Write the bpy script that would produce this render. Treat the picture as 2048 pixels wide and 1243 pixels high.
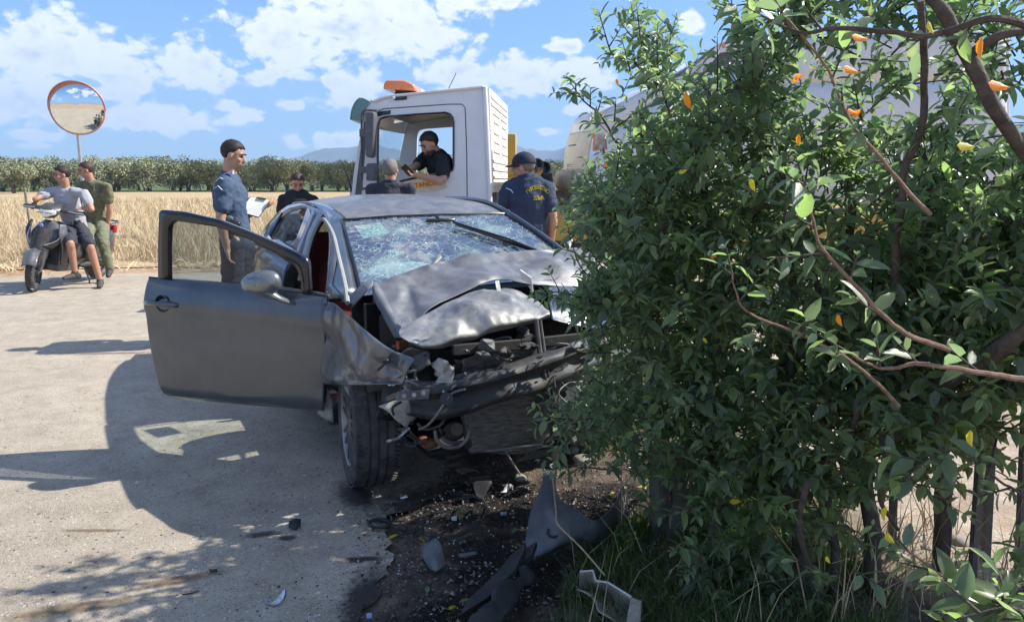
import bpy, bmesh, math, random
import numpy as np
from math import sin, cos, pi, radians, sqrt, atan2
from mathutils import Vector, Matrix, noise

# ---------------------------------------------------------------- camera, light
S = bpy.context.scene
for o in list(bpy.data.objects): bpy.data.objects.remove(o)
FPX = 1500.0; PITCH = radians(9.8); CAMH = 1.5
cam = bpy.data.objects.new('camera', bpy.data.cameras.new('camera'))
S.collection.objects.link(cam); S.camera = cam
cam.location = (0, 0, CAMH); cam.rotation_euler = (radians(90) - PITCH, 0, 0)
cam.data.sensor_fit = 'HORIZONTAL'; cam.data.sensor_width = 36
cam.data.lens = FPX / 2048 * 36; cam.data.clip_start = 0.05; cam.data.clip_end = 60000
S.view_settings.view_transform = 'Standard'; S.view_settings.look = 'None'
S.view_settings.exposure = 1.25; S.view_settings.gamma = 1
S.render.resolution_x = 1024; S.render.resolution_y = 621

SUNV = Vector((1.05, 0.2, 1.0)).normalized()          # towards the sun
SUN_EL = math.asin(SUNV.z); SUN_AZ = atan2(SUNV.x, SUNV.y)   # azimuth clockwise from +Y
sl = bpy.data.lights.new('sun', 'SUN'); sl.energy = 3.8; sl.angle = radians(0.55); sl.color = (1.0, 0.945, 0.86)
sun = bpy.data.objects.new('sun', sl); S.collection.objects.link(sun)
sun.rotation_euler = SUNV.to_track_quat('Z', 'Y').to_euler(); sun.location = (20, 5, 20)

def azel(px, py):
    a = (px - 1024) / FPX; b = -(py - 621.5) / FPX
    d = Vector((a, cos(PITCH) + b * sin(PITCH), -sin(PITCH) + b * cos(PITCH))).normalized()
    return math.degrees(atan2(d.x, d.y)), math.degrees(math.asin(d.z))

world = bpy.data.worlds.new("World"); S.world = world; world.use_nodes = True
def build_world():
    nt = world.node_tree; nt.nodes.clear(); N = nt.nodes; L = nt.links
    def nd(t, **k):
        n = N.new(t)
        for a, b in k.items(): setattr(n, a, b)
        return n
    def mth(op, a, b=None, c=None, clamp=False):
        n = nd('ShaderNodeMath', operation=op, use_clamp=clamp)
        for i, v in enumerate((a, b, c)):
            if v is None: continue
            if isinstance(v, (int, float)): n.inputs[i].default_value = v
            else: L.new(v, n.inputs[i])
        return n.outputs[0]
    out = nd('ShaderNodeOutputWorld'); bg = nd('ShaderNodeBackground')
    sky = nd('ShaderNodeTexSky', sky_type='NISHITA', sun_disc=False, sun_elevation=SUN_EL, sun_rotation=SUN_AZ)
    sky.altitude = 100; sky.air_density = 1.0; sky.dust_density = 0.6; sky.ozone_density = 3.0
    tc = nd('ShaderNodeTexCoord'); sp = nd('ShaderNodeSeparateXYZ'); L.new(tc.outputs['Generated'], sp.inputs[0])
    az = mth('MULTIPLY', mth('ARCTAN2', sp.outputs[0], sp.outputs[1]), 180 / pi)
    el = mth('MULTIPLY', mth('ARCSINE', sp.outputs[2]), 180 / pi)
    blobs = []   # az, el, half width, half height (degrees)
    for px, py, w, h in [(70, 110, 150, 75), (200, 120, 110, 75), (60, 200, 120, 45), (240, 160, 90, 60), (60, 215, 150, 40),
                         (390, 135, 95, 62), (300, 235, 140, 36), (480, 230, 42, 26), (520, 155, 42, 26), (700, 55, 240, 75), (840, 60, 130, 60),
                         (560, 90, 100, 70), (700, 170, 90, 60), (930, 150, 110, 45), (1060, 150, 140, 50), (1150, 150, 120, 45), (1130, 95, 50, 18),
                         (1020, 5, 70, 22), (1385, 45, 30, 24), (580, 210, 30, 16), (585, 285, 26, 20), (680, 280, 75, 26),
                         (1150, 220, 44, 16), (1100, 262, 48, 15), (60, 270, 55, 15), (70, 292, 30, 8), (1320, 150, 80, 26), (460, 215, 34, 22), (330, 323, 20, 6),
                         (740, 260, 30, 26), (800, 20, 200, 50)]:
        a, e = azel(px, py); blobs.append((a, e, w * .0382, h * .0382))
    # cloud field as a node group sampled twice (second time towards the sun, for the shading)
    g = bpy.data.node_groups.new('cloud_field', 'ShaderNodeTree')
    g.interface.new_socket('az', in_out='INPUT', socket_type='NodeSocketFloat')
    g.interface.new_socket('el', in_out='INPUT', socket_type='NodeSocketFloat')
    g.interface.new_socket('d', in_out='OUTPUT', socket_type='NodeSocketFloat')
    gN = g.nodes; gL = g.links; gi = gN.new('NodeGroupInput'); go = gN.new('NodeGroupOutput')
    def gm(op, a, b=None, c=None):
        n = gN.new('ShaderNodeMath'); n.operation = op
        for i, v in enumerate((a, b, c)):
            if v is None: continue
            if isinstance(v, (int, float)): n.inputs[i].default_value = v
            else: gL.new(v, n.inputs[i])
        return n.outputs[0]
    A = gi.outputs[0]; E_ = gi.outputs[1]
    acc = None
    for (a, e, w, h) in blobs:
        x = gm('MULTIPLY', gm('SUBTRACT', A, a), 1 / w); y = gm('MULTIPLY', gm('SUBTRACT', E_, e), 1 / h)
        r = gm('SQRT', gm('ADD', gm('MULTIPLY', x, x), gm('MULTIPLY', y, y)))
        v = gm('MULTIPLY', gm('SUBTRACT', 1.0, r), 1.0)
        v = gm('MAXIMUM', v, -1.0)
        acc = v if acc is None else gm('SMOOTH_MAX', acc, v, 0.25)
    cb = gN.new('ShaderNodeCombineXYZ'); gL.new(gm('MULTIPLY', A, .11), cb.inputs[0]); gL.new(gm('MULTIPLY', E_, .16), cb.inputs[1])
    # the sky outside the frame carries the same sort of scattered cumulus
    nb = gN.new('ShaderNodeTexNoise'); nb.inputs['Scale'].default_value = .55; nb.inputs['Detail'].default_value = 3; gL.new(cb.outputs[0], nb.inputs['Vector'])
    far = gm('MULTIPLY', gm('SUBTRACT', nb.outputs[0], .52), 5.0)
    far = gm('MINIMUM', far, .5)
    off = gm('MULTIPLY', gm('SUBTRACT', gm('ABSOLUTE', A), 36.0), .3)      # blobs placed by hand only cover the view
    off2 = gm('MULTIPLY', gm('SUBTRACT', E_, 15.0), .3)
    w_ = gm('MAXIMUM', off, off2); n_ = gN.new('ShaderNodeClamp'); gL.new(w_, n_.inputs[0])
    far = gm('SUBTRACT', far, gm('MULTIPLY', gm('SUBTRACT', 1.0, n_.outputs[0]), 2.0))
    acc = gm('MAXIMUM', acc, far)
    n1 = gN.new('ShaderNodeTexNoise'); n1.inputs['Scale'].default_value = 2.6; n1.inputs['Detail'].default_value = 7; n1.inputs['Roughness'].default_value = .58
    n1.inputs['Distortion'].default_value = .35
    gL.new(cb.outputs[0], n1.inputs['Vector'])
    n2 = gN.new('ShaderNodeTexVoronoi'); n2.feature = 'SMOOTH_F1'; n2.inputs['Scale'].default_value = 7; n2.inputs['Detail'].default_value = 4; n2.inputs['Smoothness'].default_value = .4
    dist = gN.new('ShaderNodeVectorMath'); dist.operation = 'MULTIPLY_ADD'
    gL.new(n1.outputs['Color'], dist.inputs[0]); dist.inputs[1].default_value = (.25, .25, 0); gL.new(cb.outputs[0], dist.inputs[2])
    gL.new(dist.outputs[0], n2.inputs['Vector'])
    puff = gm('MULTIPLY', gm('SUBTRACT', .45, n2.outputs[0]), 1.1)
    d = gm('ADD', gm('ADD', gm('MULTIPLY_ADD', acc, 1.7, .42), gm('MULTIPLY', gm('SUBTRACT', n1.outputs[0], .5), 2.6)), puff)
    gL.new(d, go.inputs[0])
    def field(a, e):
        q = nd('ShaderNodeGroup'); q.node_tree = g; L.new(a, q.inputs[0]); L.new(e, q.inputs[1]); return q.outputs[0]
    d0 = field(az, el)
    c2 = nd('ShaderNodeCombineXYZ'); L.new(mth('MULTIPLY', az, .11), c2.inputs[0]); L.new(mth('MULTIPLY', el, .16), c2.inputs[1])
    c3 = nd('ShaderNodeVectorMath', operation='ADD'); L.new(c2.outputs[0], c3.inputs[0]); c3.inputs[1].default_value = (.1, .17, 0)
    def ln(v):
        q = nd('ShaderNodeTexNoise'); q.inputs['Scale'].default_value = 2.6; q.inputs['Detail'].default_value = 5; q.inputs['Roughness'].default_value = .58; q.inputs['Distortion'].default_value = .35
        L.new(v, q.inputs['Vector']); return q.outputs[0]
    relief = mth('SUBTRACT', ln(c2.outputs[0]), ln(c3.outputs[0]))
    mask = nd('ShaderNodeMapRange', interpolation_type='SMOOTHSTEP'); L.new(d0, mask.inputs[0])
    mask.inputs[1].default_value = .0; mask.inputs[2].default_value = .7; mask.inputs[3].default_value = 0; mask.inputs[4].default_value = 1
    lit = nd('ShaderNodeMapRange'); L.new(relief, lit.inputs[0])
    lit.inputs[1].default_value = -.10; lit.inputs[2].default_value = .07
    thick = nd('ShaderNodeMapRange'); L.new(d0, thick.inputs[0]); thick.inputs[1].default_value = .6; thick.inputs[2].default_value = 2.2
    shade = mth('MULTIPLY', mth('SUBTRACT', 1.0, lit.outputs[0]), thick.outputs[0])
    shade = mth('ADD', mth('MULTIPLY', shade, 1.0), mth('MULTIPLY', thick.outputs[0], .12), clamp=True)
    cc = nd('ShaderNodeMix', data_type='RGBA'); L.new(shade, cc.inputs[0])
    cc.inputs[6].default_value = (4.0, 4.0, 4.1, 1); cc.inputs[7].default_value = (1.75, 1.98, 2.6, 1)
    # keep the clouds from going below the horizon, thin them a little in the low haze
    up = nd('ShaderNodeMapRange'); L.new(el, up.inputs[0]); up.inputs[1].default_value = 0; up.inputs[2].default_value = 4
    fm = mth('MULTIPLY', mask.outputs[0], mth('MULTIPLY', up.outputs[0], .97))
    mx = nd('ShaderNodeMix', data_type='RGBA'); L.new(fm, mx.inputs[0])
    hs = nd('ShaderNodeMix', data_type='RGBA', blend_type='MULTIPLY'); hs.inputs[0].default_value = 1; L.new(sky.outputs[0], hs.inputs[6]); hs.inputs[7].default_value = (.33, .45, .61, 1)
    L.new(hs.outputs[2], mx.inputs[6]); L.new(cc.outputs[2], mx.inputs[7])
    L.new(mx.outputs[2], bg.inputs[0]); bg.inputs[1].default_value = 0.15
    L.new(bg.outputs[0], out.inputs[0])
build_world()
world.cycles.sampling_method = 'MANUAL'; world.cycles.sample_map_resolution = 256

# ---------------------------------------------------------------- helpers
def ray(x, y):
    a = (x - 1024) / FPX; b = -(y - 621.5) / FPX
    return Vector((a, cos(PITCH) + b * sin(PITCH), -sin(PITCH) + b * cos(PITCH)))
def G(x, y, z=0.0):                       # point of the ray at height z
    r = ray(x, y); t = (z - CAMH) / r.z; return Vector((r.x * t, r.y * t, z))
def D(x, y, Y):                           # point of the ray at distance Y
    r = ray(x, y); t = Y / r.y; return Vector((r.x * t, Y, CAMH + r.z * t))
def PL(x, y, p0, n):                      # point of the ray on a plane
    r = ray(x, y); c = Vector((0, 0, CAMH)); t = (Vector(p0) - c).dot(n) / r.dot(n); return c + r * t

MATS = {}
def mat(name, col, rough=.5, metal=0., var=.12, vs=18., bump=0., bs=120., coat=0., dirt=None, damt=.3, ds=6., spec=.5, trans=0., ior=1.45, alpha=1., emit=None, sss=0., detail=4, coords='Object', aniso=None):
    if name in MATS: return MATS[name]
    m = bpy.data.materials.new(name); m.use_nodes = True; MATS[name] = m
    N = m.node_tree.nodes; L = m.node_tree.links; b = N['Principled BSDF']
    tc = N.new('ShaderNodeTexCoord'); vec = tc.outputs[coords]
    if aniso:
        mp = N.new('ShaderNodeMapping'); mp.inputs['Scale'].default_value = aniso; L.new(vec, mp.inputs[0]); vec = mp.outputs[0]
    n = N.new('ShaderNodeTexNoise'); n.inputs['Scale'].default_value = vs; n.inputs['Detail'].default_value = detail; n.inputs['Roughness'].default_value = .62; L.new(vec, n.inputs['Vector'])
    r = N.new('ShaderNodeMapRange'); L.new(n.outputs[0], r.inputs[0]); r.inputs[1].default_value = .3; r.inputs[2].default_value = .7
    r.inputs[3].default_value = 1 - var; r.inputs[4].default_value = 1 + var
    h = N.new('ShaderNodeHueSaturation'); h.inputs['Color'].default_value = (*col, 1); L.new(r.outputs[0], h.inputs['Value'])
    cout = h.outputs[0]
    if dirt:
        n2 = N.new('ShaderNodeTexNoise'); n2.inputs['Scale'].default_value = ds; n2.inputs['Detail'].default_value = 8; n2.inputs['Roughness'].default_value = .7; L.new(vec, n2.inputs['Vector'])
        r2 = N.new('ShaderNodeMapRange'); L.new(n2.outputs[0], r2.inputs[0]); r2.inputs[1].default_value = .38; r2.inputs[2].default_value = .68; r2.inputs[4].default_value = damt
        mx = N.new('ShaderNodeMix'); mx.data_type = 'RGBA'; L.new(r2.outputs[0], mx.inputs[0]); L.new(cout, mx.inputs[6]); mx.inputs[7].default_value = (*dirt, 1)
        cout = mx.outputs[2]
        rr = N.new('ShaderNodeMapRange'); L.new(r2.outputs[0], rr.inputs[0]); rr.inputs[3].default_value = rough; rr.inputs[4].default_value = min(1, rough + .45); L.new(rr.outputs[0], b.inputs['Roughness'])
    else:
        rr = N.new('ShaderNodeMapRange'); L.new(n.outputs[0], rr.inputs[0]); rr.inputs[3].default_value = max(0, rough - .06); rr.inputs[4].default_value = min(1, rough + .06); L.new(rr.outputs[0], b.inputs['Roughness'])
    L.new(cout, b.inputs['Base Color'])
    b.inputs['Metallic'].default_value = metal; b.inputs['Specular IOR Level'].default_value = spec; b.inputs['IOR'].default_value = ior
    b.inputs['Coat Weight'].default_value = coat; b.inputs['Coat Roughness'].default_value = .08
    b.inputs['Transmission Weight'].default_value = trans; b.inputs['Alpha'].default_value = alpha
    if sss: b.inputs['Subsurface Weight'].default_value = sss; b.inputs['Subsurface Radius'].default_value = (.02, .008, .004); b.inputs['Subsurface Scale'].default_value = .3
    if emit: b.inputs['Emission Color'].default_value = (*emit[0], 1); b.inputs['Emission Strength'].default_value = emit[1]
    if bump:
        n3 = N.new('ShaderNodeTexNoise'); n3.inputs['Scale'].default_value = bs; n3.inputs['Detail'].default_value = 5; L.new(vec, n3.inputs['Vector'])
        bp = N.new('ShaderNodeBump'); bp.inputs['Strength'].default_value = 1; bp.inputs['Distance'].default_value = bump; L.new(n3.outputs[0], bp.inputs['Height']); L.new(bp.outputs[0], b.inputs['Normal'])
    return m
def glass(name, tint, fac=.75, rough=.03, dirt=(.45, .43, .4), damt=.15, ds=9):
    # thin sheet: mostly see-through, tinted, glossy by Fresnel, with a film of dust
    if name in MATS: return MATS[name]
    m = bpy.data.materials.new(name); m.use_nodes = True; MATS[name] = m
    N = m.node_tree.nodes; L = m.node_tree.links; N.clear(); out = N.new('ShaderNodeOutputMaterial')
    t = N.new('ShaderNodeBsdfTransparent'); t.inputs[0].default_value = (*tint, 1)
    g = N.new('ShaderNodeBsdfGlossy'); g.inputs['Roughness'].default_value = rough
    fr = N.new('ShaderNodeFresnel'); fr.inputs[0].default_value = 1.5
    k = N.new('ShaderNodeMath'); k.operation = 'MULTIPLY_ADD'; L.new(fr.outputs[0], k.inputs[0]); k.inputs[1].default_value = .45; k.inputs[2].default_value = 1 - fac - .25 if fac < .75 else 0
    mx = N.new('ShaderNodeMixShader'); L.new(k.outputs[0], mx.inputs[0]); L.new(t.outputs[0], mx.inputs[1]); L.new(g.outputs[0], mx.inputs[2])
    d = N.new('ShaderNodeBsdfDiffuse'); d.inputs[0].default_value = (*dirt, 1)
    tc = N.new('ShaderNodeTexCoord'); n = N.new('ShaderNodeTexNoise'); n.inputs['Scale'].default_value = ds; n.inputs['Detail'].default_value = 8; L.new(tc.outputs['Object'], n.inputs['Vector'])
    r = N.new('ShaderNodeMapRange'); L.new(n.outputs[0], r.inputs[0]); r.inputs[1].default_value = .3; r.inputs[2].default_value = .75; r.inputs[4].default_value = damt * 2
    m2 = N.new('ShaderNodeMixShader'); L.new(r.outputs[0], m2.inputs[0]); L.new(mx.outputs[0], m2.inputs[1]); L.new(d.outputs[0], m2.inputs[2])
    L.new(m2.outputs[0], out.inputs[0]); return m

def link(o, parent=None):
    S.collection.objects.link(o)
    if parent: o.parent = parent
    return o
def obj(name, verts, faces, m=None, parent=None, smooth=True, auto=None, solid=0., bevel=0., label=None, kind=None, mats=None, fm=None):
    me = bpy.data.meshes.new(name); me.from_pydata([tuple(v) for v in verts], [], [tuple(f) for f in faces]); me.update()
    if m: me.materials.append(m)
    for q in (mats or []): me.materials.append(q)
    if fm is not None: me.polygons.foreach_set('material_index', fm)
    if smooth: me.polygons.foreach_set('use_smooth', [True] * len(me.polygons))
    o = bpy.data.objects.new(name, me); link(o, parent)
    if solid:
        md = o.modifiers.new('solid', 'SOLIDIFY'); md.thickness = abs(solid); md.offset = -1 if solid > 0 else 1
    if bevel:
        md = o.modifiers.new('bevel', 'BEVEL'); md.width = bevel; md.segments = 2; md.limit_method = 'ANGLE'; md.angle_limit = radians(35)
    if auto or bevel:
        try:
            me.set_sharp_from_angle(angle=radians(auto or 40))
        except Exception: pass
    if label: o['label'] = label
    if kind: o['kind'] = kind
    return o
def objbm(name, bm, m=None, parent=None, **k):
    bm.normal_update(); vs = [v.co.copy() for v in bm.verts]
    bm.verts.index_update(); fs = [[v.index for v in f.verts] for f in bm.faces]; bm.free()
    return obj(name, vs, fs, m, parent, **k)
def empty(name, loc, rz, label, cat, group=None):
    o = bpy.data.objects.new(name, None); link(o); o.location = loc; o.rotation_euler = (0, 0, rz); o.empty_display_size = .2
    return tag(o, label, cat, group)
def tag(o, label, cat, group=None, kind=None):
    if label: o['label'] = label
    if cat: o['category'] = cat
    if group: o['group'] = group
    if kind: o['kind'] = kind
    return o
class MB:                                   # collects primitives into one mesh
    def __init__(s): s.v = []; s.f = []
    def add(s, vs, fs):
        b = len(s.v); s.v += [Vector(v) for v in vs]; s.f += [[i + b for i in f] for f in fs]; return s
    def box(s, c, d, R=None, taper=1.0):
        c = Vector(c); hx, hy, hz = d[0] / 2, d[1] / 2, d[2] / 2; vs = []
        for z in (-hz, hz):
            t = taper if z > 0 else 1
            for x, y in ((-hx, -hy), (hx, -hy), (hx, hy), (-hx, hy)):
                p = Vector((x * t, y * t, z)); p = R @ p if R else p; vs.append(c + p)
        return s.add(vs, [(0, 3, 2, 1), (4, 5, 6, 7), (0, 1, 5, 4), (1, 2, 6, 5), (2, 3, 7, 6), (3, 0, 4, 7)])
    def bar(s, a, b, w, h=None, up=(0, 0, 1)):
        a = Vector(a); b = Vector(b); h = h or w; d = (b - a); Ln = d.length
        if Ln < 1e-6: return s
        z = d.normalized(); u = Vector(up)
        if abs(z.dot(u)) > .98: u = Vector((1, 0, 0))
        x = u.cross(z).normalized(); y = z.cross(x); M = Matrix((x, y, z)).transposed()
        return s.box((a + b) / 2, (w, h, Ln), M)
    def tube(s, pts, r, n=8, cap=True, flat=None):
        pts = [Vector(p) for p in pts]; m = len(pts)
        rr = r if hasattr(r, '__len__') else [r] * m; vs = []; fs = []; px = None
        for i, p in enumerate(pts):
            t = (pts[min(i + 1, m - 1)] - pts[max(i - 1, 0)])
            t = t.normalized() if t.length > 1e-9 else Vector((0, 0, 1))
            if px is None:
                u = Vector((0, 0, 1)) if abs(t.z) < .9 else Vector((1, 0, 0)); x = u.cross(t).normalized()
            else:
                x = px - t * px.dot(t); x = x.normalized() if x.length > 1e-6 else px
            px = x; y = t.cross(x)
            for k in range(n):
                a = 2 * pi * k / n; vs.append(p + x * cos(a) * rr[i] + y * sin(a) * rr[i] * (flat or 1))
        for i in range(m - 1):
            for k in range(n):
                k2 = (k + 1) % n; fs.append((i * n + k, i * n + k2, (i + 1) * n + k2, (i + 1) * n + k))
        if cap: fs.append(tuple(range(n))[::-1]); fs.append(tuple((m - 1) * n + k for k in range(n)))
        return s.add(vs, fs)
    def cyl(s, a, b, r, n=20, r2=None): return s.tube([a, b], [r, r if r2 is None else r2], n)
    def lathe(s, prof, c, axis, n=40, close=False):      # prof: (radius, along axis)
        c = Vector(c); z = Vector(axis).normalized(); u = Vector((0, 0, 1)) if abs(z.z) < .9 else Vector((1, 0, 0))
        x = u.cross(z).normalized(); y = z.cross(x); vs = []; fs = []; m = len(prof)
        for r, h in prof:
            for k in range(n):
                a = 2 * pi * k / n; vs.append(c + z * h + (x * cos(a) + y * sin(a)) * r)
        for i in range(m if close else m - 1):
            j = (i + 1) % m
            for k in range(n):
                k2 = (k + 1) % n; fs.append((i * n + k, i * n + k2, j * n + k2, j * n + k))
        return s.add(vs, fs)
    def ball(s, c, r, n=14, R=None):
        c = Vector(c); r = r if hasattr(r, '__len__') else (r, r, r); vs = []; fs = []; m = n // 2
        for i in range(m + 1):
            th = pi * i / m
            for k in range(n):
                a = 2 * pi * k / n; p = Vector((sin(th) * cos(a) * r[0], sin(th) * sin(a) * r[1], cos(th) * r[2]))
                vs.append(c + (R @ p if R else p))
        for i in range(m):
            for k in range(n): k2 = (k + 1) % n; fs.append((i * n + k, (i + 1) * n + k, (i + 1) * n + k2, i * n + k2))
        return s.add(vs, fs)
    def prism(s, poly, ext):                              # polygon of 3D points extruded by a vector
        n = len(poly); poly = [Vector(p) for p in poly]; e = Vector(ext)
        return s.add(poly + [p + e for p in poly], [tuple(range(n)), tuple(range(2 * n - 1, n - 1, -1))] + [(i, i + n, (i + 1) % n + n, (i + 1) % n) for i in range(n)])
    def build(s, name, m=None, parent=None, merge=False, **k):
        if merge or True:
            bm = bmesh.new(); vv = [bm.verts.new(v) for v in s.v]
            for f in s.f:
                try: bm.faces.new([vv[i] for i in f])
                except Exception: pass
            bmesh.ops.remove_doubles(bm, verts=bm.verts, dist=1e-5)
            bmesh.ops.recalc_face_normals(bm, faces=bm.faces)
            k.setdefault('auto', 38); return objbm(name, bm, m, parent, **k)
def resample(pts, n):
    pts = [Vector(p) for p in pts]; L_ = [0]
    for a, b in zip(pts, pts[1:]): L_.append(L_[-1] + (b - a).length)
    out = []; j = 0
    for i in range(n):
        t = L_[-1] * i / (n - 1)
        while j < len(L_) - 2 and L_[j + 1] < t: j += 1
        k = (t - L_[j]) / max(L_[j + 1] - L_[j], 1e-9); out.append(pts[j].lerp(pts[j + 1], min(max(k, 0), 1)))
    return out
def catmull(pts, n, closed=False):
    P = [Vector(p) for p in pts]; m = len(P); out = []; segs = m if closed else m - 1
    for s_ in range(segs):
        g = lambda i: P[i % m] if closed else P[min(max(i, 0), m - 1)]
        a, b, c, d = g(s_ - 1), g(s_), g(s_ + 1), g(s_ + 2)
        for k in range(n):
            t = k / n; out.append(.5 * ((2 * b) + (c - a) * t + (2 * a - 5 * b + 4 * c - d) * t * t + (3 * b - a - 3 * c + d) * t ** 3))
    if not closed: out.append(P[-1])
    return out
def gridfaces(nu, nv): return [(j * nu + i, j * nu + i + 1, (j + 1) * nu + i + 1, (j + 1) * nu + i) for j in range(nv - 1) for i in range(nu - 1)]
def patch(rows, nu, nv, disp=None, smooth=True):          # rows of control points -> dense smooth grid (verts, faces)
    R_ = []
    for r in rows:
        c = catmull(r, nu) if smooth else [v for v in resample(r, len(r) * nu)]
        R_.append(c)
    m = len(R_[0]); cols = [catmull([R_[j][i] for j in range(len(R_))], nv) for i in range(m)]
    k = len(cols[0]); vs = [cols[i][j] for j in range(k) for i in range(m)]
    if disp:
        vs = [disp(v, i % m / (m - 1), i // m / (k - 1)) for i, v in enumerate(vs)]
    return vs, gridfaces(m, k)
def ruled(a, b, n, rows=2, f=None):                       # strip between two polylines
    a = resample(a, n); b = resample(b, n); vs = []
    for j in range(rows):
        t = j / (rows - 1)
        for i in range(n):
            p = a[i].lerp(b[i], t); vs.append(f(p) if f else p)
    return vs, gridfaces(n, rows)
def text(name, s, m, loc, R, size, parent=None, extrude=.001, align='CENTER'):
    cu = bpy.data.curves.new(name, 'FONT'); cu.body = s; cu.size = size; cu.extrude = extrude; cu.align_x = align; cu.align_y = 'CENTER'
    t = bpy.data.objects.new(name, cu); S.collection.objects.link(t); dg = bpy.context.evaluated_depsgraph_get()
    me = bpy.data.meshes.new_from_object(t.evaluated_get(dg)); bpy.data.objects.remove(t)
    me.materials.clear(); me.materials.append(m); o = bpy.data.objects.new(name, me); link(o, parent)
    M = Matrix.Translation(loc) @ R.to_4x4(); me.transform(M); return o
def fbm(p, s=1., o=4): return noise.fractal(Vector(p) * s, .9, 2.0, o)
rnd = random.Random(7)
# ---------------------------------------------------------------- setting
def terrain_mat(name, cols, vs, bump=.01, bs=60, speck=None, rough=.95, big=None):
    m = bpy.data.materials.new(name); m.use_nodes = True
    N = m.node_tree.nodes; L = m.node_tree.links; b = N['Principled BSDF']; b.inputs['Roughness'].default_value = rough
    b.inputs['Specular IOR Level'].default_value = .25
    tc = N.new('ShaderNodeTexCoord'); v = tc.outputs['Object']
    n = N.new('ShaderNodeTexNoise'); n.inputs['Scale'].default_value = vs; n.inputs['Detail'].default_value = 9; n.inputs['Roughness'].default_value = .68; L.new(v, n.inputs['Vector'])
    cr = N.new('ShaderNodeValToRGB'); L.new(n.outputs[0], cr.inputs[0])
    el = cr.color_ramp.elements; el[0].position = .32; el[0].color = (*cols[0], 1); el[1].position = .68; el[1].color = (*cols[-1], 1)
    for i, c in enumerate(cols[1:-1]):
        e = el.new(.32 + .36 * (i + 1) / (len(cols) - 1)); e.color = (*c, 1)
    c = cr.outputs[0]; hgt = n.outputs[0]
    if big:
        nb = N.new('ShaderNodeTexNoise'); nb.inputs['Scale'].default_value = big[0]; nb.inputs['Detail'].default_value = 5; L.new(v, nb.inputs['Vector'])
        mr = N.new('ShaderNodeMapRange'); L.new(nb.outputs[0], mr.inputs[0]); mr.inputs[1].default_value = .35; mr.inputs[2].default_value = .65; mr.inputs[3].default_value = 1 - big[1]; mr.inputs[4].default_value = 1 + big[1]
        h = N.new('ShaderNodeHueSaturation'); L.new(c, h.inputs['Color']); L.new(mr.outputs[0], h.inputs['Value']); c = h.outputs[0]
    if speck:
        for (sc, lo, hi, col, amt) in speck:
            vo = N.new('ShaderNodeTexVoronoi'); vo.inputs['Scale'].default_value = sc; vo.inputs['Randomness'].default_value = 1; L.new(v, vo.inputs['Vector'])
            sx = N.new('ShaderNodeSeparateColor'); L.new(vo.outputs['Color'], sx.inputs[0])
            a = N.new('ShaderNodeMapRange'); L.new(vo.outputs['Distance'], a.inputs[0]); a.inputs[1].default_value = lo; a.inputs[2].default_value = lo + .1; a.inputs[3].default_value = 1; a.inputs[4].default_value = 0
            g = N.new('ShaderNodeMath'); g.operation = 'GREATER_THAN'; L.new(sx.outputs[0], g.inputs[0]); g.inputs[1].default_value = hi
            k = N.new('ShaderNodeMath'); k.operation = 'MULTIPLY'; L.new(a.outputs[0], k.inputs[0]); L.new(g.outputs[0], k.inputs[1])
            k2 = N.new('ShaderNodeMath'); k2.operation = 'MULTIPLY'; L.new(k.outputs[0], k2.inputs[0]); k2.inputs[1].default_value = amt
            mx = N.new('ShaderNodeMix'); mx.data_type = 'RGBA'; L.new(k2.outputs[0], mx.inputs[0]); L.new(c, mx.inputs[6]); mx.inputs[7].default_value = (*col, 1); c = mx.outputs[2]
    L.new(c, b.inputs['Base Color'])
    n3 = N.new('ShaderNodeTexNoise'); n3.inputs['Scale'].default_value = bs; n3.inputs['Detail'].default_value = 6; n3.inputs['Roughness'].default_value = .7; L.new(v, n3.inputs['Vector'])
    bp = N.new('ShaderNodeBump'); bp.inputs['Strength'].default_value = 1; bp.inputs['Distance'].default_value = bump; L.new(n3.outputs[0], bp.inputs['Height']); L.new(bp.outputs[0], b.inputs['Normal'])
    return m
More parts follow.
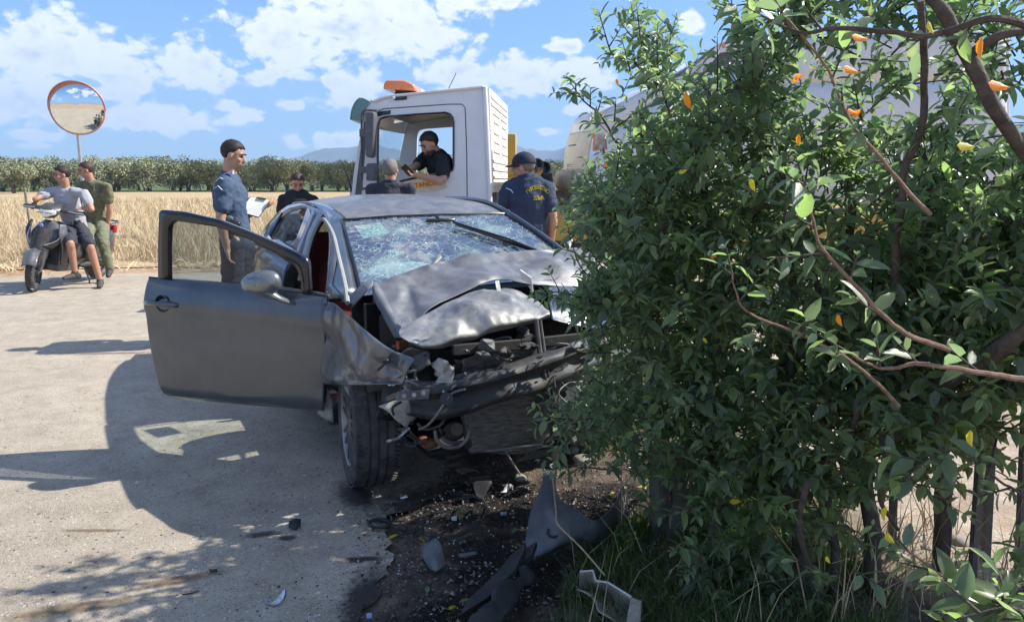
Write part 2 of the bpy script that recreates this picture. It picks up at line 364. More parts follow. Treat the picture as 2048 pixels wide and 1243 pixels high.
def stain(m, blobs, col, rough=.25, amt=.9, nscale=7, namp=.35):
    # add dark wet stains of their own shape (world position ellipses broken up by noise)
    N = m.node_tree.nodes; L = m.node_tree.links; b = N['Principled BSDF']; src = b.inputs['Base Color'].links[0].from_socket
    tc = N.new('ShaderNodeTexCoord'); sp = N.new('ShaderNodeSeparateXYZ'); L.new(tc.outputs['Object'], sp.inputs[0])
    def mt(op, a, c=None, d=None):
        q = N.new('ShaderNodeMath'); q.operation = op
        for i, v in enumerate((a, c, d)):
            if v is None: continue
            if isinstance(v, (int, float)): q.inputs[i].default_value = v
            else: L.new(v, q.inputs[i])
        return q.outputs[0]
    acc = None
    for (x, y, rx, ry, ang) in blobs:
        dx = mt('SUBTRACT', sp.outputs[0], x); dy = mt('SUBTRACT', sp.outputs[1], y); ca, sa = cos(ang), sin(ang)
        u = mt('MULTIPLY', mt('ADD', mt('MULTIPLY', dx, ca), mt('MULTIPLY', dy, sa)), 1 / rx)
        w = mt('MULTIPLY', mt('SUBTRACT', mt('MULTIPLY', dy, ca), mt('MULTIPLY', dx, sa)), 1 / ry)
        v = mt('SUBTRACT', 1.0, mt('SQRT', mt('ADD', mt('MULTIPLY', u, u), mt('MULTIPLY', w, w))))
        acc = v if acc is None else mt('SMOOTH_MAX', acc, v, .2)
    n = N.new('ShaderNodeTexNoise'); n.inputs['Scale'].default_value = nscale; n.inputs['Detail'].default_value = 10; n.inputs['Roughness'].default_value = .75; L.new(tc.outputs['Object'], n.inputs['Vector'])
    f = mt('ADD', acc, mt('MULTIPLY', mt('SUBTRACT', n.outputs[0], .5), namp * 6))
    r = N.new('ShaderNodeMapRange'); L.new(f, r.inputs[0]); r.inputs[1].default_value = .0; r.inputs[2].default_value = .55; r.inputs[4].default_value = amt
    mx = N.new('ShaderNodeMix'); mx.data_type = 'RGBA'; L.new(r.outputs[0], mx.inputs[0]); L.new(src, mx.inputs[6]); mx.inputs[7].default_value = (*col, 1)
    L.new(mx.outputs[2], b.inputs['Base Color'])
    lk = b.inputs['Roughness'].links
    rr = N.new('ShaderNodeMapRange'); L.new(r.outputs[0], rr.inputs[0]); rr.inputs[3].default_value = b.inputs['Roughness'].default_value; rr.inputs[4].default_value = rough
    if lk: L.new(lk[0].from_socket, rr.inputs[3])
    L.new(rr.outputs[0], b.inputs['Roughness'])

m_earth = terrain_mat('dry_earth', [(.30, .19, .11), (.42, .29, .18), (.52, .40, .27)], 3.0, .012, 45, [(60, .25, .7, (.55, .47, .36), .7)], big=(.25, .15))
m_asph = terrain_mat('pale_asphalt', [(.325, .275, .205), (.41, .352, .268), (.475, .417, .325)], 5.0, .006, 170,
                     [(85, .28, .55, (.15, .13, .11), .75), (130, .3, .6, (.58, .54, .47), .7), (48, .2, .86, (.62, .6, .54), .8), (30, .16, .93, (.05, .05, .055), .9)], big=(.5, .1), rough=.9)
m_verge = terrain_mat('verge_soil', [(.06, .043, .03), (.15, .11, .08), (.27, .215, .16)], 9.0, .02, 60, [(90, .3, .6, (.25, .21, .17), .6), (45, .25, .8, (.3, .27, .23), .6)], big=(1.2, .25))
m_field = terrain_mat('field_soil', [(.36, .25, .13), (.45, .33, .18), (.52, .4, .24)], .8, .03, 8, big=(.08, .12))
m_green = terrain_mat('grove_floor', [(.05, .09, .025), (.09, .13, .04), (.2, .19, .09)], .3, .05, 3, big=(.03, .2))
g0 = lambda x, y: (G(x, y).x, G(x, y).y)
oil = [(-.12, 3.3, .62, .42, .2), (.02, 2.75, .42, .5, .1), (-.22, 2.3, .3, .45, -.2), (-.3, 1.95, .28, .5, 0), (.35, 3.3, .5, .3, 0), (-.05, 2.15, .25, .3, 0)]
stain(m_verge, oil, (.006, .005, .005), .2, .94, 14, .22)
stain(m_asph, [(*g0(715, 990), .12, .25, .5), (*g0(722, 1118), .11, .03, .1), (*g0(735, 1200), .12, .3, 0), (*g0(525, 1068), .09, .035, .2), (*g0(575, 1075), .05, .03, 0),
               (-.3, 3.35, .5, .4, .3)], (.012, .011, .011), .3, .9, 26, .3)
stain(m_asph, [(*g0(350, 1160), .2, .04, .4), (*g0(150, 1215), .3, .05, .3), (*g0(190, 1060), .18, .02, 0), (*g0(225, 706), .5, .05, .1), (-.9, 2.2, .2, .03, .4)], (.16, .11, .06), .8, .8, 22, .3)

def sheet(name, poly, z, m, kind='structure', sub=0):
    bm = bmesh.new(); vs = [bm.verts.new((p[0], p[1], z)) for p in poly]; bm.faces.new(vs)
    bmesh.ops.triangulate(bm, faces=bm.faces); bmesh.ops.recalc_face_normals(bm, faces=bm.faces); o = objbm(name, bm, m, smooth=False); o['kind'] = kind; return o
Rr = 6500
gx = [-Rr, -600, -60, -12, -3, 0, 3, 12, 60, 600, Rr]
obj('ground', [(x, y, -.03) for y in gx for x in gx], gridfaces(len(gx), len(gx)), m_earth, kind='structure', smooth=False)
# road: pale asphalt apron, ragged edges
def ragged(pts, amp, step=.12, sd=3):
    out = []; 
    for a, b in zip(pts, pts[1:]):
        a = Vector((*a, 0)); b = Vector((*b, 0)); n = max(1, int((b - a).length / step)); d = (b - a).normalized(); nn = Vector((-d.y, d.x, 0))
        for i in range(n):
            p = a.lerp(b, i / n); w = fbm((p.x * 2.3 + sd, p.y * 2.3, 0), 1, 4) * amp + fbm((p.x * 11 + sd, p.y * 11, 0), 1, 3) * amp * .3; out.append((p.x + nn.x * w, p.y + nn.y * w))
    out.append(pts[-1]); return out
edge_near = [(-.55, .6), (-.5, 1.2), (-.52, 1.8), (-.5, 2.3), (-.48, 2.75), (-.55, 3.2), (-.3, 3.6), (.4, 4.2), (1.2, 5.0), (1.6, 6.2)]
far = [(6.5, 9.5), (9, 15.2), (-2.5, 12.9), (-9, 11.8), (-16, 11.6), (-40, 12.5)]
road_poly = ragged(edge_near, .09, .05) + [(4.0, 7.2)] + ragged(far[:1] + far[1:], .22, .35, 9) + [(-60, 5), (-60, -12), (-.6, -12)]
sheet('road', road_poly, 0.0, m_asph)
# field behind the road, grove floor beyond
fx = list(np.concatenate([np.linspace(-300, -22, 30), np.linspace(-21, 24, 200), np.linspace(26, 300, 30)]))
fe = [float(np.interp(x, [-300, -20, -9, -2.5, 9, 60, 300], [14.5, 13.2, 13.0, 13.9, 16.4, 20, 60])) + .3 * fbm((x * 1.7, 3, 1), 1, 4) for x in fx]
nf = len(fx); obj('stubble_field', [(x, y, -.012) for x, y in zip(fx, fe)] + [(x, 109, -.012) for x in fx], gridfaces(nf, 2), m_field, kind='structure', smooth=False)
sheet('grove_ground', [(-700, 108.9), (700, 108.9), (900, 420), (-900, 420)], .02, m_green)
# verge: uneven soil between the road edge and the hedge
def verge_h(x, y):
    h = .02 + .03 * fbm((x * 1.5, y * 1.5, 1), 1, 3) + .022 * fbm((x * 9, y * 9, 4), 1, 3)
    e = min(1, max(0, (x + .60) / .3)); k = min(1, max(0, (x - .25) / .8)) - 1.8 * min(1, max(0, (x - 1.3) / .5)) * min(1, max(0, (y - 1.9) / .4)); return -.028 + e * (.012 + h) + k * .10
nx, ny = 150, 210; vs = []
for j in range(ny):
    for i in range(nx):
        x = -.75 + 3.6 * i / (nx - 1); y = .5 + 4.6 * j / (ny - 1); vs.append((x, y, verge_h(x, y)))
obj('verge_soil', vs, gridfaces(nx, ny), m_verge, kind='structure')
# sunlit yard beyond the hedge
m_yard = terrain_mat('yard_gravel', [(.36, .27, .19), (.45, .36, .27), (.52, .44, .35)], 6.0, .012, 60, [(40, .28, .6, (.6, .55, .48), .7), (25, .2, .75, (.35, .29, .23), .5)], big=(.8, .12))
nx, ny = 70, 90; vs = []
for j in range(ny):
    for i in range(nx):
        x = 1.25 + 5 * i / (nx - 1); y = 2.1 + 6.5 * j / (ny - 1); e = min(1, (x - 1.25) / .3)
        vs.append((x, y, -.05 + e * (.165 + .02 * fbm((x * 3, y * 3, 2), 1, 3) + .008 * fbm((x * 25, y * 25, 2), 1, 2))))
obj('yard_ground', vs, gridfaces(nx, ny), m_yard, kind='structure')

# mountains
m_mtn = terrain_mat('mountain_scrub', [(.07, .09, .075), (.10, .115, .095), (.15, .15, .125)], .0022, 4, .01, big=(.0006, .2))
def ridge(name, prof, Y, depth, seed):
    # prof: (px, py) of the crest seen from the road; built as a range with real depth
    xs = [D(px, py, Y).x for px, py in prof]; zs = [max(D(px, py, Y).z, 5) for px, py in prof]
    n, m = 260, 26; vs = []
    for j in range(m):
        t = j / (m - 1)                       # 0 front foot .. 1 back foot
        for i in range(n):
            x = xs[0] + (xs[-1] - xs[0]) * i / (n - 1); z = float(np.interp(x, xs, zs))
            k = sin(pi * min(t / .55, 1) / 2) if t < .55 else cos(pi * (t - .55) / .9)
            y = Y + (t - .55) * depth; q = 1 + .25 * fbm((x / 300 + seed, y / 300, 0), 1, 6)
            gul = .78 + .22 * (1 - abs(fbm((x / 160 + seed, y / 500, 3), 1, 5))) if t < .5 else 1
            vs.append((x * (y / Y), y + 60 * fbm((x / 200, t * 3, seed), 1, 4), (z * k * (q * gul if t < .54 else 1)) - 8))
    o = obj(name, vs, gridfaces(n, m), m_mtn); o['kind'] = 'structure'
ridge('mountains', [(-900, 345), (-400, 330), (0, 322), (110, 318), (250, 335), (380, 352), (480, 340), (505, 330), (560, 318), (620, 306), (680, 297), (740, 290), (800, 300), (880, 312), (960, 306), (1010, 296), (1050, 304), (1085, 297), (1110, 299), (1142, 288), (1200, 262), (1280, 240), (1400, 232), (1600, 250), (1900, 240), (2400, 270), (3200, 320)], 5200, 2200, 1.3)
ridge('low_hills', [(-900, 352), (0, 352), (480, 352), (600, 334), (700, 330), (800, 334), (1000, 338), (1080, 322), (1150, 330), (1300, 322), (1700, 328), (2400, 340), (3200, 350)], 3600, 900, 7.7)
hz = MB(); hz.box((0, 0, 349), (13400, 13400, 702)); hz_o = hz.build('haze', None, smooth=False, auto=None)
mh = bpy.data.materials.new('haze_air'); mh.use_nodes = True; mh.node_tree.nodes.clear()
_o = mh.node_tree.nodes.new('ShaderNodeOutputMaterial'); _v = mh.node_tree.nodes.new('ShaderNodeVolumePrincipled')
_v.inputs['Color'].default_value = (.46, .68, 1.0, 1); _v.inputs['Density'].default_value = .00019; _v.inputs['Anisotropy'].default_value = 0.
mh.node_tree.links.new(_v.outputs[0], _o.inputs['Volume']); hz_o.data.materials.append(mh); hz_o['kind'] = 'stuff'
tag(hz_o, 'pale blue air haze over the plain', 'haze')

# olive trees of the grove
m_olive = [mat('olive_leaf_%d' % i, c, .6, var=.35, vs=1.3, spec=.3) for i, c in enumerate([(.21, .235, .125), (.25, .275, .16), (.31, .325, .215)])]
m_bark = mat('grey_bark', (.16, .13, .10), .9, var=.35, vs=9, bump=.02, bs=20)
def olive_crown(seed, w, h, n=1500, leaf=.34):
    r = random.Random(seed); v = []; f = []; fm = []
    lobes = [(Vector((r.uniform(-.66, .66) * w, r.uniform(-.66, .66) * w, h * r.uniform(.22, .78))), r.uniform(.26, .42) * w) for _ in range(17)]
    for i in range(n):
        c, R0 = r.choice(lobes); d = Vector((r.gauss(0, 1), r.gauss(0, 1), r.gauss(0, .8))).normalized()
        p = c + d * R0 * (r.random() ** .4) * .95
        if p.z < h * .06: p.z = h * (.06 + .1 * r.random())
        s = leaf * r.uniform(.5, 1.3); a = Vector((r.gauss(0, 1), r.gauss(0, 1), r.gauss(0, 1))).normalized(); b_ = a.orthogonal().normalized()
        k = len(v); v += [p - a * s, p + b_ * s * .45, p + a * s, p - b_ * s * .45 + a * .2 * s]; f.append((k, k + 1, k + 2, k + 3)); fm.append(r.choice((0, 1, 1, 2)))
    return v, f, fm
olive_src = []
for sd in range(5):
    v, f, fm = olive_crown(sd, 3.7, 4.9, 5200, .17)
    me = bpy.data.meshes.new('olive_crown'); me.from_pydata(v, [], f)
    for q in m_olive: me.materials.append(q)
    me.polygons.foreach_set('material_index', fm)
    tk = MB(); r = random.Random(sd + 50)
    for q in range(3):
        a = r.uniform(0, 6.28); b_ = Vector((cos(a) * .5, sin(a) * .5, 1.3)); tk.tube([(cos(a) * .1, sin(a) * .1, -.1), (cos(a) * .18, sin(a) * .18, .6), b_, b_ + Vector((cos(a) * .7, sin(a) * .7, 1.1))], [.22, .15, .11, .05], 6)
    to = tk.build('trunk', m_bark, smooth=True); tm = to.data; bpy.data.objects.remove(to); olive_src.append((me, tm))
rt = random.Random(21)
rows = []
x = -98
while x < 45: rows.append((x + rt.uniform(-.7, .7), 112 + rt.uniform(-1.5, 1.5), rt.uniform(.85, 1.08))); x += rt.uniform(3.8, 5.2)
x = -100
while x < 55: rows.append((x, 119 + rt.uniform(-1.5, 1.5), rt.uniform(.92, 1.15))); x += 5.4
x = -103
while x < 60: rows.append((x, 127, rt.uniform(1.0, 1.2))); x += 5.8
rows += [(-74, 84, .95), (-63, 96, .8), (6.5, 66, .74), (9.5, 60, .7), (3.8, 75, .72), (12.3, 57, .74), (-7, 100, .9), (-13.5, 103, .9)]
where = ['in the front row of the grove', 'in the second row of the grove', 'in the rear row of the grove']
for i, (x, y, s) in enumerate(rows):
    me, tm = olive_src[i % 5]
    e = empty('olive_tree', (x, y, .0), rt.uniform(0, 6.28), 'grey green olive tree standing in the row along the far side of the stubble field', 'tree', 'olive trees beyond the field')
    e['label'] = 'grey green olive tree standing ' + where[0 if y < 115 else 1 if y < 124 else 2] + ' beyond the stubble field'
    if i >= len(rows) - 8:
        e['label'] = ['dense low olive tree standing nearer than the grove at the far left', 'small olive tree just ahead of the grove at the left', 'olive tree seen between the firefighter and the van bumper', 'round olive bush right of the firefighter and under the van',
                      'olive tree behind the firefighter by the truck cab', 'olive tree under the van front, furthest right of the near ones', 'olive tree ahead of the grove, left of the truck windscreen', 'olive tree ahead of the grove, above the roof of the wrecked car'][i - len(rows) + 8]
    e.scale = (s, s, s)
    c = bpy.data.objects.new('crown', me); link(c, e); t = bpy.data.objects.new('trunk', tm); link(t, e)

# dry grass of the field: blades as stuff, thicker near the road
m_straw = [mat('straw_%d' % i, c, .8, var=.25, vs=1.5, spec=.2) for i, c in enumerate([(.60, .46, .28), (.70, .57, .38), (.52, .40, .25), (.44, .41, .27)])]
def blades(name, n, fn, hr, w, mats, seed, label, cat, bend=.35, tuft=1, parent=None):
    r = np.random.RandomState(seed); P = fn(r, n); n = len(P)
    h = r.uniform(*hr, n) * P[:, 3]; a = r.uniform(0, 2 * pi, n); bx = r.normal(0, bend, n) * h; by = r.normal(0, bend, n) * h
    ww = w * r.uniform(.6, 1.3, n) * P[:, 4]; dx = np.cos(a) * ww; dy = np.sin(a) * ww
    V = np.zeros((n, 5, 3)); B = P[:, :3]
    V[:, 0] = B + np.stack([-dx, -dy, 0 * dx], 1); V[:, 1] = B + np.stack([dx, dy, 0 * dx], 1)
    M = B + np.stack([bx * .35, by * .35, h * .6], 1); V[:, 2] = M + np.stack([dx * .8, dy * .8, 0 * dx], 1); V[:, 3] = M - np.stack([dx * .8, dy * .8, 0 * dx], 1)
    V[:, 4] = B + np.stack([bx, by, h], 1)
    me = bpy.data.meshes.new(name); k = np.arange(n)[:, None] * 5
    F = np.concatenate([k + np.array([[0, 1, 2, 3]]), np.full((n, 0), 0)], 1)
    loops = np.concatenate([k + np.array([[0, 1, 2, 3]]), k + np.array([[3, 2, 4]])], 1).ravel()
    me.vertices.add(n * 5); me.vertices.foreach_set('co', V.ravel()); me.loops.add(n * 7); me.loops.foreach_set('vertex_index', loops.astype(np.int32))
    me.polygons.add(n * 2); st = np.stack([np.arange(n) * 7, np.arange(n) * 7 + 4], 1).ravel(); me.polygons.foreach_set('loop_start', st.astype(np.int32))
    mi = np.repeat(r.randint(0, len(mats), n), 2)
    for q in mats: me.materials.append(q)
    me.update(calc_edges=True); me.polygons.foreach_set('material_index', mi.astype(np.int32)); me.validate()
    o = bpy.data.objects.new(name, me); link(o, parent); o['kind'] = 'stuff'
    if cat: tag(o, label, cat, kind='stuff')
    return o
def field_pts(r, n):
    y = 13.9 + 44 * r.uniform(0, 1, n) ** 2.2; x = (r.uniform(-1, 1, n) * .8 - .12) * y
    clump = np.array([noise.noise(Vector((a * .8, b * .8, 0))) for a, b in zip(x, y)])
    k = (clump + r.normal(0, .2, n) > -.18) & (y > 13.9 + .25 * (x + 2.5) * (x > -2.5) + .6 * np.abs(np.sin(x))); x, y, clump = x[k], y[k], clump[k]
    sc = np.clip(.45 + (y - 13.6) * .5, .35, 1) * (1 + .45 * clump); return np.stack([x, y, 0 * x - .01, sc, (y / 14) ** .8], 1)
blades('dry_grass', 150000, field_pts, (.16, .52), .0044, m_straw, 4, 'tall dry golden grass covering the field behind the road', 'grass', .42)
def litter_pts(r, n):
    x = r.uniform(-13, 3, n); y = 13.2 + r.uniform(-1, 1, n) * .55 + .12 * (x + 2.5) * (x > -2.5) - .4 * np.exp(-((x + 9.5) / 1.3) ** 2)
    k = (np.exp(-((x + 9.6) / 1.5) ** 2) + np.exp(-((x + 4.2) / 2.5) ** 2) * .5) > r.uniform(0, 1, n); x, y = x[k], y[k]
    return np.stack([x, y, 0 * x, 0 * x + 1, 0 * x + 1], 1)
blades('flattened_straw', 5000, litter_pts, (.08, .22), .008, m_straw[1:3], 8, 'flattened straw and dead stalks along the road edge', 'straw', 3.0)
# log, pipe and stakes at the field edge
def log(name, a, b, r, m, label, cat):
    a = Vector(a); b = Vector(b); pts = [a.lerp(b, t / 8) + Vector((0, 0, .02 * fbm((t, a.x, 0), 1))) for t in range(9)]
    o = MB().tube(pts, [r * (1 + .2 * fbm((t * 2, b.x, 1), 1)) for t in range(9)], 9).build(name, m); tag(o, label, cat)
m_dwood = mat('weathered_wood', (.22, .19, .16), .9, var=.4, vs=30, bump=.006, bs=60)
m_conc = mat('pale_concrete', (.42, .40, .36), .9, var=.15, vs=20, bump=.003, bs=80)
a = G(228, 488); log('fallen_log', (a.x, a.y, .17), (a.x + .62, a.y + .12, .19), .05, m_dwood, 'dark weathered log lying in the dry grass behind the scooter', 'log')
log('concrete_pole', (G(238, 500).x, G(238, 500).y, .07), (G(322, 494).x, G(322, 494).y, .06), .045, m_conc, 'pale grey broken pole lying along the field edge', 'pole')
log('broken_branch', (G(10, 500).x, G(10, 500).y, .05), (G(48, 482).x, G(48, 482).y, .3), .022, m_dwood, 'broken grey branch among straw left of the scooter', 'branch')
p = G(55, 452, 0); p = D(55, 400, 14.5)
log('stake', (p.x + .02, 14.5, 0), (p.x - .03, 14.5, 1.36), .022, m_dwood, 'thin dark wooden stake standing in the dry grass above the handlebar', 'stake')
# brown brush heap beside the scooter
rb = random.Random(3); hb = MB()
for i in range(130):
    q = G(rb.uniform(0, 80), rb.uniform(490, 535)); a_ = rb.uniform(0, 6.28); l = rb.uniform(.15, .5)
    hb.tube([(q.x, q.y + .5, .02), (q.x + cos(a_) * l, q.y + .5 + sin(a_) * l, rb.uniform(.03, .35))], .006, 4)
tag(hb.build('brush_heap', m_straw[2]), 'heap of dead stalks at the road edge left of the scooter', 'brush', kind='stuff')
# traffic mirror on its pole
mp = D(160, 330, 14.6); mt_ = empty('traffic_mirror', (mp.x, 14.6, 0), 0, 'round convex traffic mirror with orange red rim on a grey pole', 'mirror')
mc = D(155, 217, 14.45); mc = Vector((mc.x - mp.x, -.15, mc.z)); Rm = .475
m_galv = mat('galvanised', (.45, .46, .47), .45, .7, var=.1)
MB().tube([(.02, 0, 0), (.02, 0, mc.z + .3)], .033, 12).build('pole', m_galv, mt_)
ax = Vector((.2, -1, -.10)).normalized()
m_rim = mat('orange_plastic', (.62, .31, .26), .5)
MB().lathe([(Rm, -.05), (Rm + .01, -.02), (Rm + .01, .03), (Rm - .012, .034), (Rm - .012, .02)], mc, ax, 56).build('rim', m_rim, mt_)
MB().lathe([(Rm - .008, .022), (Rm * .8, .052), (Rm * .5, .08), (Rm * .25, .093), (.001, .097)], mc, ax, 56).build('mirror_glass', mat('mirror_surface', (.86, .88, .86), .02, 1., var=.01), mt_)
MB().lathe([(Rm, -.03), (Rm * .6, -.09), (.001, -.1)], mc, ax, 40).build('back_shell', m_rim, mt_)
hood = []
vs, fs = [], []
xx = ax.cross(Vector((0, 0, 1))).normalized(); yy = xx.cross(ax).normalized(); n = 28
for i in range(n):
    t = radians(-5 + 190 * i / (n - 1)); d = -xx * cos(t) + yy * sin(t); dep = .11 * sin(max(0, min(pi, t))) + .004
    vs += [mc + d * (Rm + .012) + ax * .02, mc + d * (Rm + .02) + ax * (.02 + dep)]
    if i: fs.append((2 * i - 2, 2 * i - 1, 2 * i + 1, 2 * i))
obj('visor', vs, fs, m_rim, mt_, solid=.004)
MB().box((mc.x, mc.y + .12, mc.z), (.16, .1, .1)).build('bracket', m_galv, mt_)
# ---------------------------------------------------------------- wrecked car
CA = radians(28); CO = Vector((-.05, 3.94, 0))
car = empty('wrecked_car', CO, CA, 'dark grey five door hatchback with crushed front, buckled bonnet and open front door', 'car')
CM = Matrix.Translation(CO) @ Matrix.Rotation(CA, 4, 'Z'); CI = CM.inverted()
def LY(x, y, ly): n = CM.to_3x3() @ Vector((0, 1, 0)); return CI @ PL(x, y, CM @ Vector((0, ly, 0)), n)
def LX(x, y, lx): n = CM.to_3x3() @ Vector((1, 0, 0)); return CI @ PL(x, y, CM @ Vector((lx, 0, 0)), n)
def sx(y, z):
    x = .86 + .012 * sin(min(max((z - .3) / .6, 0), 1) * pi)
    if z > .9: x = .86 - .255 * min((z - .9) / .4, 1.3) ** 1.15
    if y > 1.7: x -= .12 * ((y - 1.7) / 1.7) ** 2
    if z < .8: x += .03 * math.exp(-((y - 2.58) / .42) ** 2) * min(1, (.8 - z) / .2 + .3)
    return x
def LS(px, py, x0=-.8):
    x = x0
    for _ in range(12): p = LX(px, py, x); x = .5 * x + .5 * (-sx(p.y, p.z))
    return p
def ons(p, off=0): return Vector((-(sx(p.y, p.z) + off), p.y, p.z))
def fold(p, s, seed):
    # sum of sharp creases in a few directions, like sheet metal that has been crushed
    r = random.Random(seed * 31 + 7); w = 0
    q = p + Vector((fbm(p * 2.2 + Vector((seed, 0, 0)), 1, 2), fbm(p * 2.2 + Vector((0, seed, 0)), 1, 2), fbm(p * 2.2 + Vector((0, 0, seed)), 1, 2))) * .07
    for k in range(4):
        d = Vector((r.gauss(0, 1), r.gauss(0, 1), r.gauss(0, 1))).normalized(); sc = s * r.uniform(.35, 1.0); t = q.dot(d) * sc + r.random()
        m = abs((t % 1) - .5) * 2; msk = .5 + .5 * noise.noise(p * 2.5 + Vector((k * 5.1, seed, 0))) * 1.8; w += (m - .5) * max(0, min(1, msk)) / (.6 + sc / s)
    return w
def ridged(p, s, seed=0):
    d, _ = noise.voronoi(Vector(p) * s + Vector((seed, seed * .7, seed * .3))); return min(1, (d[1] - d[0]) * 1.6)
def crumple(amp=.02, s=6, seed=0, dirv=(0, -.5, .85), fine=.004):
    dv = Vector(dirv).normalized()
    def f(v, a, b):
        e = min(1, 8 * min(a, 1 - a, b, 1 - b) + .25)
        w = fold(v, s, seed) + .14 * fold(v, s * 2.6, seed + 3)
        return v + dv * (amp * w * e + fine * .5 * fbm(v * 24, 1, 3))
    return f
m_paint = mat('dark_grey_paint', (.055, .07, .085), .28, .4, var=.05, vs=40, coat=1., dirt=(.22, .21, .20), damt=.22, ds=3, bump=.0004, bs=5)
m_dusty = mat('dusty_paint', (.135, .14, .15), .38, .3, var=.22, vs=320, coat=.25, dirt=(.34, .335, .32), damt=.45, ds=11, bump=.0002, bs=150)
m_fender = mat('scuffed_paint', (.06, .085, .105), .26, .4, var=.12, vs=30, coat=.7, dirt=(.3, .24, .22), damt=.45, ds=9, bump=.0005, bs=70)
m_blk = mat('black_plastic', (.022, .023, .025), .55, var=.3, vs=15, dirt=(.15, .13, .11), damt=.5, ds=14, bump=.001, bs=60)
m_gloss = mat('black_trim', (.012, .013, .016), .22, coat=.5, var=.1)
m_dark = mat('engine_bay_dark', (.012, .012, .013), .7, var=.4, vs=12, dirt=(.07, .06, .055), damt=.5, ds=10, bump=.002, bs=40)
m_alu = mat('torn_metal', (.36, .36, .35), .42, .75, var=.25, vs=25, dirt=(.2, .17, .14), damt=.6, ds=15, bump=.002, bs=40)
m_rub = mat('tyre_rubber', (.028, .028, .029), .82, var=.2, vs=50, dirt=(.19, .17, .145), damt=.5, ds=12, bump=.0012, bs=90)
m_alloy = mat('alloy', (.24, .245, .25), .33, .85, dirt=(.18, .16, .14), damt=.5, ds=8)
m_seal = mat('grey_seal', (.30, .30, .28), .7, var=.1)
m_red = mat('maroon_fabric', (.17, .025, .022), .85, var=.25, vs=60, bump=.001, bs=200)
m_cream = mat('cream_plastic', (.42, .42, .34), .5, var=.15, vs=20, dirt=(.16, .13, .1), damt=.8, ds=9, bump=.001, bs=30)
m_rust = mat('rusty_brown', (.16, .07, .035), .85, var=.4, vs=30)
m_glassd = glass('door_glass', (.42, .50, .54), .85, .02, damt=.008, ds=5)
m_glassr = glass('rear_glass', (.25, .29, .31), .6, .02, damt=.05)

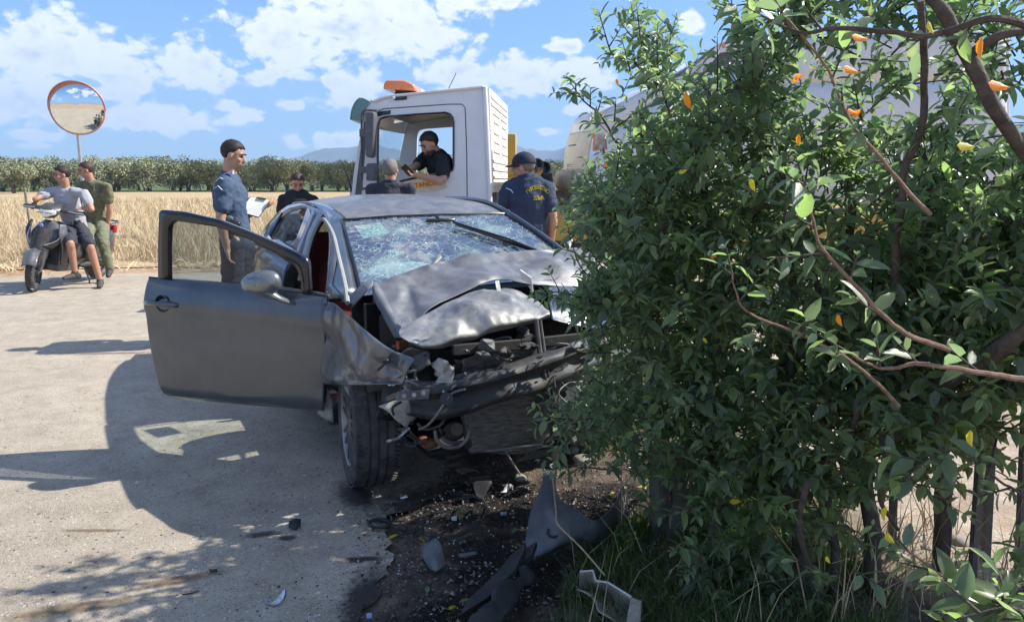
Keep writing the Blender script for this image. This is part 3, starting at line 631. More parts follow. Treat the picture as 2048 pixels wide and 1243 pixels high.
# windscreen: shattered laminated glass, two spider webs
def windscreen_mat():
    m = bpy.data.materials.new('shattered_glass'); m.use_nodes = True; N = m.node_tree.nodes; L = m.node_tree.links; N.clear()
    out = N.new('ShaderNodeOutputMaterial'); tc = N.new('ShaderNodeTexCoord')
    def mt(op, a, b=None, c=None, clamp=False):
        q = N.new('ShaderNodeMath'); q.operation = op; q.use_clamp = clamp
        for i, v in enumerate((a, b, c)):
            if v is None: continue
            if isinstance(v, (int, float)): q.inputs[i].default_value = v
            else: L.new(v, q.inputs[i])
        return q.outputs[0]
    sp = N.new('ShaderNodeSeparateXYZ'); L.new(tc.outputs['Object'], sp.inputs[0]); X = sp.outputs[0]; Y = mt('MULTIPLY', sp.outputs[1], 1.15)
    crack = None
    def web(cx, cy, ka, kr, w, fall, seed):
        dx = mt('SUBTRACT', X, cx); dy = mt('SUBTRACT', Y, cy * 1.15); r = mt('SQRT', mt('ADD', mt('MULTIPLY', dx, dx), mt('MULTIPLY', dy, dy)))
        cv = N.new('ShaderNodeCombineXYZ'); L.new(mt('MULTIPLY', mt('ARCTAN2', dy, dx), ka), cv.inputs[0]); L.new(mt('MULTIPLY', mt('LOGARITHM', mt('ADD', r, .02), 2.718), kr), cv.inputs[1]); cv.inputs[2].default_value = seed
        nz = N.new('ShaderNodeTexNoise'); nz.inputs['Scale'].default_value = 1.5; L.new(cv.outputs[0], nz.inputs['Vector'])
        ad = N.new('ShaderNodeVectorMath'); ad.operation = 'MULTIPLY_ADD'; L.new(nz.outputs['Color'], ad.inputs[0]); ad.inputs[1].default_value = (.3, .3, 0); L.new(cv.outputs[0], ad.inputs[2])
        vo = N.new('ShaderNodeTexVoronoi'); vo.feature = 'DISTANCE_TO_EDGE'; vo.inputs['Scale'].default_value = 1; L.new(ad.outputs[0], vo.inputs['Vector'])
        th = mt('DIVIDE', w, mt('ADD', r, .06))
        c = mt('SUBTRACT', 1.0, mt('DIVIDE', vo.outputs[0], th), clamp=True)
        f = mt('SUBTRACT', 1.0, mt('DIVIDE', r, fall), clamp=True); f = mt('POWER', f, .6)
        return mt('MULTIPLY', c, f), mt('SUBTRACT', 1.0, mt('MULTIPLY', r, 8.0), clamp=True)
    cs = [web(-.24, .90, 7, 5, .015, .8, 1.0), web(.40, .86, 6, 4.5, .015, .65, 3.3), web(-.44, .58, 9, 3, .012, .6, 5.1), web(.1, .55, 8, 4, .006, .7, 7.7)]
    core = None
    for c, k in cs:
        crack = c if crack is None else mt('MAXIMUM', crack, c); core = k if core is None else mt('ADD', core, k)
    vf = N.new('ShaderNodeTexVoronoi'); vf.feature = 'DISTANCE_TO_EDGE'; vf.inputs['Scale'].default_value = 70; L.new(tc.outputs['Object'], vf.inputs['Vector'])
    n = N.new('ShaderNodeTexNoise'); n.inputs['Scale'].default_value = 5; n.inputs['Detail'].default_value = 6; L.new(tc.outputs['Object'], n.inputs['Vector'])
    fine = mt('MULTIPLY', mt('SUBTRACT', 1.0, mt('MULTIPLY', vf.outputs[0], 14.0), clamp=True), mt('MULTIPLY', mt('SUBTRACT', mt('ADD', n.outputs[0], mt('MULTIPLY', core, .16)), .53), 5.0, clamp=True), clamp=True)
    # breakup so the lines glint on and off
    n2 = N.new('ShaderNodeTexNoise'); n2.inputs['Scale'].default_value = 14; n2.inputs['Detail'].default_value = 4; L.new(tc.outputs['Object'], n2.inputs['Vector'])
    glint = mt('MULTIPLY', mt('SUBTRACT', n2.outputs[0], .38), 5.0, clamp=True)
    fac = mt('MAXIMUM', mt('MULTIPLY', crack, glint), mt('MULTIPLY', fine, .15)); fac = mt('MAXIMUM', fac, mt('MULTIPLY', core, .35))
    tr = N.new('ShaderNodeBsdfTransparent'); tr.inputs[0].default_value = (.70, .80, .76, 1)
    gl = N.new('ShaderNodeBsdfGlossy'); gl.inputs[1].default_value = .04; fr = N.new('ShaderNodeFresnel'); fr.inputs[0].default_value = 1.5
    bp = N.new('ShaderNodeBump'); bp.inputs['Distance'].default_value = .0012; L.new(mt('ADD', crack, mt('MULTIPLY', n.outputs[0], .8)), bp.inputs['Height']); L.new(bp.outputs[0], gl.inputs['Normal']); pass
    m1 = N.new('ShaderNodeMixShader'); L.new(mt('MULTIPLY_ADD', fr.outputs[0], .55, .005, clamp=True), m1.inputs[0]); L.new(tr.outputs[0], m1.inputs[1]); L.new(gl.outputs[0], m1.inputs[2])
    d = N.new('ShaderNodeBsdfDiffuse'); d.inputs[0].default_value = (.66, .88, .80, 1); t2 = N.new('ShaderNodeBsdfTranslucent'); t2.inputs[0].default_value = (.45, .85, .72, 1)
    dd = N.new('ShaderNodeMixShader'); dd.inputs[0].default_value = .5; L.new(d.outputs[0], dd.inputs[1]); L.new(t2.outputs[0], dd.inputs[2])
    m2 = N.new('ShaderNodeMixShader'); L.new(fac, m2.inputs[0]); L.new(m1.outputs[0], m2.inputs[1]); L.new(dd.outputs[0], m2.inputs[2])
    du = N.new('ShaderNodeBsdfDiffuse'); du.inputs[0].default_value = (.42, .42, .40, 1)
    m3 = N.new('ShaderNodeMixShader'); L.new(mt('MULTIPLY', n.outputs[0], .10), m3.inputs[0]); L.new(m2.outputs[0], m3.inputs[1]); L.new(du.outputs[0], m3.inputs[2])
    L.new(m3.outputs[0], out.inputs[0]); return m

XC = .055
# roof
rows = []
for y, zs, zc, w in [(1.14, 1.272, 1.285, .565), (1.45, 1.330, 1.375, .575), (1.9, 1.352, 1.405, .58), (2.4, 1.335, 1.39, .575), (2.8, 1.285, 1.35, .56), (3.2, 1.20, 1.275, .53)]:
    rows.append([(XC + w * t, y - (.02 * (1 - t * t) if y < 1.3 else 0), zs + (zc - zs) * (1 - abs(t) ** 2.2)) for t in (-1, -.8, -.4, 0, .4, .8, 1)])
v, f = patch(rows, 6, 6, lambda p, a, b: p + Vector((0, 0, .003 * fbm(p * 5, 1, 2))))
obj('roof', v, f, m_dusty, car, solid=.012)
# windscreen and its surround
hl = LY(683, 440, 1.13); hr = LY(1010, 428, 1.13); bl = LY(735, 610, .36); br = LY(1125, 505, .38); br.z = .93; bl.z = .90; bl.x = -.66; br.x = .78
def wsp(a, b, off=0):       # a across 0..1, b 0 top .. 1 bottom
    t = hl.lerp(hr, a); q = bl.lerp(br, a); p = t.lerp(q, b); bow = 4 * a * (1 - a)
    p.y -= .09 * bow * (.4 + .6 * b); p.z += .02 * sin(pi * b) + .012 * bow - .02 * bow * b * 0; return p + Vector((0, -.5, .8)) * (off - .006 * fbm(Vector((a * 5, b * 4, 0)), 1, 3))
n, m_ = 41, 25; v = [wsp(i / (n - 1), j / (m_ - 1)) for j in range(m_) for i in range(n)]
obj('windscreen', v, gridfaces(n, m_), windscreen_mat(), car)
band = MB(); 
for (a0, b0, a1, b1, w) in [(0, 0, 1, 0, .018), (0, 0, 0, 1, .024), (1, 0, 1, 1, .024)]:
    band.tube([wsp(a0 + (a1 - a0) * t / 12, b0 + (b1 - b0) * t / 12, .003) for t in range(13)], w * .5, 6)
band.build('windscreen_seal', m_gloss, car)
# pillars and cant rails
def pillar(name, outer, inner, m, parent=car, th=.03, n=24, bulge=.012):
    a = resample(catmull(outer, 6), n); b = resample(catmull(inner, 6), n); vs = []
    for t in (0, .25, .5, .75, 1):
        for i in range(n):
            p = a[i].lerp(b[i], t); vs.append(p + Vector((-1 if p.x < 0 else 1, -.2, .4)).normalized() * bulge * sin(pi * t))
    return obj(name, vs, gridfaces(n, 5), m, parent, solid=th)
po = [ons(Vector((0, y, z))) for y, z in [(2.5, 1.332), (2.0, 1.352), (1.62, 1.335), (1.254, 1.288), (.9, 1.20), (.64, 1.095), (.44, .985), (.34, .90)]]
pi_ = [Vector((-.52, 2.3, 1.345)), Vector((-.52, 1.9, 1.355)), Vector((-.52, 1.5, 1.338)), Vector((-.515, 1.16, 1.275))] + [wsp(0, t) for t in (.25, .5, .75, 1)]
pillar('windscreen_pillar', po, pi_, m_paint)
mir = lambda p: Vector((.03 - p.x, p.y, p.z))
pr_in = [Vector((2 * XC + .52, 2.3, 1.345)), Vector((2 * XC + .52, 1.9, 1.355)), Vector((2 * XC + .52, 1.5, 1.338)), Vector((2 * XC + .515, 1.16, 1.275))] + [wsp(1, t) for t in (.25, .5, .75, 1)]
pillar('windscreen_pillar', [p + Vector((.055, .04, -.035)) for p in pr_in], pr_in, m_paint)
# rear side: frame of rear door and quarter around the glass
win = [LS(*q) for q in [(585, 496), (602, 452), (615, 414), (598, 415), (580, 420), (562, 434), (545, 455), (536, 470), (556, 478)]]
wout = [ons(Vector((0, y, z))) for y, z in [(1.18, 1.0), (1.33, 1.188), (1.465, 1.318), (2.1, 1.345), (2.6, 1.315), (2.95, 1.24), (3.2, 1.12), (3.15, 1.0), (1.96, 1.0)]]
def ring(name, outer, inner, m, parent, th=.02, off=0):
    n = len(outer) * 6; a = resample(outer + outer[:1], n); b = resample(inner + inner[:1], n)
    vs = [ons(a[i].lerp(b[i], t), off) for t in (0, .5, 1) for i in range(n)]; return obj(name, vs, gridfaces(n, 3), m, parent, solid=th)
rd = ring('rear_door', wout, win, m_paint, car)
zc = sum((p for p in win), Vector()) / len(win); gv = [ons(p, -.012) for p in resample(win + win[:1], 40)]
obj('window', gv + [ons(zc, -.012)], [(i, i + 1, 40) for i in range(39)], m_glassr, rd)
MB().tube([ons(LS(565, 427), .002), ons(LS(542, 472), .002)], .011, 6).build('window_divider', m_gloss, rd)
bp_o = [LS(*q) for q in [(641, 418), (624, 450), (612, 480), (603, 520), (596, 560)]]; bp_i = [LS(*q) for q in [(648, 432), (636, 446), (622, 478), (612, 515), (606, 560)]]
pillar('door_pillar', [p + Vector((-.004, 0, 0)) for p in bp_o], bp_i, m_gloss, bulge=.004)
MB().tube(catmull([ons(p, .005) for p in [LS(*q) for q in [(610, 560), (615, 515), (624, 478), (637, 449), (646, 438), (655, 445), (668, 470), (679, 515), (692, 570), (697, 605)]]], 5), .012, 7).build('door_seal', m_seal, car)
# lower side (sill, rear door, quarter) left and right
def side_panel(name, y0, y1, z0, z1, m, right=False, ny=40, nz=14):
    vs = []
    for j in range(nz):
        for i in range(ny):
            y = y0 + (y1 - y0) * i / (ny - 1); zt = z1(y) if callable(z1) else z1; z = z0 + (zt - z0) * j / (nz - 1)
            d = sqrt((y - 2.58) ** 2 + (z - .31) ** 2)
            if d < .36 and z > .0:                          # wheel arch cut
                a = atan2(max(z - .31, 0.001), y - 2.58); y2 = 2.58 + .36 * cos(a); z2 = .31 + .36 * sin(a)
                if abs(y - 2.58) < .36: z2 = .31 + sqrt(max(.36 ** 2 - (y - 2.58) ** 2, 0)); z = max(z, z2)
            p = Vector((-sx(y, z), y, z)); vs.append(mir(p) if right else p)
    return obj(name, vs, gridfaces(ny, nz), m, car, solid=.015)
belt = lambda y: .95 + .05 * (y - .5) + (0 if y < 2.9 else -.25 * (y - 2.9))
side_panel('rear_quarter', 1.32, 3.45, .22, belt, m_paint); side_panel('rear_quarter', 1.32, 3.45, .22, belt, m_paint, True)
side_panel('front_door', .42, 1.32, .22, belt, m_paint, True)
MB().box((-.80, .86, .26), (.12, .95, .13)).build('sill', m_paint, car, bevel=.02)
# greenhouse right side strip and tailgate
rt_ = [mir(p) for p in wout]; ring_r = [mir(p) for p in win]
n = 54; a = resample(rt_ + rt_[:1], n); b = resample(ring_r + ring_r[:1], n)
obj('rear_door', [a[i].lerp(b[i], t) for t in (0, 1) for i in range(n)], gridfaces(n, 2), m_paint, car, solid=.02)
rows = [[(XC + w * t, y + .06 * (1 - t * t), z) for t in (-1, -.5, 0, .5, 1)] for y, z, w in [(3.42, .35, .74), (3.47, .6, .76), (3.45, .85, .72)]]
v, f = patch(rows, 4, 4); obj('tailgate', v, f, m_paint, car, solid=.02)
rows = [[(XC + w * t, y + .05 * (1 - t * t), z) for t in (-1, -.5, 0, .5, 1)] for y, z, w in [(3.44, .86, .70), (3.33, 1.05, .62), (3.2, 1.21, .52)]]
v, f = patch(rows, 4, 4); obj('rear_window', v, f, m_glassr, car)
fwin = [mir(ons(Vector((0, y, z)))) + Vector((-.02, 0, 0)) for y, z in [(.62, 1.04), (.95, 1.17), (1.25, 1.27), (1.46, 1.29), (1.40, 1.03)]]
obj('front_window', fwin, [tuple(range(5))], glass('sun_dimming_dusty_glass', (.10, .125, .13), .85, .02, damt=.15), car, smooth=False, solid=.004)  # tint darkened to dim the sun patch inside the door's shadow
MB().tube([mir(ons(Vector((0, y, z)))) for y, z in [(1.44, 1.30), (1.40, 1.0)]], .035, 8).build('door_pillar', m_gloss, car)
# floor, bulkhead, cabin
MB().box((XC, 1.9, .24), (1.5, 3.0, .06)).box((XC, .32, .55), (1.42, .05, .62)).build('floor_pan', m_dark, car)
dash = []
for y, z in [(.42, .93), (.6, .95), (.78, .90), (.84, .78), (.80, .6)]: dash.append([(XC + .64 * t, y + .03 * (1 - t * t), z + .02 * (1 - t * t)) for t in (-1, -.5, 0, .5, 1)])
v, f = patch(dash, 4, 4); obj('dashboard', v, f, m_blk, car, solid=.02)
MB().lathe([(.185 + .014 * cos(2 * pi * k / 8), .014 * sin(2 * pi * k / 8)) for k in range(8)], (.43, .88, .84), (0, 1, .35), 36, True).build('steering_wheel', m_blk, car)
m_airbag = mat('airbag_cloth', (.62, .66, .62), .8, var=.1, vs=15, bump=.01, bs=12)
MB().ball((.42, .78, .86), (.24, .1, .14), 18).build('airbag', m_airbag, car)
MB().ball((-.3, .70, .93), (.3, .16, .10), 18).build('airbag', m_airbag, car)
def seat(x, y):
    s = MB(); prof = [(0, .5), (.22, .48), (.45, .54)]
    rows = [[(x + .25 * t, y + a, z + .05 * (abs(t) ** 3)) for t in (-1, -.6, 0, .6, 1)] for a, z in [(-.5, .40), (-.48, .52), (-.2, .50), (.02, .48)]]
    v, f = patch(rows, 4, 4); so = obj('seat', v, f, m_red, car, solid=.09)
    rows = [[(x + w * t, y + a - .05 * (abs(t) ** 3), z) for t in (-1, -.6, 0, .6, 1)] for a, z, w in [(.0, .46, .25), (.06, .7, .27), (.13, .95, .25), (.16, 1.03, .2)]]
    v, f = patch(rows, 4, 4); bo = obj('backrest', v, f, m_red, car, solid=.1, bevel=.02)
    MB().box((x, y + .19, 1.13), (.24, .1, .17)).build('headrest', m_red, car, bevel=.03)
seat(-.33, 1.28); seat(.43, 1.28)
MB().box((XC, 2.35, .55), (1.2, .5, .16)).box((XC, 2.6, .82), (1.2, .12, .55)).build('rear_bench', m_red, car, bevel=.04)
MB().box((.07, 1.0, 1.235), (.2, .03, .06)).bar((.07, .98, 1.23), (.07, 1.08, 1.28), .02).build('interior_mirror', m_gloss, car, bevel=.01)
# sticker sheet behind the glass, sun visor, wiper
c0 = wsp(.10, .10, -.01); sv = [wsp(a, b, -.010) for a, b in ((.06, .09), (.20, .075), (.215, .26), (.08, .31))]
obj('green_sheet', sv, [(0, 1, 2, 3)], mat('mint_paper', (.42, .55, .42), .7, var=.05), car, smooth=False, solid=.001)
w = MB(); w.bar(wsp(.57, .24, .03), wsp(.93, .86, .03), .012, .02); w.tube([wsp(.56, .22, .035), wsp(.75, .55, .045), wsp(.9, .84, .04)], .007, 6); w.build('wiper', m_gloss, car)
w = MB(); w.tube([wsp(.26, .93, .02), wsp(.3, .8, .03), wsp(.36, .70, .03)], .008, 6); w.bar(wsp(.25, .95, .02), wsp(.36, .68, .03), .012, .016); w.build('wiper', mat('worn_grey_metal', (.35, .32, .28), .5, .4), car)
co = MB(); co.box((XC, .30, .88), (1.3, .14, .05)); co.build('scuttle', m_blk, car)

# buckled bonnet
def grid(px): return [[LY(*q) for q in r] for r in px]
A = [[(752, 566, .26), (800, 549, .28), (858, 530, .3), (930, 513, .33), (1000, 506, .33), (1060, 501, .33), (1120, 496, .33), (1188, 493, .3)],
     [(760, 580, .17), (806, 568, .2), (845, 556, .2), (920, 532, .24), (1000, 522, .25), (1052, 530, .20), (1110, 512, .24), (1190, 512, .22)],
     [(775, 612, .02), (815, 600, .1), (845, 592, .06), (925, 555, .12), (1000, 540, .12), (1046, 548, .02), (1105, 545, .1), (1192, 540, .12)],
     [(798, 655, -.2), (830, 650, -.17), (862, 616, -.12), (940, 579, -.05), (1000, 560, -.02), (1048, 566, -.08), (1098, 572, 0), (1192, 575, .02)]]
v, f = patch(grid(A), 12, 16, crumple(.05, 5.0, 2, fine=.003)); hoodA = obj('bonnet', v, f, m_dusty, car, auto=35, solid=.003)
B = [[(800, 656, -.22), (850, 630, -.17), (900, 603, -.13), (950, 584, -.1), (1010, 576, -.08), (1056, 592, -.12), (1094, 618, -.18)],
     [(797, 664, -.3), (850, 645, -.28), (900, 622, -.27), (955, 602, -.26), (1015, 594, -.26), (1058, 606, -.28), (1096, 621, -.28)],
     [(800, 674, -.36), (858, 665, -.38), (910, 646, -.38), (965, 630, -.38), (1022, 619, -.38), (1062, 616, -.36), (1098, 623, -.34)],
     [(815, 682, -.4), (872, 689, -.44), (932, 671, -.44), (985, 657, -.44), (1035, 645, -.44), (1070, 635, -.41), (1099, 628, -.38)],
     [(822, 688, -.38), (876, 697, -.41), (932, 680, -.41), (985, 665, -.41), (1035, 653, -.41), (1070, 643, -.38), (1099, 634, -.35)]]
m_lip = mat('scraped_bonnet_edge', (.19, .2, .21), .4, .3, var=.3, vs=30, coat=.2, dirt=(.44, .40, .34), damt=.6, ds=9, bump=.0006, bs=90)
v, f = patch(grid(B), 12, 10, crumple(.04, 7, 5, fine=.005)); obj('bonnet_lip', v, f, m_lip, hoodA, auto=35, solid=.003)
C_ = [[(742, 568, .24), (746, 566, .25), (752, 566, .26)], [(752, 600, .1), (760, 596, .08), (775, 608, .04)], [(772, 640, -.06), (782, 638, -.1), (796, 652, -.18)], [(792, 676, -.22), (800, 676, -.26), (808, 676, -.32)]]
v, f = patch(grid(C_), 5, 8, crumple(.006, 12, 8)); obj('bonnet_flank', v, f, m_dusty, hoodA, auto=35, solid=.01)
# raised left corner of the bonnet: folded strip running back to the pillar
Dd = [[(684, 606, .34), (700, 592, .32), (722, 573, .28), (740, 563, .26)], [(690, 600, .3), (706, 588, .28), (726, 572, .24), (746, 562, .22)], [(704, 616, .24), (716, 603, .2), (733, 584, .16), (745, 572, .16)]]
v, f = patch(grid(Dd), 7, 5, crumple(.008, 10, 12)); obj('bonnet_corner', v, f, m_lip, hoodA, auto=35, solid=.006)
# spikes and torn bits of the bonnet
for _tb in (0,):
  MB().prism([LY(1040, 540, .0), LY(1062, 556, -.05), LY(1066, 585, -.08), LY(1052, 566, -.05), LY(1044, 560, -.03)], (.01, .01, .004)).build('torn_edge', m_alu, hoodA)
MB().prism([LY(990, 562, -.06), LY(998, 560, -.06), LY(1004, 590, -.12), LY(996, 592, -.12)], (.003, .006, 0)).build('torn_edge', m_alu, hoodA)
MB().prism([LY(800, 640, -.2), LY(818, 632, -.2), LY(826, 648, -.24), LY(812, 662, -.26), LY(806, 676, -.3)], (.004, .01, .002)).build('torn_edge', m_alu, hoodA)
# left wing (crushed)
Wg = [[(655, 606, .32), (676, 604, .14), (700, 622, -.05), (728, 646, -.2), (756, 670, -.32), (792, 696, -.44), (832, 712, -.50)],
      [(650, 640, .36), (668, 650, .2), (700, 664, -.05), (736, 686, -.27), (766, 702, -.38), (798, 712, -.46), (838, 718, -.52)],
      [(636, 690, .46), (664, 692, .24), (700, 700, -.06), (736, 718, -.28), (770, 730, -.4), (800, 736, -.47), (828, 738, -.52)],
      [(636, 735, .48), (660, 732, .28), (700, 738, -.06), (738, 746, -.3), (772, 750, -.41), (800, 752, -.47), (822, 752, -.5)],
      [(650, 764, .4), (672, 766, .2), (702, 767, -.06), (738, 767, -.28), (772, 766, -.4), (798, 766, -.46), (815, 765, -.5)]]
def wing_pt(px, py, y):
    return LY(px, py, y)
v, f = patch([[wing_pt(*q) + Vector((-.028, -.01, 0)) for q in r] for r in Wg], 9, 8, crumple(.085, 7, 21, (-.5, -.85, .2), .003)); wing = obj('front_wing', v, f, m_fender, car, auto=35, solid=.003)
# right wing, bluish dark behind the hedge
Wr = [[(1096, 574, .0), (1140, 572, .0), (1192, 574, .0), (1250, 570, .05)], [(1098, 604, -.2), (1140, 610, -.2), (1192, 614, -.2), (1250, 610, -.1)], [(1104, 640, -.3), (1145, 650, -.32), (1190, 660, -.3), (1250, 680, -.2)]]
v, f = patch(grid(Wr), 8, 8, crumple(.02, 7, 31)); obj('front_wing', v, f, m_fender, car, auto=35, solid=.003)
for yy, zz in [((.35, -.1), (.3, .9))]:
    vs = []
    for j in range(10):
        for i in range(12):
            y = .42 - .5 * i / 11; z = .55 + .4 * j / 9; vs.append((.87 - .06 * i / 11, y, z))
    obj('wing_side', vs, gridfaces(12, 10), m_paint, car, solid=.004)

# wheels
def wheel(c, axis, name='wheel', fancy=True):
    c = Vector(c); ax_ = Vector(axis).normalized(); R_, wd = .315, .108
    t = MB(); prof = [(.205, -wd + .012), (.225, -wd + .002), (.27, -wd - .004), (.298, -wd + .006), (.311, -wd + .028)]
    for k in range(4):
        a = -.078 + k * .04; prof += [(.3145, a), (.3145, a + .028), (.306, a + .0285), (.306, a + .0395)]
    prof = prof[:-2] + [(.311, wd - .028), (.298, wd - .006), (.27, wd + .004), (.225, wd - .002), (.205, wd - .012)]
    t.lathe(prof, c, ax_, 96); ty = t.build('tyre', m_rub, None, auto=30)
    w = ty; w.name = name
    root = w
    r = MB(); r.lathe([(.207, -wd + .01), (.2, -wd + .03), (.195, 0), (.2, wd - .03), (.207, wd - .01), (.212, wd - .004), (.20, wd - .012), (.19, wd - .035), (.186, 0)], c, ax_, 64)
    u = Vector((0, 0, 1)); xx = u.cross(ax_).normalized(); yy = ax_.cross(xx)
    for k in range(7):
        a = 2 * pi * k / 7 + .2; d = xx * cos(a) + yy * sin(a); tn = -xx * sin(a) + yy * cos(a)
        for s_ in (-1, 1): r.bar(c + d * .03 + ax_ * (wd - .03) + tn * s_ * .012, c + d * .198 + ax_ * (wd - .022) + tn * s_ * .03, .016, .026, up=ax_)
    r.cyl(c + ax_ * (wd - .055), c + ax_ * (wd - .018), .055, 24)
    ro = r.build('rim', m_alloy, None); dd = MB().cyl(c + ax_ * .0, c + ax_ * .02, .14, 32).build('brake_disc', m_alu, None)
    return w, ro, dd
def put_wheel(c, axis):
    w, ro, dd = wheel(c, axis); w.parent = car; ro.parent = w; dd.parent = w; return w
wa = Matrix.Rotation(radians(-8), 3, 'Z') @ Vector((-1, 0, .02))
put_wheel((-.748, .03, .315), wa)
put_wheel((.78, .14, .315), (1, .1, 0)); put_wheel((-.77, 2.58, .315), (-1, 0, 0)); put_wheel((.78, 2.58, .315), (1, 0, 0))
# tread blocks: sipes as short raised bars on the front left tyre
wheelL = [o for o in car.children if o.name.startswith('wheel')][0]
tr = MB(); c = Vector((-.748, .03, .315)); xx = Vector((0, 0, 1)).cross(wa).normalized(); yy = wa.cross(xx)
for k in range(84):
    a = 2 * pi * k / 84; d = xx * cos(a) + yy * sin(a); tn = -xx * sin(a) + yy * cos(a)
    for q, o_ in ((-.09, 0), (-.064, 1), (-.024, 0), (.016, 1), (.056, 0), (.09, 1)):
        tr.bar(c + d * .3128 + wa * (q - .011) + tn * .003 * o_, c + d * .3128 + wa * (q + .011) + tn * (.006 + .003 * o_), .009, .0075, up=d)
tr.build('tread_blocks', m_rub, wheelL, smooth=False, kind='stuff')
# wheel housing, liner bits
hs = MB()
for k in range(10):
    a0 = pi * (.2 + .64 * k / 10); a1 = pi * (.2 + .64 * (k + 1) / 10); hs.add([(-.82, .06 - .36 * cos(a0), .33 + .36 * sin(a0)), (-.5, .06 - .36 * cos(a0), .33 + .36 * sin(a0)), (-.5, .06 - .36 * cos(a1), .33 + .36 * sin(a1)), (-.82, .06 - .36 * cos(a1), .33 + .36 * sin(a1))], [(0, 1, 2, 3)])
hs.build('wheel_liner', m_blk, car, solid=.004)
def shard(name, px, th, m, parent=car, cr=.004, **k):          # px: outline (x, y, local y) -> torn plate with thickness
    P = [LY(*q) for q in px]; c = sum(P, Vector()) / len(P); n = len(P); D_ = resample(P + P[:1], n * 3 + 1)[:-1]; rows = []
    vs = []; m2 = len(D_)
    for t in (1, .7, .4):
        for p in D_:
            q = c.lerp(p, t); vs.append(q + Vector((.3, -1, .3)) * cr * (fbm(q * 25, 1, 3) + (1 - t) * .6))
    vs.append(c + Vector((0, -1, .2)) * cr); fs = []
    for j in range(2):
        for i in range(m2): i2 = (i + 1) % m2; fs.append((j * m2 + i, j * m2 + i2, (j + 1) * m2 + i2, (j + 1) * m2 + i))
    for i in range(m2): fs.append((2 * m2 + i, 2 * m2 + (i + 1) % m2, 3 * m2))
    return obj(name, vs, fs, m, parent, solid=th, auto=30, **k)
shard('liner_strip', [(688, 768, -.02), (722, 768, -.1), (742, 790, -.2), (757, 830, -.25), (735, 818, -.2), (706, 798, -.1), (692, 782, -.05)], .006, mat('dusty_liner', (.19, .19, .185), .7, var=.2, vs=20, dirt=(.3, .27, .22), damt=.5, ds=10), label='grey torn arch edge over the tyre')
shard('sill_end', [(641, 770, .4), (652, 766, .4), (664, 800, .38), (668, 845, .36), (655, 838, .38), (634, 826, .42), (648, 815, .4)], .006, m_cream, label='bent pale inner sill flange')
shard('headlight_bracket', [(757, 812, -.4), (790, 800, -.42), (820, 795, -.46), (832, 812, -.46), (830, 838, -.46), (818, 842, -.46), (814, 856, -.46), (790, 838, -.45), (775, 822, -.42)], .012, m_cream, label='broken cream headlamp bracket')
shard('headlight_shell', [(862, 728, -.5), (878, 714, -.52), (896, 722, -.54), (910, 742, -.55), (904, 768, -.56), (880, 780, -.54), (866, 776, -.52), (884, 760, -.53), (868, 748, -.5), (872, 738, -.5)], .005, m_alu, label='torn pale headlamp shell curling outward')
shard('lamp_housing', [(768, 765, -.3), (830, 762, -.36), (860, 775, -.42), (840, 795, -.42), (800, 800, -.4), (762, 812, -.38)], .02, m_blk)
shard('grey_duct', [(825, 715, -.35), (858, 700, -.4), (862, 728, -.42), (838, 745, -.4), (824, 738, -.36)], .02, mat('grey_duct', (.11, .12, .115), .6, var=.2))
shard('lamp_reflector', [(772, 758, -.36), (800, 758, -.36), (798, 772, -.38), (776, 772, -.38)], .01, mat('reflector', (.75, .78, .82), .12, 1.), label='bright piece of headlamp reflector')
m_hose_ = mat('black_cable', (.02, .02, .022), .5, var=.2, dirt=(.15, .13, .11), damt=.4, ds=14)
# radiator: wavy core with fins
def rad_pt(a, b):
    tl, tr_, bl_, br_ = LY(918, 722, -.44), LY(1190, 680, -.38), LY(930, 893, -.40), LY(1112, 882, -.30)
    p = tl.lerp(tr_, a).lerp(bl_.lerp(br_, a), b); p.y += .035 * sin(a * 3 + b * 5) + .02 * fbm(Vector((a * 3, b * 3, 0)), 1, 3) - .04 * sin(pi * a); p.z += .012 * sin(a * 5 + b * 2); return p
n, m_ = 50, 190; vs = []
for j in range(m_):
    for i in range(n):
        p = rad_pt(i / (n - 1), j / (m_ - 1)); p.y += .006 * (1 if j % 4 < 2 else -1) + .004 * fbm(p * 18, 1, 2); vs.append(p)
m_core = mat('radiator_core', (.15, .14, .13), .6, .3, var=.8, vs=22, dirt=(.17, .14, .11), damt=.7, ds=6, aniso=(1, 1, 6))
radr = obj('radiator', vs, gridfaces(n, m_), m_core, car, auto=30, solid=.03)
rt = MB(); rt.tube([rad_pt(.0, t / 8) + Vector((0, -.012, 0)) for t in range(9)], .018, 8); rt.build('side_tank', m_blk, radr)
for k in range(26):
    pass
sd = MB()
for k in range(34): p = rad_pt(.035, .62 + .38 * k / 34) + Vector((.004, -.02, 0)); sd.box(p, (.008, .008, .004))
sd.build('tank_crimps', m_alu, radr)
# slam panel, bumper beam
MB().bar(LY(905, 700, -.48), LY(1040, 688, -.46), .02, .05).bar(LY(1040, 688, -.46), LY(1190, 672, -.40), .02, .05).build('slam_panel', m_dark, car, bevel=.005)
beam = [LY(818, 790, -.50), LY(870, 798, -.54), (LY(930, 785, -.56)), LY(1000, 766, -.58), LY(1080, 742, -.56), LY(1190, 700, -.5), LY(1250, 690, -.42)]
rows = []
for dy, dz in ((.05, .075), (.0, .07), (-.02, .045), (.006, .015), (.004, -.012), (-.018, -.045), (.0, -.07), (.05, -.072)): rows.append([p + Vector((0, dy, dz * (1 + .25 * fbm(p * 6, 1, 2)) - .015)) for p in beam])
v, f = patch(rows, 9, 3, crumple(.022, 9, 41, (0, -1, .3), .005))
bb = obj('bumper_beam', v, f, mat('beam_black', (.028, .034, .038), .5, .2, var=.25, vs=20, dirt=(.14, .12, .1), damt=.55, ds=7, bump=.0015, bs=30), car, auto=35, solid=.004)
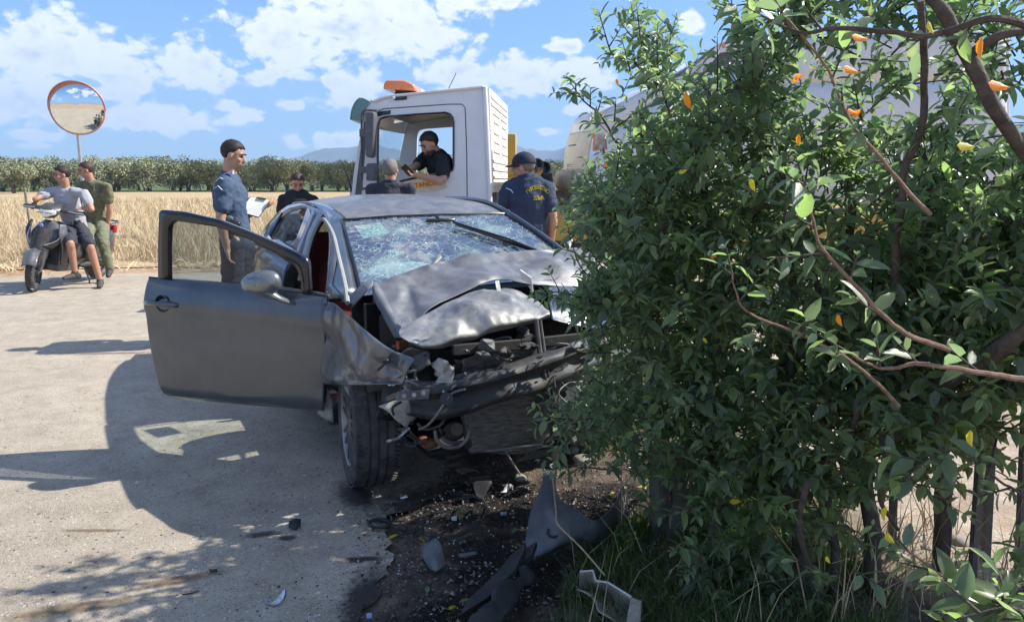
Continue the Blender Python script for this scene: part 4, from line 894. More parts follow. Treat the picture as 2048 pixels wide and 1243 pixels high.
# mangled scraps filling the bay and hanging in front
rsc = random.Random(77); mm = [m_blk, m_dark, m_dark, MATS['dusty_liner'], m_alu, m_blk, MATS['grey_duct']]
for k in range(46):
    x = rsc.uniform(765, 1190); y = rsc.uniform(700, 880) if x < 925 else rsc.choice((rsc.uniform(690, 712), rsc.uniform(735, 760) , rsc.uniform(868, 900), rsc.uniform(700, 880)))
    if x > 925 and 720 < y < 870 and rsc.random() < .6: continue
    ly = rsc.uniform(-.42, -.28) if x < 925 else rsc.uniform(-.55, -.46); n = rsc.randint(4, 7); R0 = rsc.uniform(8, 30); a0 = rsc.random() * 6
    shard('scrap_piece', [(x + cos(a0 + 6.28 * q / n) * R0 * rsc.uniform(.4, 1.3), y + sin(a0 + 6.28 * q / n) * R0 * rsc.uniform(.25, .8), ly + rsc.uniform(-.05, .05)) for q in range(n)], .004, rsc.choice(mm), cr=.012)
for k in range(22):
    x = rsc.uniform(770, 1180); y = rsc.uniform(700, 880); ly = rsc.uniform(-.56, -.4); pts = [(x, y, ly)]
    for q in range(4): x += rsc.uniform(-28, 28); y += rsc.uniform(-20, 24); pts.append((x, y, ly + rsc.uniform(-.05, .05)))
    MB().tube(catmull([LY(*q) for q in pts], 5), rsc.choice((.002, .0035, .006)), 6).build('cable', rsc.choice((m_hose_, m_hose_, m_alu)), car)
MB().cyl(LY(893, 797, -.58), LY(893, 797, -.625), .028, 18).build('tow_eye_boss', m_blk, bb)
br_ = MB(); br_.prism([LY(795, 782, -.55), LY(858, 778, -.57), LY(856, 796, -.57), LY(792, 800, -.55)], (0, -.006, 0)); bk = br_.build('bracket', mat('grey_zinc', (.2, .2, .2), .5, .5, dirt=(.15, .12, .1), damt=.5), car)
for q in ((808, 791), (828, 789), (847, 786)): MB().cyl(LY(*q, -.56), LY(*q, -.585), .011, 6).build('bolt', m_alu, bk)
# crash box rail on the left with hole
MB().bar(LY(870, 800, -.5), LY(870, 800, -.15), .09, .10).build('crash_box', m_dark, car, bevel=.01)
# pipes, hoses, cables
def pipe(name, px, r, m, n=8): return MB().tube(catmull([LY(*q) for q in px], 6), r, n).build(name, m, car)
m_hose = mat('rubber_hose', (.03, .03, .032), .5, var=.2, dirt=(.15, .13, .11), damt=.5, ds=14)
m_pipe = mat('grey_pipe', (.22, .21, .2), .45, .6, var=.2, dirt=(.2, .15, .1), damt=.5, ds=14)
pipe('pipe', [(870, 860, -.42), (874, 880, -.43), (890, 893, -.44), (915, 893, -.46), (932, 880, -.47), (940, 860, -.47)], .009, m_pipe)
pipe('pipe', [(880, 856, -.38), (884, 872, -.38), (898, 884, -.4), (926, 884, -.42)], .009, m_pipe)
pipe('pipe', [(917, 700, -.36), (920, 688, -.36), (960, 686, -.35), (1010, 674, -.33), (1024, 680, -.33), (1030, 700, -.33)], .006, m_pipe)
pipe('hose', [(1072, 640, -.44), (1078, 690, -.48), (1088, 750, -.55), (1100, 810, -.52), (1106, 850, -.46)], .013, m_hose)
pipe('hose', [(1080, 640, -.44), (1087, 690, -.48), (1096, 750, -.55), (1108, 800, -.52)], .009, m_hose)
pipe('cable', [(930, 778, -.6), (905, 786, -.62), (890, 805, -.62), (872, 832, -.6), (855, 850, -.55), (838, 858, -.5)], .006, m_pipe)
pipe('cable', [(815, 855, -.42), (830, 872, -.42), (843, 882, -.42), (838, 888, -.42)], .004, m_hose)
pipe('cable', [(800, 780, -.44), (812, 756, -.42), (806, 742, -.4), (830, 730, -.4)], .006, m_hose)
pipe('cable', [(835, 845, -.46), (850, 858, -.48), (880, 850, -.5), (892, 830, -.52)], .008, m_hose)
MB().ball(LY(860, 886, -.38), (.045, .04, .026), 14).ball(LY(845, 880, -.38), (.03, .03, .022), 12).build('rusty_horn', m_rust, car)
MB().ball(LY(908, 862, -.34), (.055, .05, .045), 16).cyl(LY(908, 862, -.34), LY(914, 858, -.42), .03, 18).build('compressor', mat('cast_brown', (.12, .10, .08), .7, .2, var=.3, vs=25), car)
eng = MB(); eng.box((.1, .02, .58), (.62, .32, .40)).box((-.18, .02, .5), (.22, .3, .3)).box((.2, -.12, .7), (.4, .12, .18)).cyl((.02, -.12, .6), (.02, -.24, .6), .07, 20).cyl((.3, -.12, .55), (.3, -.22, .55), .06, 20)
eng.build('engine_block', m_dark, car, bevel=.02)
al = MB(); q0 = LY(1042, 682, -.2)
for k in range(5): al.ball(q0 + Vector((.012 * (k % 2), -.02, .06 - .03 * k)), (.035, .03, .022), 10)
al.cyl(q0 + Vector((.02, .02, 0)), q0 + Vector((.02, -.06, .0)), .045, 16); al.build('alternator', mat('cast_grey', (.13, .125, .12), .6, .4, var=.4, vs=30, bump=.003, bs=60), car)
MB().box((.6, .0, .55), (.25, .3, .35)).box((-.5, .1, .72), (.22, .3, .2)).box((XC, .05, .2), (1.2, .7, .04)).build('engine_bay_blocks', m_dark, car, bevel=.02)
shard('wing_liner', [(770, 690, -.06), (800, 690, -.1), (830, 712, -.16), (862, 700, -.2), (925, 700, -.22), (925, 800, -.22), (860, 840, -.2), (800, 800, -.12), (770, 770, -.04)], .01, m_dark)
shard('brown_panel', [(790, 680, -.24), (840, 684, -.3), (868, 694, -.3), (840, 706, -.3), (806, 704, -.24)], .006, m_rust, label='rust brown strip under the bonnet edge')
MB().cyl(LY(795, 684, -.34), LY(796, 698, -.34), .008, 8).build('orange_cap', mat('faded_orange', (.5, .12, .05), .6), car)
# right bracket with round hole
pl = [LY(*q) for q in [(1095, 735, -.5), (1112, 744, -.5), (1132, 770, -.5), (1158, 765, -.48), (1196, 790, -.46), (1200, 830, -.46), (1150, 828, -.5), (1120, 822, -.5), (1098, 800, -.52)]]
MB().prism(pl, (.0, .03, 0)).build('mounting_plate', mat('bluish_black_plate', (.05, .055, .07), .55, .2, var=.2, dirt=(.16, .14, .13), damt=.4), car, bevel=.004)
MB().cyl(LY(1126, 788, -.515), LY(1126, 788, -.52), .017, 20).build('hole', m_dark, car)
shard('hanging_strip', [(1098, 830, -.46), (1118, 838, -.46), (1124, 880, -.46), (1112, 935, -.46), (1098, 935, -.46), (1100, 880, -.46)], .01, m_blk)
shard('undertray', [(935, 893, -.42), (980, 900, -.46), (1050, 888, -.46), (1105, 884, -.4), (1100, 892, -.4), (1000, 904, -.44), (940, 905, -.4)], .01, m_alu)
shard('lamp_fragment', [(1148, 672, -.36), (1166, 668, -.36), (1168, 684, -.36), (1152, 690, -.36)], .01, mat('orange_lens', (.8, .25, .1), .2), label='orange and clear lamp fragment')
# support stick under the engine
pipe('drooping_rod', [(1003, 888, -.44), (1022, 920, -.46), (1040, 948, -.48)], .005, m_pipe)

# ---------------------------------------------------------------- open front door (part of the car)
dh = G(650, 824, .3); de = G(345, 798, .3); dd_ = (de - dh); dd_.z = 0; dd_.normalize(); dn = Vector((dd_.y, -dd_.x, 0));
if dn.y > 0: dn = -dn
def DP(x, y, off=0.): return CI @ (PL(x, y, dh, dn) + dn * off)
def dvec(v): return CI.to_3x3() @ v
rows = [[(300, 553, 0), (360, 559, .004), (450, 567, .006), (560, 579, .006), (654, 592, 0)],
        [(298, 575, .016), (360, 581, .024), (450, 589, .026), (560, 599, .026), (656, 612, .01)],
        [(297, 606, .026), (360, 612, .036), (450, 620, .038), (560, 632, .038), (657, 648, .02)],
        [(299, 630, .016), (360, 636, .024), (450, 645, .028), (560, 656, .03), (656, 672, .012)],
        [(306, 690, .014), (365, 698, .022), (450, 706, .026), (560, 718, .028), (654, 728, .01)],
        [(318, 752, .010), (372, 757, .018), (455, 764, .02), (560, 775, .02), (650, 785, .006)],
        [(326, 780, .004), (380, 788, .01), (460, 794, .012), (560, 804, .01), (648, 812, 0)],
        [(345, 797, -.02), (392, 801, -.014), (470, 807, -.012), (560, 814, -.012), (645, 822, -.02)]]
v, f = patch([[DP(x, y, o * 1.2) for x, y, o in r] for r in rows], 12, 5)
v = [p + dvec(dn) * .002 * fbm(p * 4, 1, 2) for p in v]
door = obj('front_door', v, f, m_paint, car, solid=.006, label='open front passenger door with glass up')
# inner trim slab gives the door its depth
tv = [DP(x, y, -.05) for x, y in [(306, 560), (400, 566), (560, 580), (648, 592), (646, 700), (640, 812), (480, 800), (350, 790), (324, 760), (308, 660)]]
MB().prism(tv, dvec(-dn) * .05).build('inner_trim', m_blk, door, bevel=.008)
fo = [DP(*q, -.012) for q in [(322, 556), (322, 490), (324, 419), (370, 423), (444, 440), (519, 470), (579, 496), (619, 517), (621, 550), (624, 588)]]
fi = [DP(*q, -.012) for q in [(342, 558), (341, 500), (343, 449), (356, 441), (444, 454), (504, 478), (556, 506), (596, 532), (606, 556), (608, 586)]]
fr_ = obj('window_frame', *ruled(fo, fi, 46, 3), m_gloss, door, solid=.035)
gl_o = catmull([DP(*q, -.02) for q in [(335, 560), (335, 470), (340, 445), (356, 436), (444, 448), (504, 472), (556, 500), (600, 528), (612, 556), (614, 586)]], 5)
gb = resample([DP(335, 562, -.02), DP(614, 588, -.02)], len(gl_o)); gc = gl_o
cen = DP(470, 530, -.02); loop = gl_o + [DP(480, 574, -.02)]
obj('window_glass', loop + [cen], [(i, (i + 1) % len(loop), len(loop)) for i in range(len(loop))], m_glassd, door, smooth=False)
MB().tube([DP(300, 555, .004), DP(450, 569, .008), DP(560, 580, .008), DP(652, 592, .004)], .008, 6).build('waist_seal', m_gloss, door)
# handle
hc = DP(336, 604, .05)
MB().lathe([(.001, -.006), (.03, -.004), (.042, .001), (.046, .004)], DP(337, 604, .046), dvec(dn), 28).build('handle_recess', m_gloss, door)
MB().tube(catmull([DP(303, 603, .045), DP(316, 602, .068), DP(340, 603, .074), (DP(360, 606, .064)), DP(367, 608, .045)], 5), .0125, 10, flat=1).build('handle', m_paint, door)
# wing mirror
mc_ = DP(549, 560, .12); Mr = Matrix.Rotation(radians(-12), 3, 'Y')
ms = MB(); vs = []
bx = dvec(dd_); bn = dvec(dn); bz = Vector((0, 0, 1)); n1, n2 = 26, 18; fs = []
for j in range(n2 + 1):
    th = pi * j / n2
    for i in range(n1):
        a = 2 * pi * i / n1; lx, ly, lz = sin(th) * cos(a), sin(th) * sin(a), cos(th)
        sx_ = .112 * (1 + .0 * lx); sz_ = .064 if lz > 0 else .060; k = 1 - .18 * max(0, -lx) * 0
        lx2 = np.sign(lx) * abs(lx) ** .85; vs.append(mc_ + bx * lx2 * sx_ + bn * (ly * .062 if ly > 0 else ly * .035) + bz * (np.sign(lz) * abs(lz) ** .9 * sz_ * (1 - .15 * lx2) + .010 * lx * -1))
for j in range(n2):
    for i in range(n1): i2 = (i + 1) % n1; fs.append((j * n1 + i, (j + 1) * n1 + i, (j + 1) * n1 + i2, j * n1 + i2))
m_mir = mat('mirror_paint', (.17, .185, .19), .25, .5, var=.04, coat=.8, dirt=(.3, .3, .28), damt=.2, ds=8)
mo = obj('wing_mirror', vs, fs, m_mir, door)
MB().tube(catmull([mc_ + bz * -.035 - bx * .03, mc_ + bz * -.075 - bx * .08 + bn * -.02, DP(592, 603, .03)], 6), [.045, .042, .040, .036, .033, .03, .028, .026, .024, .022, .02, .02, .02][:13], 12, flat=.6).build('mirror_arm', m_mir, mo)
MB().tube([mc_ + bx * -.108 + bz * .0 + bn * .0, mc_ + bn * .060 + bz * -.004, mc_ + bx * .108 + bz * .0], .003, 5).build('mirror_seam', m_gloss, mo)
# folded quarter glass on the pillar side
obj('quarter_glass', [LS(668, 572), LS(676, 520), LS(694, 585), LS(690, 600)], [(0, 1, 2, 3)], glass('quarter_glass', (.6, .7, .75), .85), car, smooth=False, solid=.003)
MB().tube([LS(665, 575), LS(676, 518), LS(697, 590)], .006, 6).build('quarter_trim', m_gloss, car)
MB().tube([LS(662, 570), LS(690, 600), LS(700, 610)], .012, 6).build('quarter_trim', m_gloss, car)
# ---------------------------------------------------------------- recovery truck
m_white = mat('white_truck_paint', (.72, .73, .75), .28, coat=.6, var=.03, vs=6, dirt=(.55, .52, .46), damt=.22, ds=4)
m_whiteb = mat('white_back_panel', (.74, .73, .68), .5, var=.05, dirt=(.5, .46, .38), damt=.3, ds=6)
m_yel = mat('yellow_paint', (.62, .36, .045), .45, var=.12, dirt=(.3, .22, .14), damt=.6, ds=9)
m_orange = mat('orange_lens', (1.0, .17, .005), .22, coat=.5, var=.05)
m_greyp = mat('grey_plastic', (.10, .105, .11), .55, var=.15)
m_int = mat('cab_interior', (.16, .16, .155), .8, var=.15)
m_cabglass = glass('cab_glass', (.80, .86, .88), .9, .01, damt=.05)
TA = D(975, 362, 9.0); TB = D(705, 362, 9.15); tf = (TB - TA); tf.z = 0; tf.normalize(); ti = Vector((-tf.y, tf.x, 0)); ti = ti if ti.y > 0 else -ti
truck = empty('tow_truck', (TA.x, TA.y, 0), atan2(tf.y, tf.x), 'white cab recovery truck with orange roof beacon and yellow flatbed', 'truck')
TM = Matrix.Translation((TA.x, TA.y, 0)) @ Matrix.Rotation(atan2(tf.y, tf.x), 4, 'Z'); TI = TM.inverted()
sgn = 1 if (TI.to_3x3() @ ti).y > 0 else -1                         # local y sign that points into the cab
def TP(x, y, off=0.): return TI @ PL(x, y, TA + ti * off, ti)        # local point on the side plane (off = metres inward)
W_ = 2.12
def inn(p, d): return p + Vector((0, sgn * d, 0))
sec = [(703, 540), (704, 392), (708, 352), (716, 300), (727, 246), (735, 216), (748, 202), (775, 192), (830, 186), (900, 179), (962, 173), (969, 175), (972, 230), (979, 382), (984, 540)]
hole = [(757, 378), (757, 300), (758, 250), (762, 238), (775, 234), (840, 229), (893, 226), (904, 230), (908, 242), (908, 330), (906, 340), (898, 344), (850, 352), (803, 362)]
# side skin = ring between outline and window opening
n = 90
def skin(name, off, m):
    o = resample([TP(*q) for q in sec + sec[:1]], n); i_ = resample([TP(*q) for q in hole + hole[:1]], n)
    # line the two loops up by angle about the window centre
    c = sum((p for p in i_), Vector()) / n; ang = lambda p: atan2(p.z - c.z, p.x - c.x)
    O = sorted(o[:-1], key=ang); tgt = [ang(p) for p in O]; I = sorted(i_[:-1], key=ang)
    def at(loop, a):
        best = None
        for k in range(len(loop)):
            p, q = loop[k], loop[(k + 1) % len(loop)]; d1 = (ang(p) - a + pi) % (2 * pi) - pi; d2 = (ang(q) - a + pi) % (2 * pi) - pi
            if abs(d1) < 1 and abs(d2) < 1 and d1 <= 0 <= d2: t = d1 / (d1 - d2) if d2 != d1 else 0; return p.lerp(q, t)
        return min(loop, key=lambda p: abs((ang(p) - a + pi) % (2 * pi) - pi))
    As = sorted(set(tgt + [ang(p) for p in I])); vs = []; N_ = len(As)
    for t in (0, .5, 1): vs += [inn(at(O, a).lerp(at(I, a), t), off) for a in As]
    fs = [(j * N_ + k, j * N_ + (k + 1) % N_, (j + 1) * N_ + (k + 1) % N_, (j + 1) * N_ + k) for j in range(2) for k in range(N_)]
    return obj(name, vs, fs, m, truck, solid=0, smooth=False)
cab = skin('cab_side', 0, m_white); cab.modifiers.new('solid', 'SOLIDIFY').thickness = .05; cab.modifiers['solid'].offset = 0
cab2 = skin('cab_side', W_, m_white); cab2.modifiers.new('solid', 'SOLIDIFY').thickness = .05; cab2.modifiers['solid'].offset = 0
# roof, swept round at the edges
roofp = [(716, 300), (727, 246), (735, 216), (748, 202), (775, 192), (830, 186), (900, 179), (962, 173), (969, 175)]
rows = []
for t, dz in ((-.024, 0), (.02, .012), (.15, .03), (.5, .05), (.85, .03), (.98, .012), (1.012, 0)): rows.append([inn(TP(*q), t * W_) + Vector((0, 0, dz)) for q in roofp[3:]])
v, f = patch(rows, 5, 4); obj('cab_roof', v, f, m_white, truck, solid=.03)
rows = [[inn(TP(*q), t * W_) + Vector((.0 + .1 * 4 * t * (1 - t), 0, 0)) for q in [(748, 202), (735, 216), (727, 246)]] for t in (0, .25, .5, .75, 1)]
v, f = patch(rows, 4, 4); obj('front_header', v, f, m_white, truck, solid=.03)
rows = [[inn(TP(*q), t * W_) + Vector((.1 * 4 * t * (1 - t), 0, 0)) for q in [(727, 246), (716, 300), (705, 376)]] for t in (.02, .25, .5, .75, .98)]
v, f = patch(rows, 4, 5); obj('windscreen', v, f, m_cabglass, truck)
rows = [[inn(TP(*q), t * W_) + Vector((.12 * 4 * t * (1 - t), 0, 0)) for q in [(705, 376), (703, 450), (703, 600)]] for t in (0, .25, .5, .75, 1)]
v, f = patch(rows, 4, 5); obj('front_panel', v, f, m_white, truck, solid=.03)
# black pillar band in front of the window
pb = MB(); pb.prism([inn(TP(*q), -.03) for q in [(729, 245), (737, 240), (724, 392), (711, 392)]], (0, sgn * .01, 0)); pb.build('pillar_band', m_greyp, truck)
# back panel with ribs
bq = [TP(972, 176), TP(984, 540)]
def bk(t, z): k = (bq[0].z - z) / (bq[0].z - bq[1].z); p = bq[0].lerp(bq[1], k); return Vector((p.x, p.y + sgn * t * W_, z))
zt = bq[0].z; zb = TP(980, 382).z; vs = [bk(0, zt), bk(1, zt), bk(1, zb - .02), bk(0, zb - .02)]
backp = obj('back_panel', vs, [(0, 1, 2, 3)], m_whiteb, truck, smooth=False, solid=.04)
rb_ = MB()
for z0, z1, a, b in [(.62, .93, .12, .45), (.62, .93, .55, .9), (.25, .55, .12, .45)]: pass
def rib(a0, z0, a1, z1, w=.022): rb_.bar(bk(a0, zb + (zt - zb) * z0) + Vector((-.03, 0, 0)), bk(a1, zb + (zt - zb) * z1) + Vector((-.03, 0, 0)), .05, w)
for (a, b, z0, z1) in [(.1, .46, .40, .78), (.54, .9, .40, .78)]:
    rib(a, z0, b, z0); rib(a, z1, b, z1); rib(a, z0, a, z1); rib(b, z0, b, z1); rib(a + .05, (z0 + z1) / 2, b - .05, (z0 + z1) / 2); rib(a + .05, z0 + .1, b - .05, z0 + .1); rib(a + .05, z1 - .08, b - .05, z1 - .08)
for z in (.06, .14, .22, .30, .86, .93): rib(.04, z, .96, z, .03)
rb_.build('ribs', m_whiteb, backp)
cp = MB(); cp.tube([inn(TP(970, 176), -.03), inn(TP(973, 230), -.03), inn(TP(980, 382), -.03), inn(TP(985, 540), -.03)], .03, 10); cp.build('corner_strip', m_white, truck)
MB().box(bk(.5, .8) + Vector((-.1, 0, 0)), (.25, W_ * .9, .5)).build('air_tank_box', mat('brown_dust', (.3, .26, .21), .8, var=.3), truck, bevel=.03)
# door shut line and handle, marker lamp
dl = [(935, 540), (935, 391), (934, 300), (931, 216), (925, 209), (900, 209), (840, 213), (770, 218), (758, 222)]
MB().tube([inn(TP(*q), -.026) for q in dl], .006, 6).build('door_seam', m_greyp, truck)
hg = [inn(TP(*q), -.03) for q in hole + hole[:1]]
MB().tube([p for p in resample(hg, 60)], .014, 6).build('window_rubber', m_gloss, truck)
MB().prism([inn(TP(*q), -.03) for q in [(755, 224), (783, 221), (782, 229), (757, 233)]], (0, sgn * .01, 0)).build('black_trim', m_gloss, truck)
MB().bar(inn(TP(789, 197), -.03), inn(TP(815, 195), -.03), .03, .055).build('marker_lamp', m_gloss, truck, bevel=.01)
MB().ball(inn(TP(790, 197), -.055), (.02, .012, .02), 10).build('marker_lens', mat('clear_lens', (.8, .8, .8), .1), truck)
# sun visor
rows = [[inn(TP(x, y), t * W_ - .06) + Vector((.1 * 4 * t * (1 - t), 0, 0)) for x, y in [(738, 205), (722, 200), (710, 218), (706, 240)]] for t in (0, .3, .7, 1.05)]
v, f = patch(rows, 3, 4); m_vis = mat('smoked_visor', (.12, .22, .20), .2, coat=.5, var=.05); obj('sun_visor', v, f, m_vis, truck, solid=.02)
MB().prism([inn(TP(*q), -.06) for q in [(742, 204), (722, 198), (708, 217), (706, 241), (729, 245), (730, 222)]], (0, sgn * .02, 0)).build('visor_end', m_vis, truck)
# mirrors
mm = MB(); mm.tube(catmull([inn(TP(x, y), -.16) for x, y in [(760, 224), (745, 223), (734, 226), (731, 240), (731, 300), (731, 372), (738, 376), (748, 374)]], 4), .013, 8)
mm.bar(inn(TP(729, 268), -.16), inn(TP(744, 268), -.18), .06, .09).bar(inn(TP(729, 340), -.16), inn(TP(746, 340), -.18), .06, .08); mm.bar(inn(TP(760, 224), -.16), inn(TP(760, 224), .0), .02).build('mirror_bracket', m_greyp, truck, kind=None)
def mirror_body(px, nm):
    P = [inn(TP(*q), -.26) for q in px]; MB().prism(P, (0, sgn * .13, 0)).build(nm, m_greyp, truck, bevel=.02)
mirror_body([(742, 231), (746, 227), (759, 227), (761, 232), (758, 312), (755, 317), (746, 316), (743, 311)], 'mirror'); mirror_body([(745, 328), (761, 327), (763, 331), (762, 359), (759, 362), (744, 361)], 'lower_mirror')
# beacon light bar across the roof
def lb(t0, t1, nm, m, drop=0):
    prof = [(763, 177), (765, 166), (769, 159), (806, 159), (824, 167), (829, 180)]
    P = [inn(TP(*q), t0) for q in prof]; MB().prism(P, (0, sgn * (t1 - t0), 0)).build(nm, m, truck, bevel=.015)
lb(.06, .5, 'beacon', m_orange); lb(.51, 1.3, 'beacon_centre', mat('cream_lens', (.7, .66, .5), .3)); lb(1.31, 1.7, 'beacon', m_orange)
MB().bar(inn(TP(796, 184), .3), inn(TP(796, 184), 1.6), .22, .07).build('beacon_mount', m_greyp, truck)
MB().tube([inn(TP(878, 181), .5), inn(TP(884, 163), .5), inn(TP(898, 134), .5)], .005, 5).build('roof_antenna', m_gloss, truck)
MB().tube([inn(TP(704, 384), .0), inn(TP(697, 355), -.02), inn(TP(687, 325), -.05)], [.02, .012, .006], 6).build('front_marker_rod', m_gloss, truck)
# interior
MB().box((TP(860, 400).x, sgn * W_ / 2, .75), (1.5, W_ - .15, .1)).box((TP(955, 300).x + .03, sgn * W_ / 2, 1.7), (.05, W_ - .2, 1.1)).build('cab_lining', m_int, truck)
rows = [[inn(TP(*q), t * W_) - Vector((0, 0, .06)) for q in [(748, 212), (830, 196), (960, 184)]] for t in (.03, .5, .97)]; v, f = patch(rows, 4, 4); obj('headliner', v, f, m_greyp, truck)
MB().box((TP(730, 400).x - .2, sgn * W_ / 2, TP(730, 392).z), (.42, W_ - .15, .3)).build('dashboard', m_greyp, truck, bevel=.05)
MB().box((TP(890, 380).x, sgn * .55, 1.02), (.5, .5, .14)).box((TP(925, 380).x, sgn * .55, 1.4), (.14, .5, .7)).build('driver_seat', m_greyp, truck, bevel=.04)
MB().lathe([(.22 + .016 * cos(2 * pi * k / 8), .016 * sin(2 * pi * k / 8)) for k in range(8)], (TP(790, 380).x, sgn * .55, 1.34), (-.5, 0, 1), 32, True).build('steering_wheel', m_gloss, truck)
# door lettering on a yellow flash
fl = [inn(TP(*q), -.032) for q in [(812, 366), (872, 358), (880, 372), (822, 383)]]
MB().prism([inn(TP(*q), -.029) for q in [(800, 357), (830, 353), (872, 353), (898, 375), (872, 383), (822, 385)]], (0, sgn * .002, 0)).build('pale_flash', mat('pale_sticker', (.62, .58, .50), .5), truck, smooth=False)
MB().prism([inn(TP(*q), -.033) for q in [(806, 368), (872, 359), (877, 370), (812, 381)]], (0, sgn * .003, 0)).build('yellow_flash', mat('yellow_sticker', (.8, .55, .12), .5), truck, smooth=False)
tx = TP(872, 364); tw = TP(822, 373); dx_ = (tx - tw); dx_.y = 0; dx_.normalize()
Rt = Matrix((dx_, Vector((0, -sgn, 0)).cross(dx_) , Vector((0, -sgn, 0)))).transposed()
text('lettering', 'ASSISTANCE', mat('red_letters', (.6, .05, .03), .5), inn(TP(872, 365), -.036), Rt, .078, truck, .002, 'RIGHT')
# chassis, deck, yellow sides
L_ = 6.4
def TL(dx, dy, z): return Vector((-dx, sgn * dy, z))                 # dx metres behind the cab's rear edge
MB().box(TL(3.6, .75, .72), (6.6, .09, .22)).box(TL(3.6, 1.4, .72), (6.6, .09, .22)).build('chassis', m_greyp, truck)
deck = MB().box(TL(.75 + L_ / 2, W_ / 2, 1.10), (L_, 2.3, .10)).build('deck', m_yel, truck)
sd_ = MB().box(TL(.75 + L_ / 2, -.08, .98), (L_, .05, .34)).build('deck_side', m_yel, truck, bevel=.01); MB().box(TL(.75 + L_ / 2, W_ + .08, .98), (L_, .05, .34)).build('deck_side', m_yel, truck, bevel=.01)
st = MB(); r9 = random.Random(5)
for k in range(16): st.box(TL(.9 + .09 * k + r9.random() * .04, -.11, 1.09), (.05, .012, .03), Matrix.Rotation(r9.uniform(-.6, .6), 3, 'Y'))
st.build('warning_tape', mat('dirty_white_tape', (.6, .58, .5), .6), truck, kind='stuff')
MB().box(TL(.28, .12, 1.45), (.1, .1, 1.2)).box(TL(.28, W_ - .12, 1.3), (.1, .1, .9)).box(TL(.28, W_ / 2, 1.62), (.08, W_, .1)).build('headboard', m_yel, truck, bevel=.01)
for a_, b_ in (((1072, 330), .35), ((1087, 336), .5)):
    p = TP(*a_, b_); MB().lathe([(.001, -.07), (.05, -.06), (.075, .02), (.08, .05), (.07, .05)], p, (-.4, -sgn * 1., .1), 20).build('work_lamp', m_greyp, truck)
    MB().cyl(p, (p.x, p.y, 1.6), .015, 8).build('lamp_post', m_greyp, truck)
MB().box(TP(1088, 362, .5), (.22, .3, .2)).build('winch_box', m_gloss, truck, bevel=.02)
MB().box(TP(1076, 345, .45), (.12, .2, .12)).build('winch_motor', m_yel, truck, bevel=.02)
for dx, dy in ((-.95, .12), (-.95, W_ - .12), (4.9, .2), (4.9, W_ - .2)):
    w = MB(); w.lathe([(.26, -.13), (.44, -.13), (.475, -.09), (.475, .09), (.44, .13), (.26, .13)], TL(dx, dy, .475), (0, 1, 0), 40); w_ = w.build('wheel', m_rub, truck)
    MB().lathe([(.26, -.11), (.24, .0), (.1, .03), (.001, .03)], TL(dx, dy, .475), (0, -sgn if dy < 1 else sgn, 0), 30).build('rim', m_alloy, w_)

# white van standing on the deck
m_van = mat('van_white', (.70, .71, .70), .35, coat=.4, var=.03, dirt=(.5, .46, .38), damt=.25, ds=5)
m_vcream = mat('van_cream_front', (.66, .62, .50), .45, var=.06, dirt=(.4, .35, .27), damt=.4, ds=8)
van = empty('van', TM @ TL(1.1, .2, 1.15), atan2(tf.y, tf.x), 'white panel van with orange indicators loaded on the recovery truck', 'van')
VI = (Matrix.Translation(TM @ TL(1.1, .2, 1.15)) @ Matrix.Rotation(atan2(tf.y, tf.x), 4, 'Z')).inverted()
vo = .2
def VP(x, y, off=0.): return VI @ PL(x, y, TA + ti * (vo + off), ti)
VW = 1.78
def bow(p, t, front):         # rounded nose: forward bulge with distance from the side
    k = 1 - (1 - min(t, 1 - t) * 2) ** 2.5; return p + Vector((.30 * k * front, 0, 0))
def vslab(name, px, m, ts=(0, .04, .12, .3, .5, .7, .88, .96, 1), inset=0, **kw):
    # outline traced on the near side, carried across the van with a bowed nose; last item of each point: share of the bow
    rows = []
    for t in ts:
        rows.append([bow(VP(x, y) + Vector((0, sgn * t * VW, 0)) + Vector((0, 0, .05 * sin(pi * t) if kw.get('crown') else 0)), t, fr) for x, y, fr in px])
    v, f = patch(rows, 4, 3); return obj(name, v, f, m, van, solid=.02)
vslab('bonnet_front', [(1300, 178, .7), (1250, 205, .8), (1212, 222, .9), (1196, 236, 1), (1190, 262, 1)], m_van)
vslab('nose', [(1190, 262, 1), (1180, 300, 1), (1177, 343, 1)], m_vcream)
vslab('bumper', [(1177, 343, 1.1), (1170, 346, 1.2), (1168, 372, 1.2), (1178, 380, 1.1), (1190, 392, 1), (1215, 396, 1)], mat('bumper_grey', (.30, .285, .26), .6, var=.1, dirt=(.4, .35, .28), damt=.4))
vslab('windscreen', [(1430, 96, .0), (1372, 142, .4), (1300, 178, .7)], glass('van_glass', (.22, .28, .32), .6, .02))
vslab('roof', [(2010, 60, 0), (1850, 63, 0), (1700, 68, 0), (1560, 75, 0), (1462, 83, 0), (1430, 96, 0)], m_van, crown=True)
# side: door with window, then plain panel
sd2 = [VP(*q) for q in [(1190, 262), (1212, 222), (1300, 178), (1372, 148), (1430, 97), (1462, 84), (1560, 76), (1700, 69), (1850, 63), (2010, 60)]]
lo = [VP(*q) for q in [(1190, 392), (1230, 396), (1300, 400), (1380, 405), (1440, 405), (1500, 408), (1580, 408), (1720, 410), (1850, 412), (2020, 414)]]
mid = [VP(*q) for q in [(1190, 300), (1220, 270), (1300, 215), (1378, 172), (1392, 165), (1480, 166), (1560, 168), (1700, 166), (1850, 164), (2010, 163)]]
v, f = ruled(mid, lo, 60, 6); obj('side_panel', v, f, m_van, van, solid=.02)
v, f = ruled(sd2[:4], mid[:4], 20, 3); obj('front_wing', v, f, m_van, van, solid=.02)
v, f = ruled([VP(*q) for q in [(1560, 76), (1700, 69), (1850, 63), (2010, 60)]], [VP(*q) for q in [(1545, 168), (1700, 166), (1850, 164), (2010, 163)]], 30, 4); obj('upper_panel', v, f, m_van, van, solid=.02)
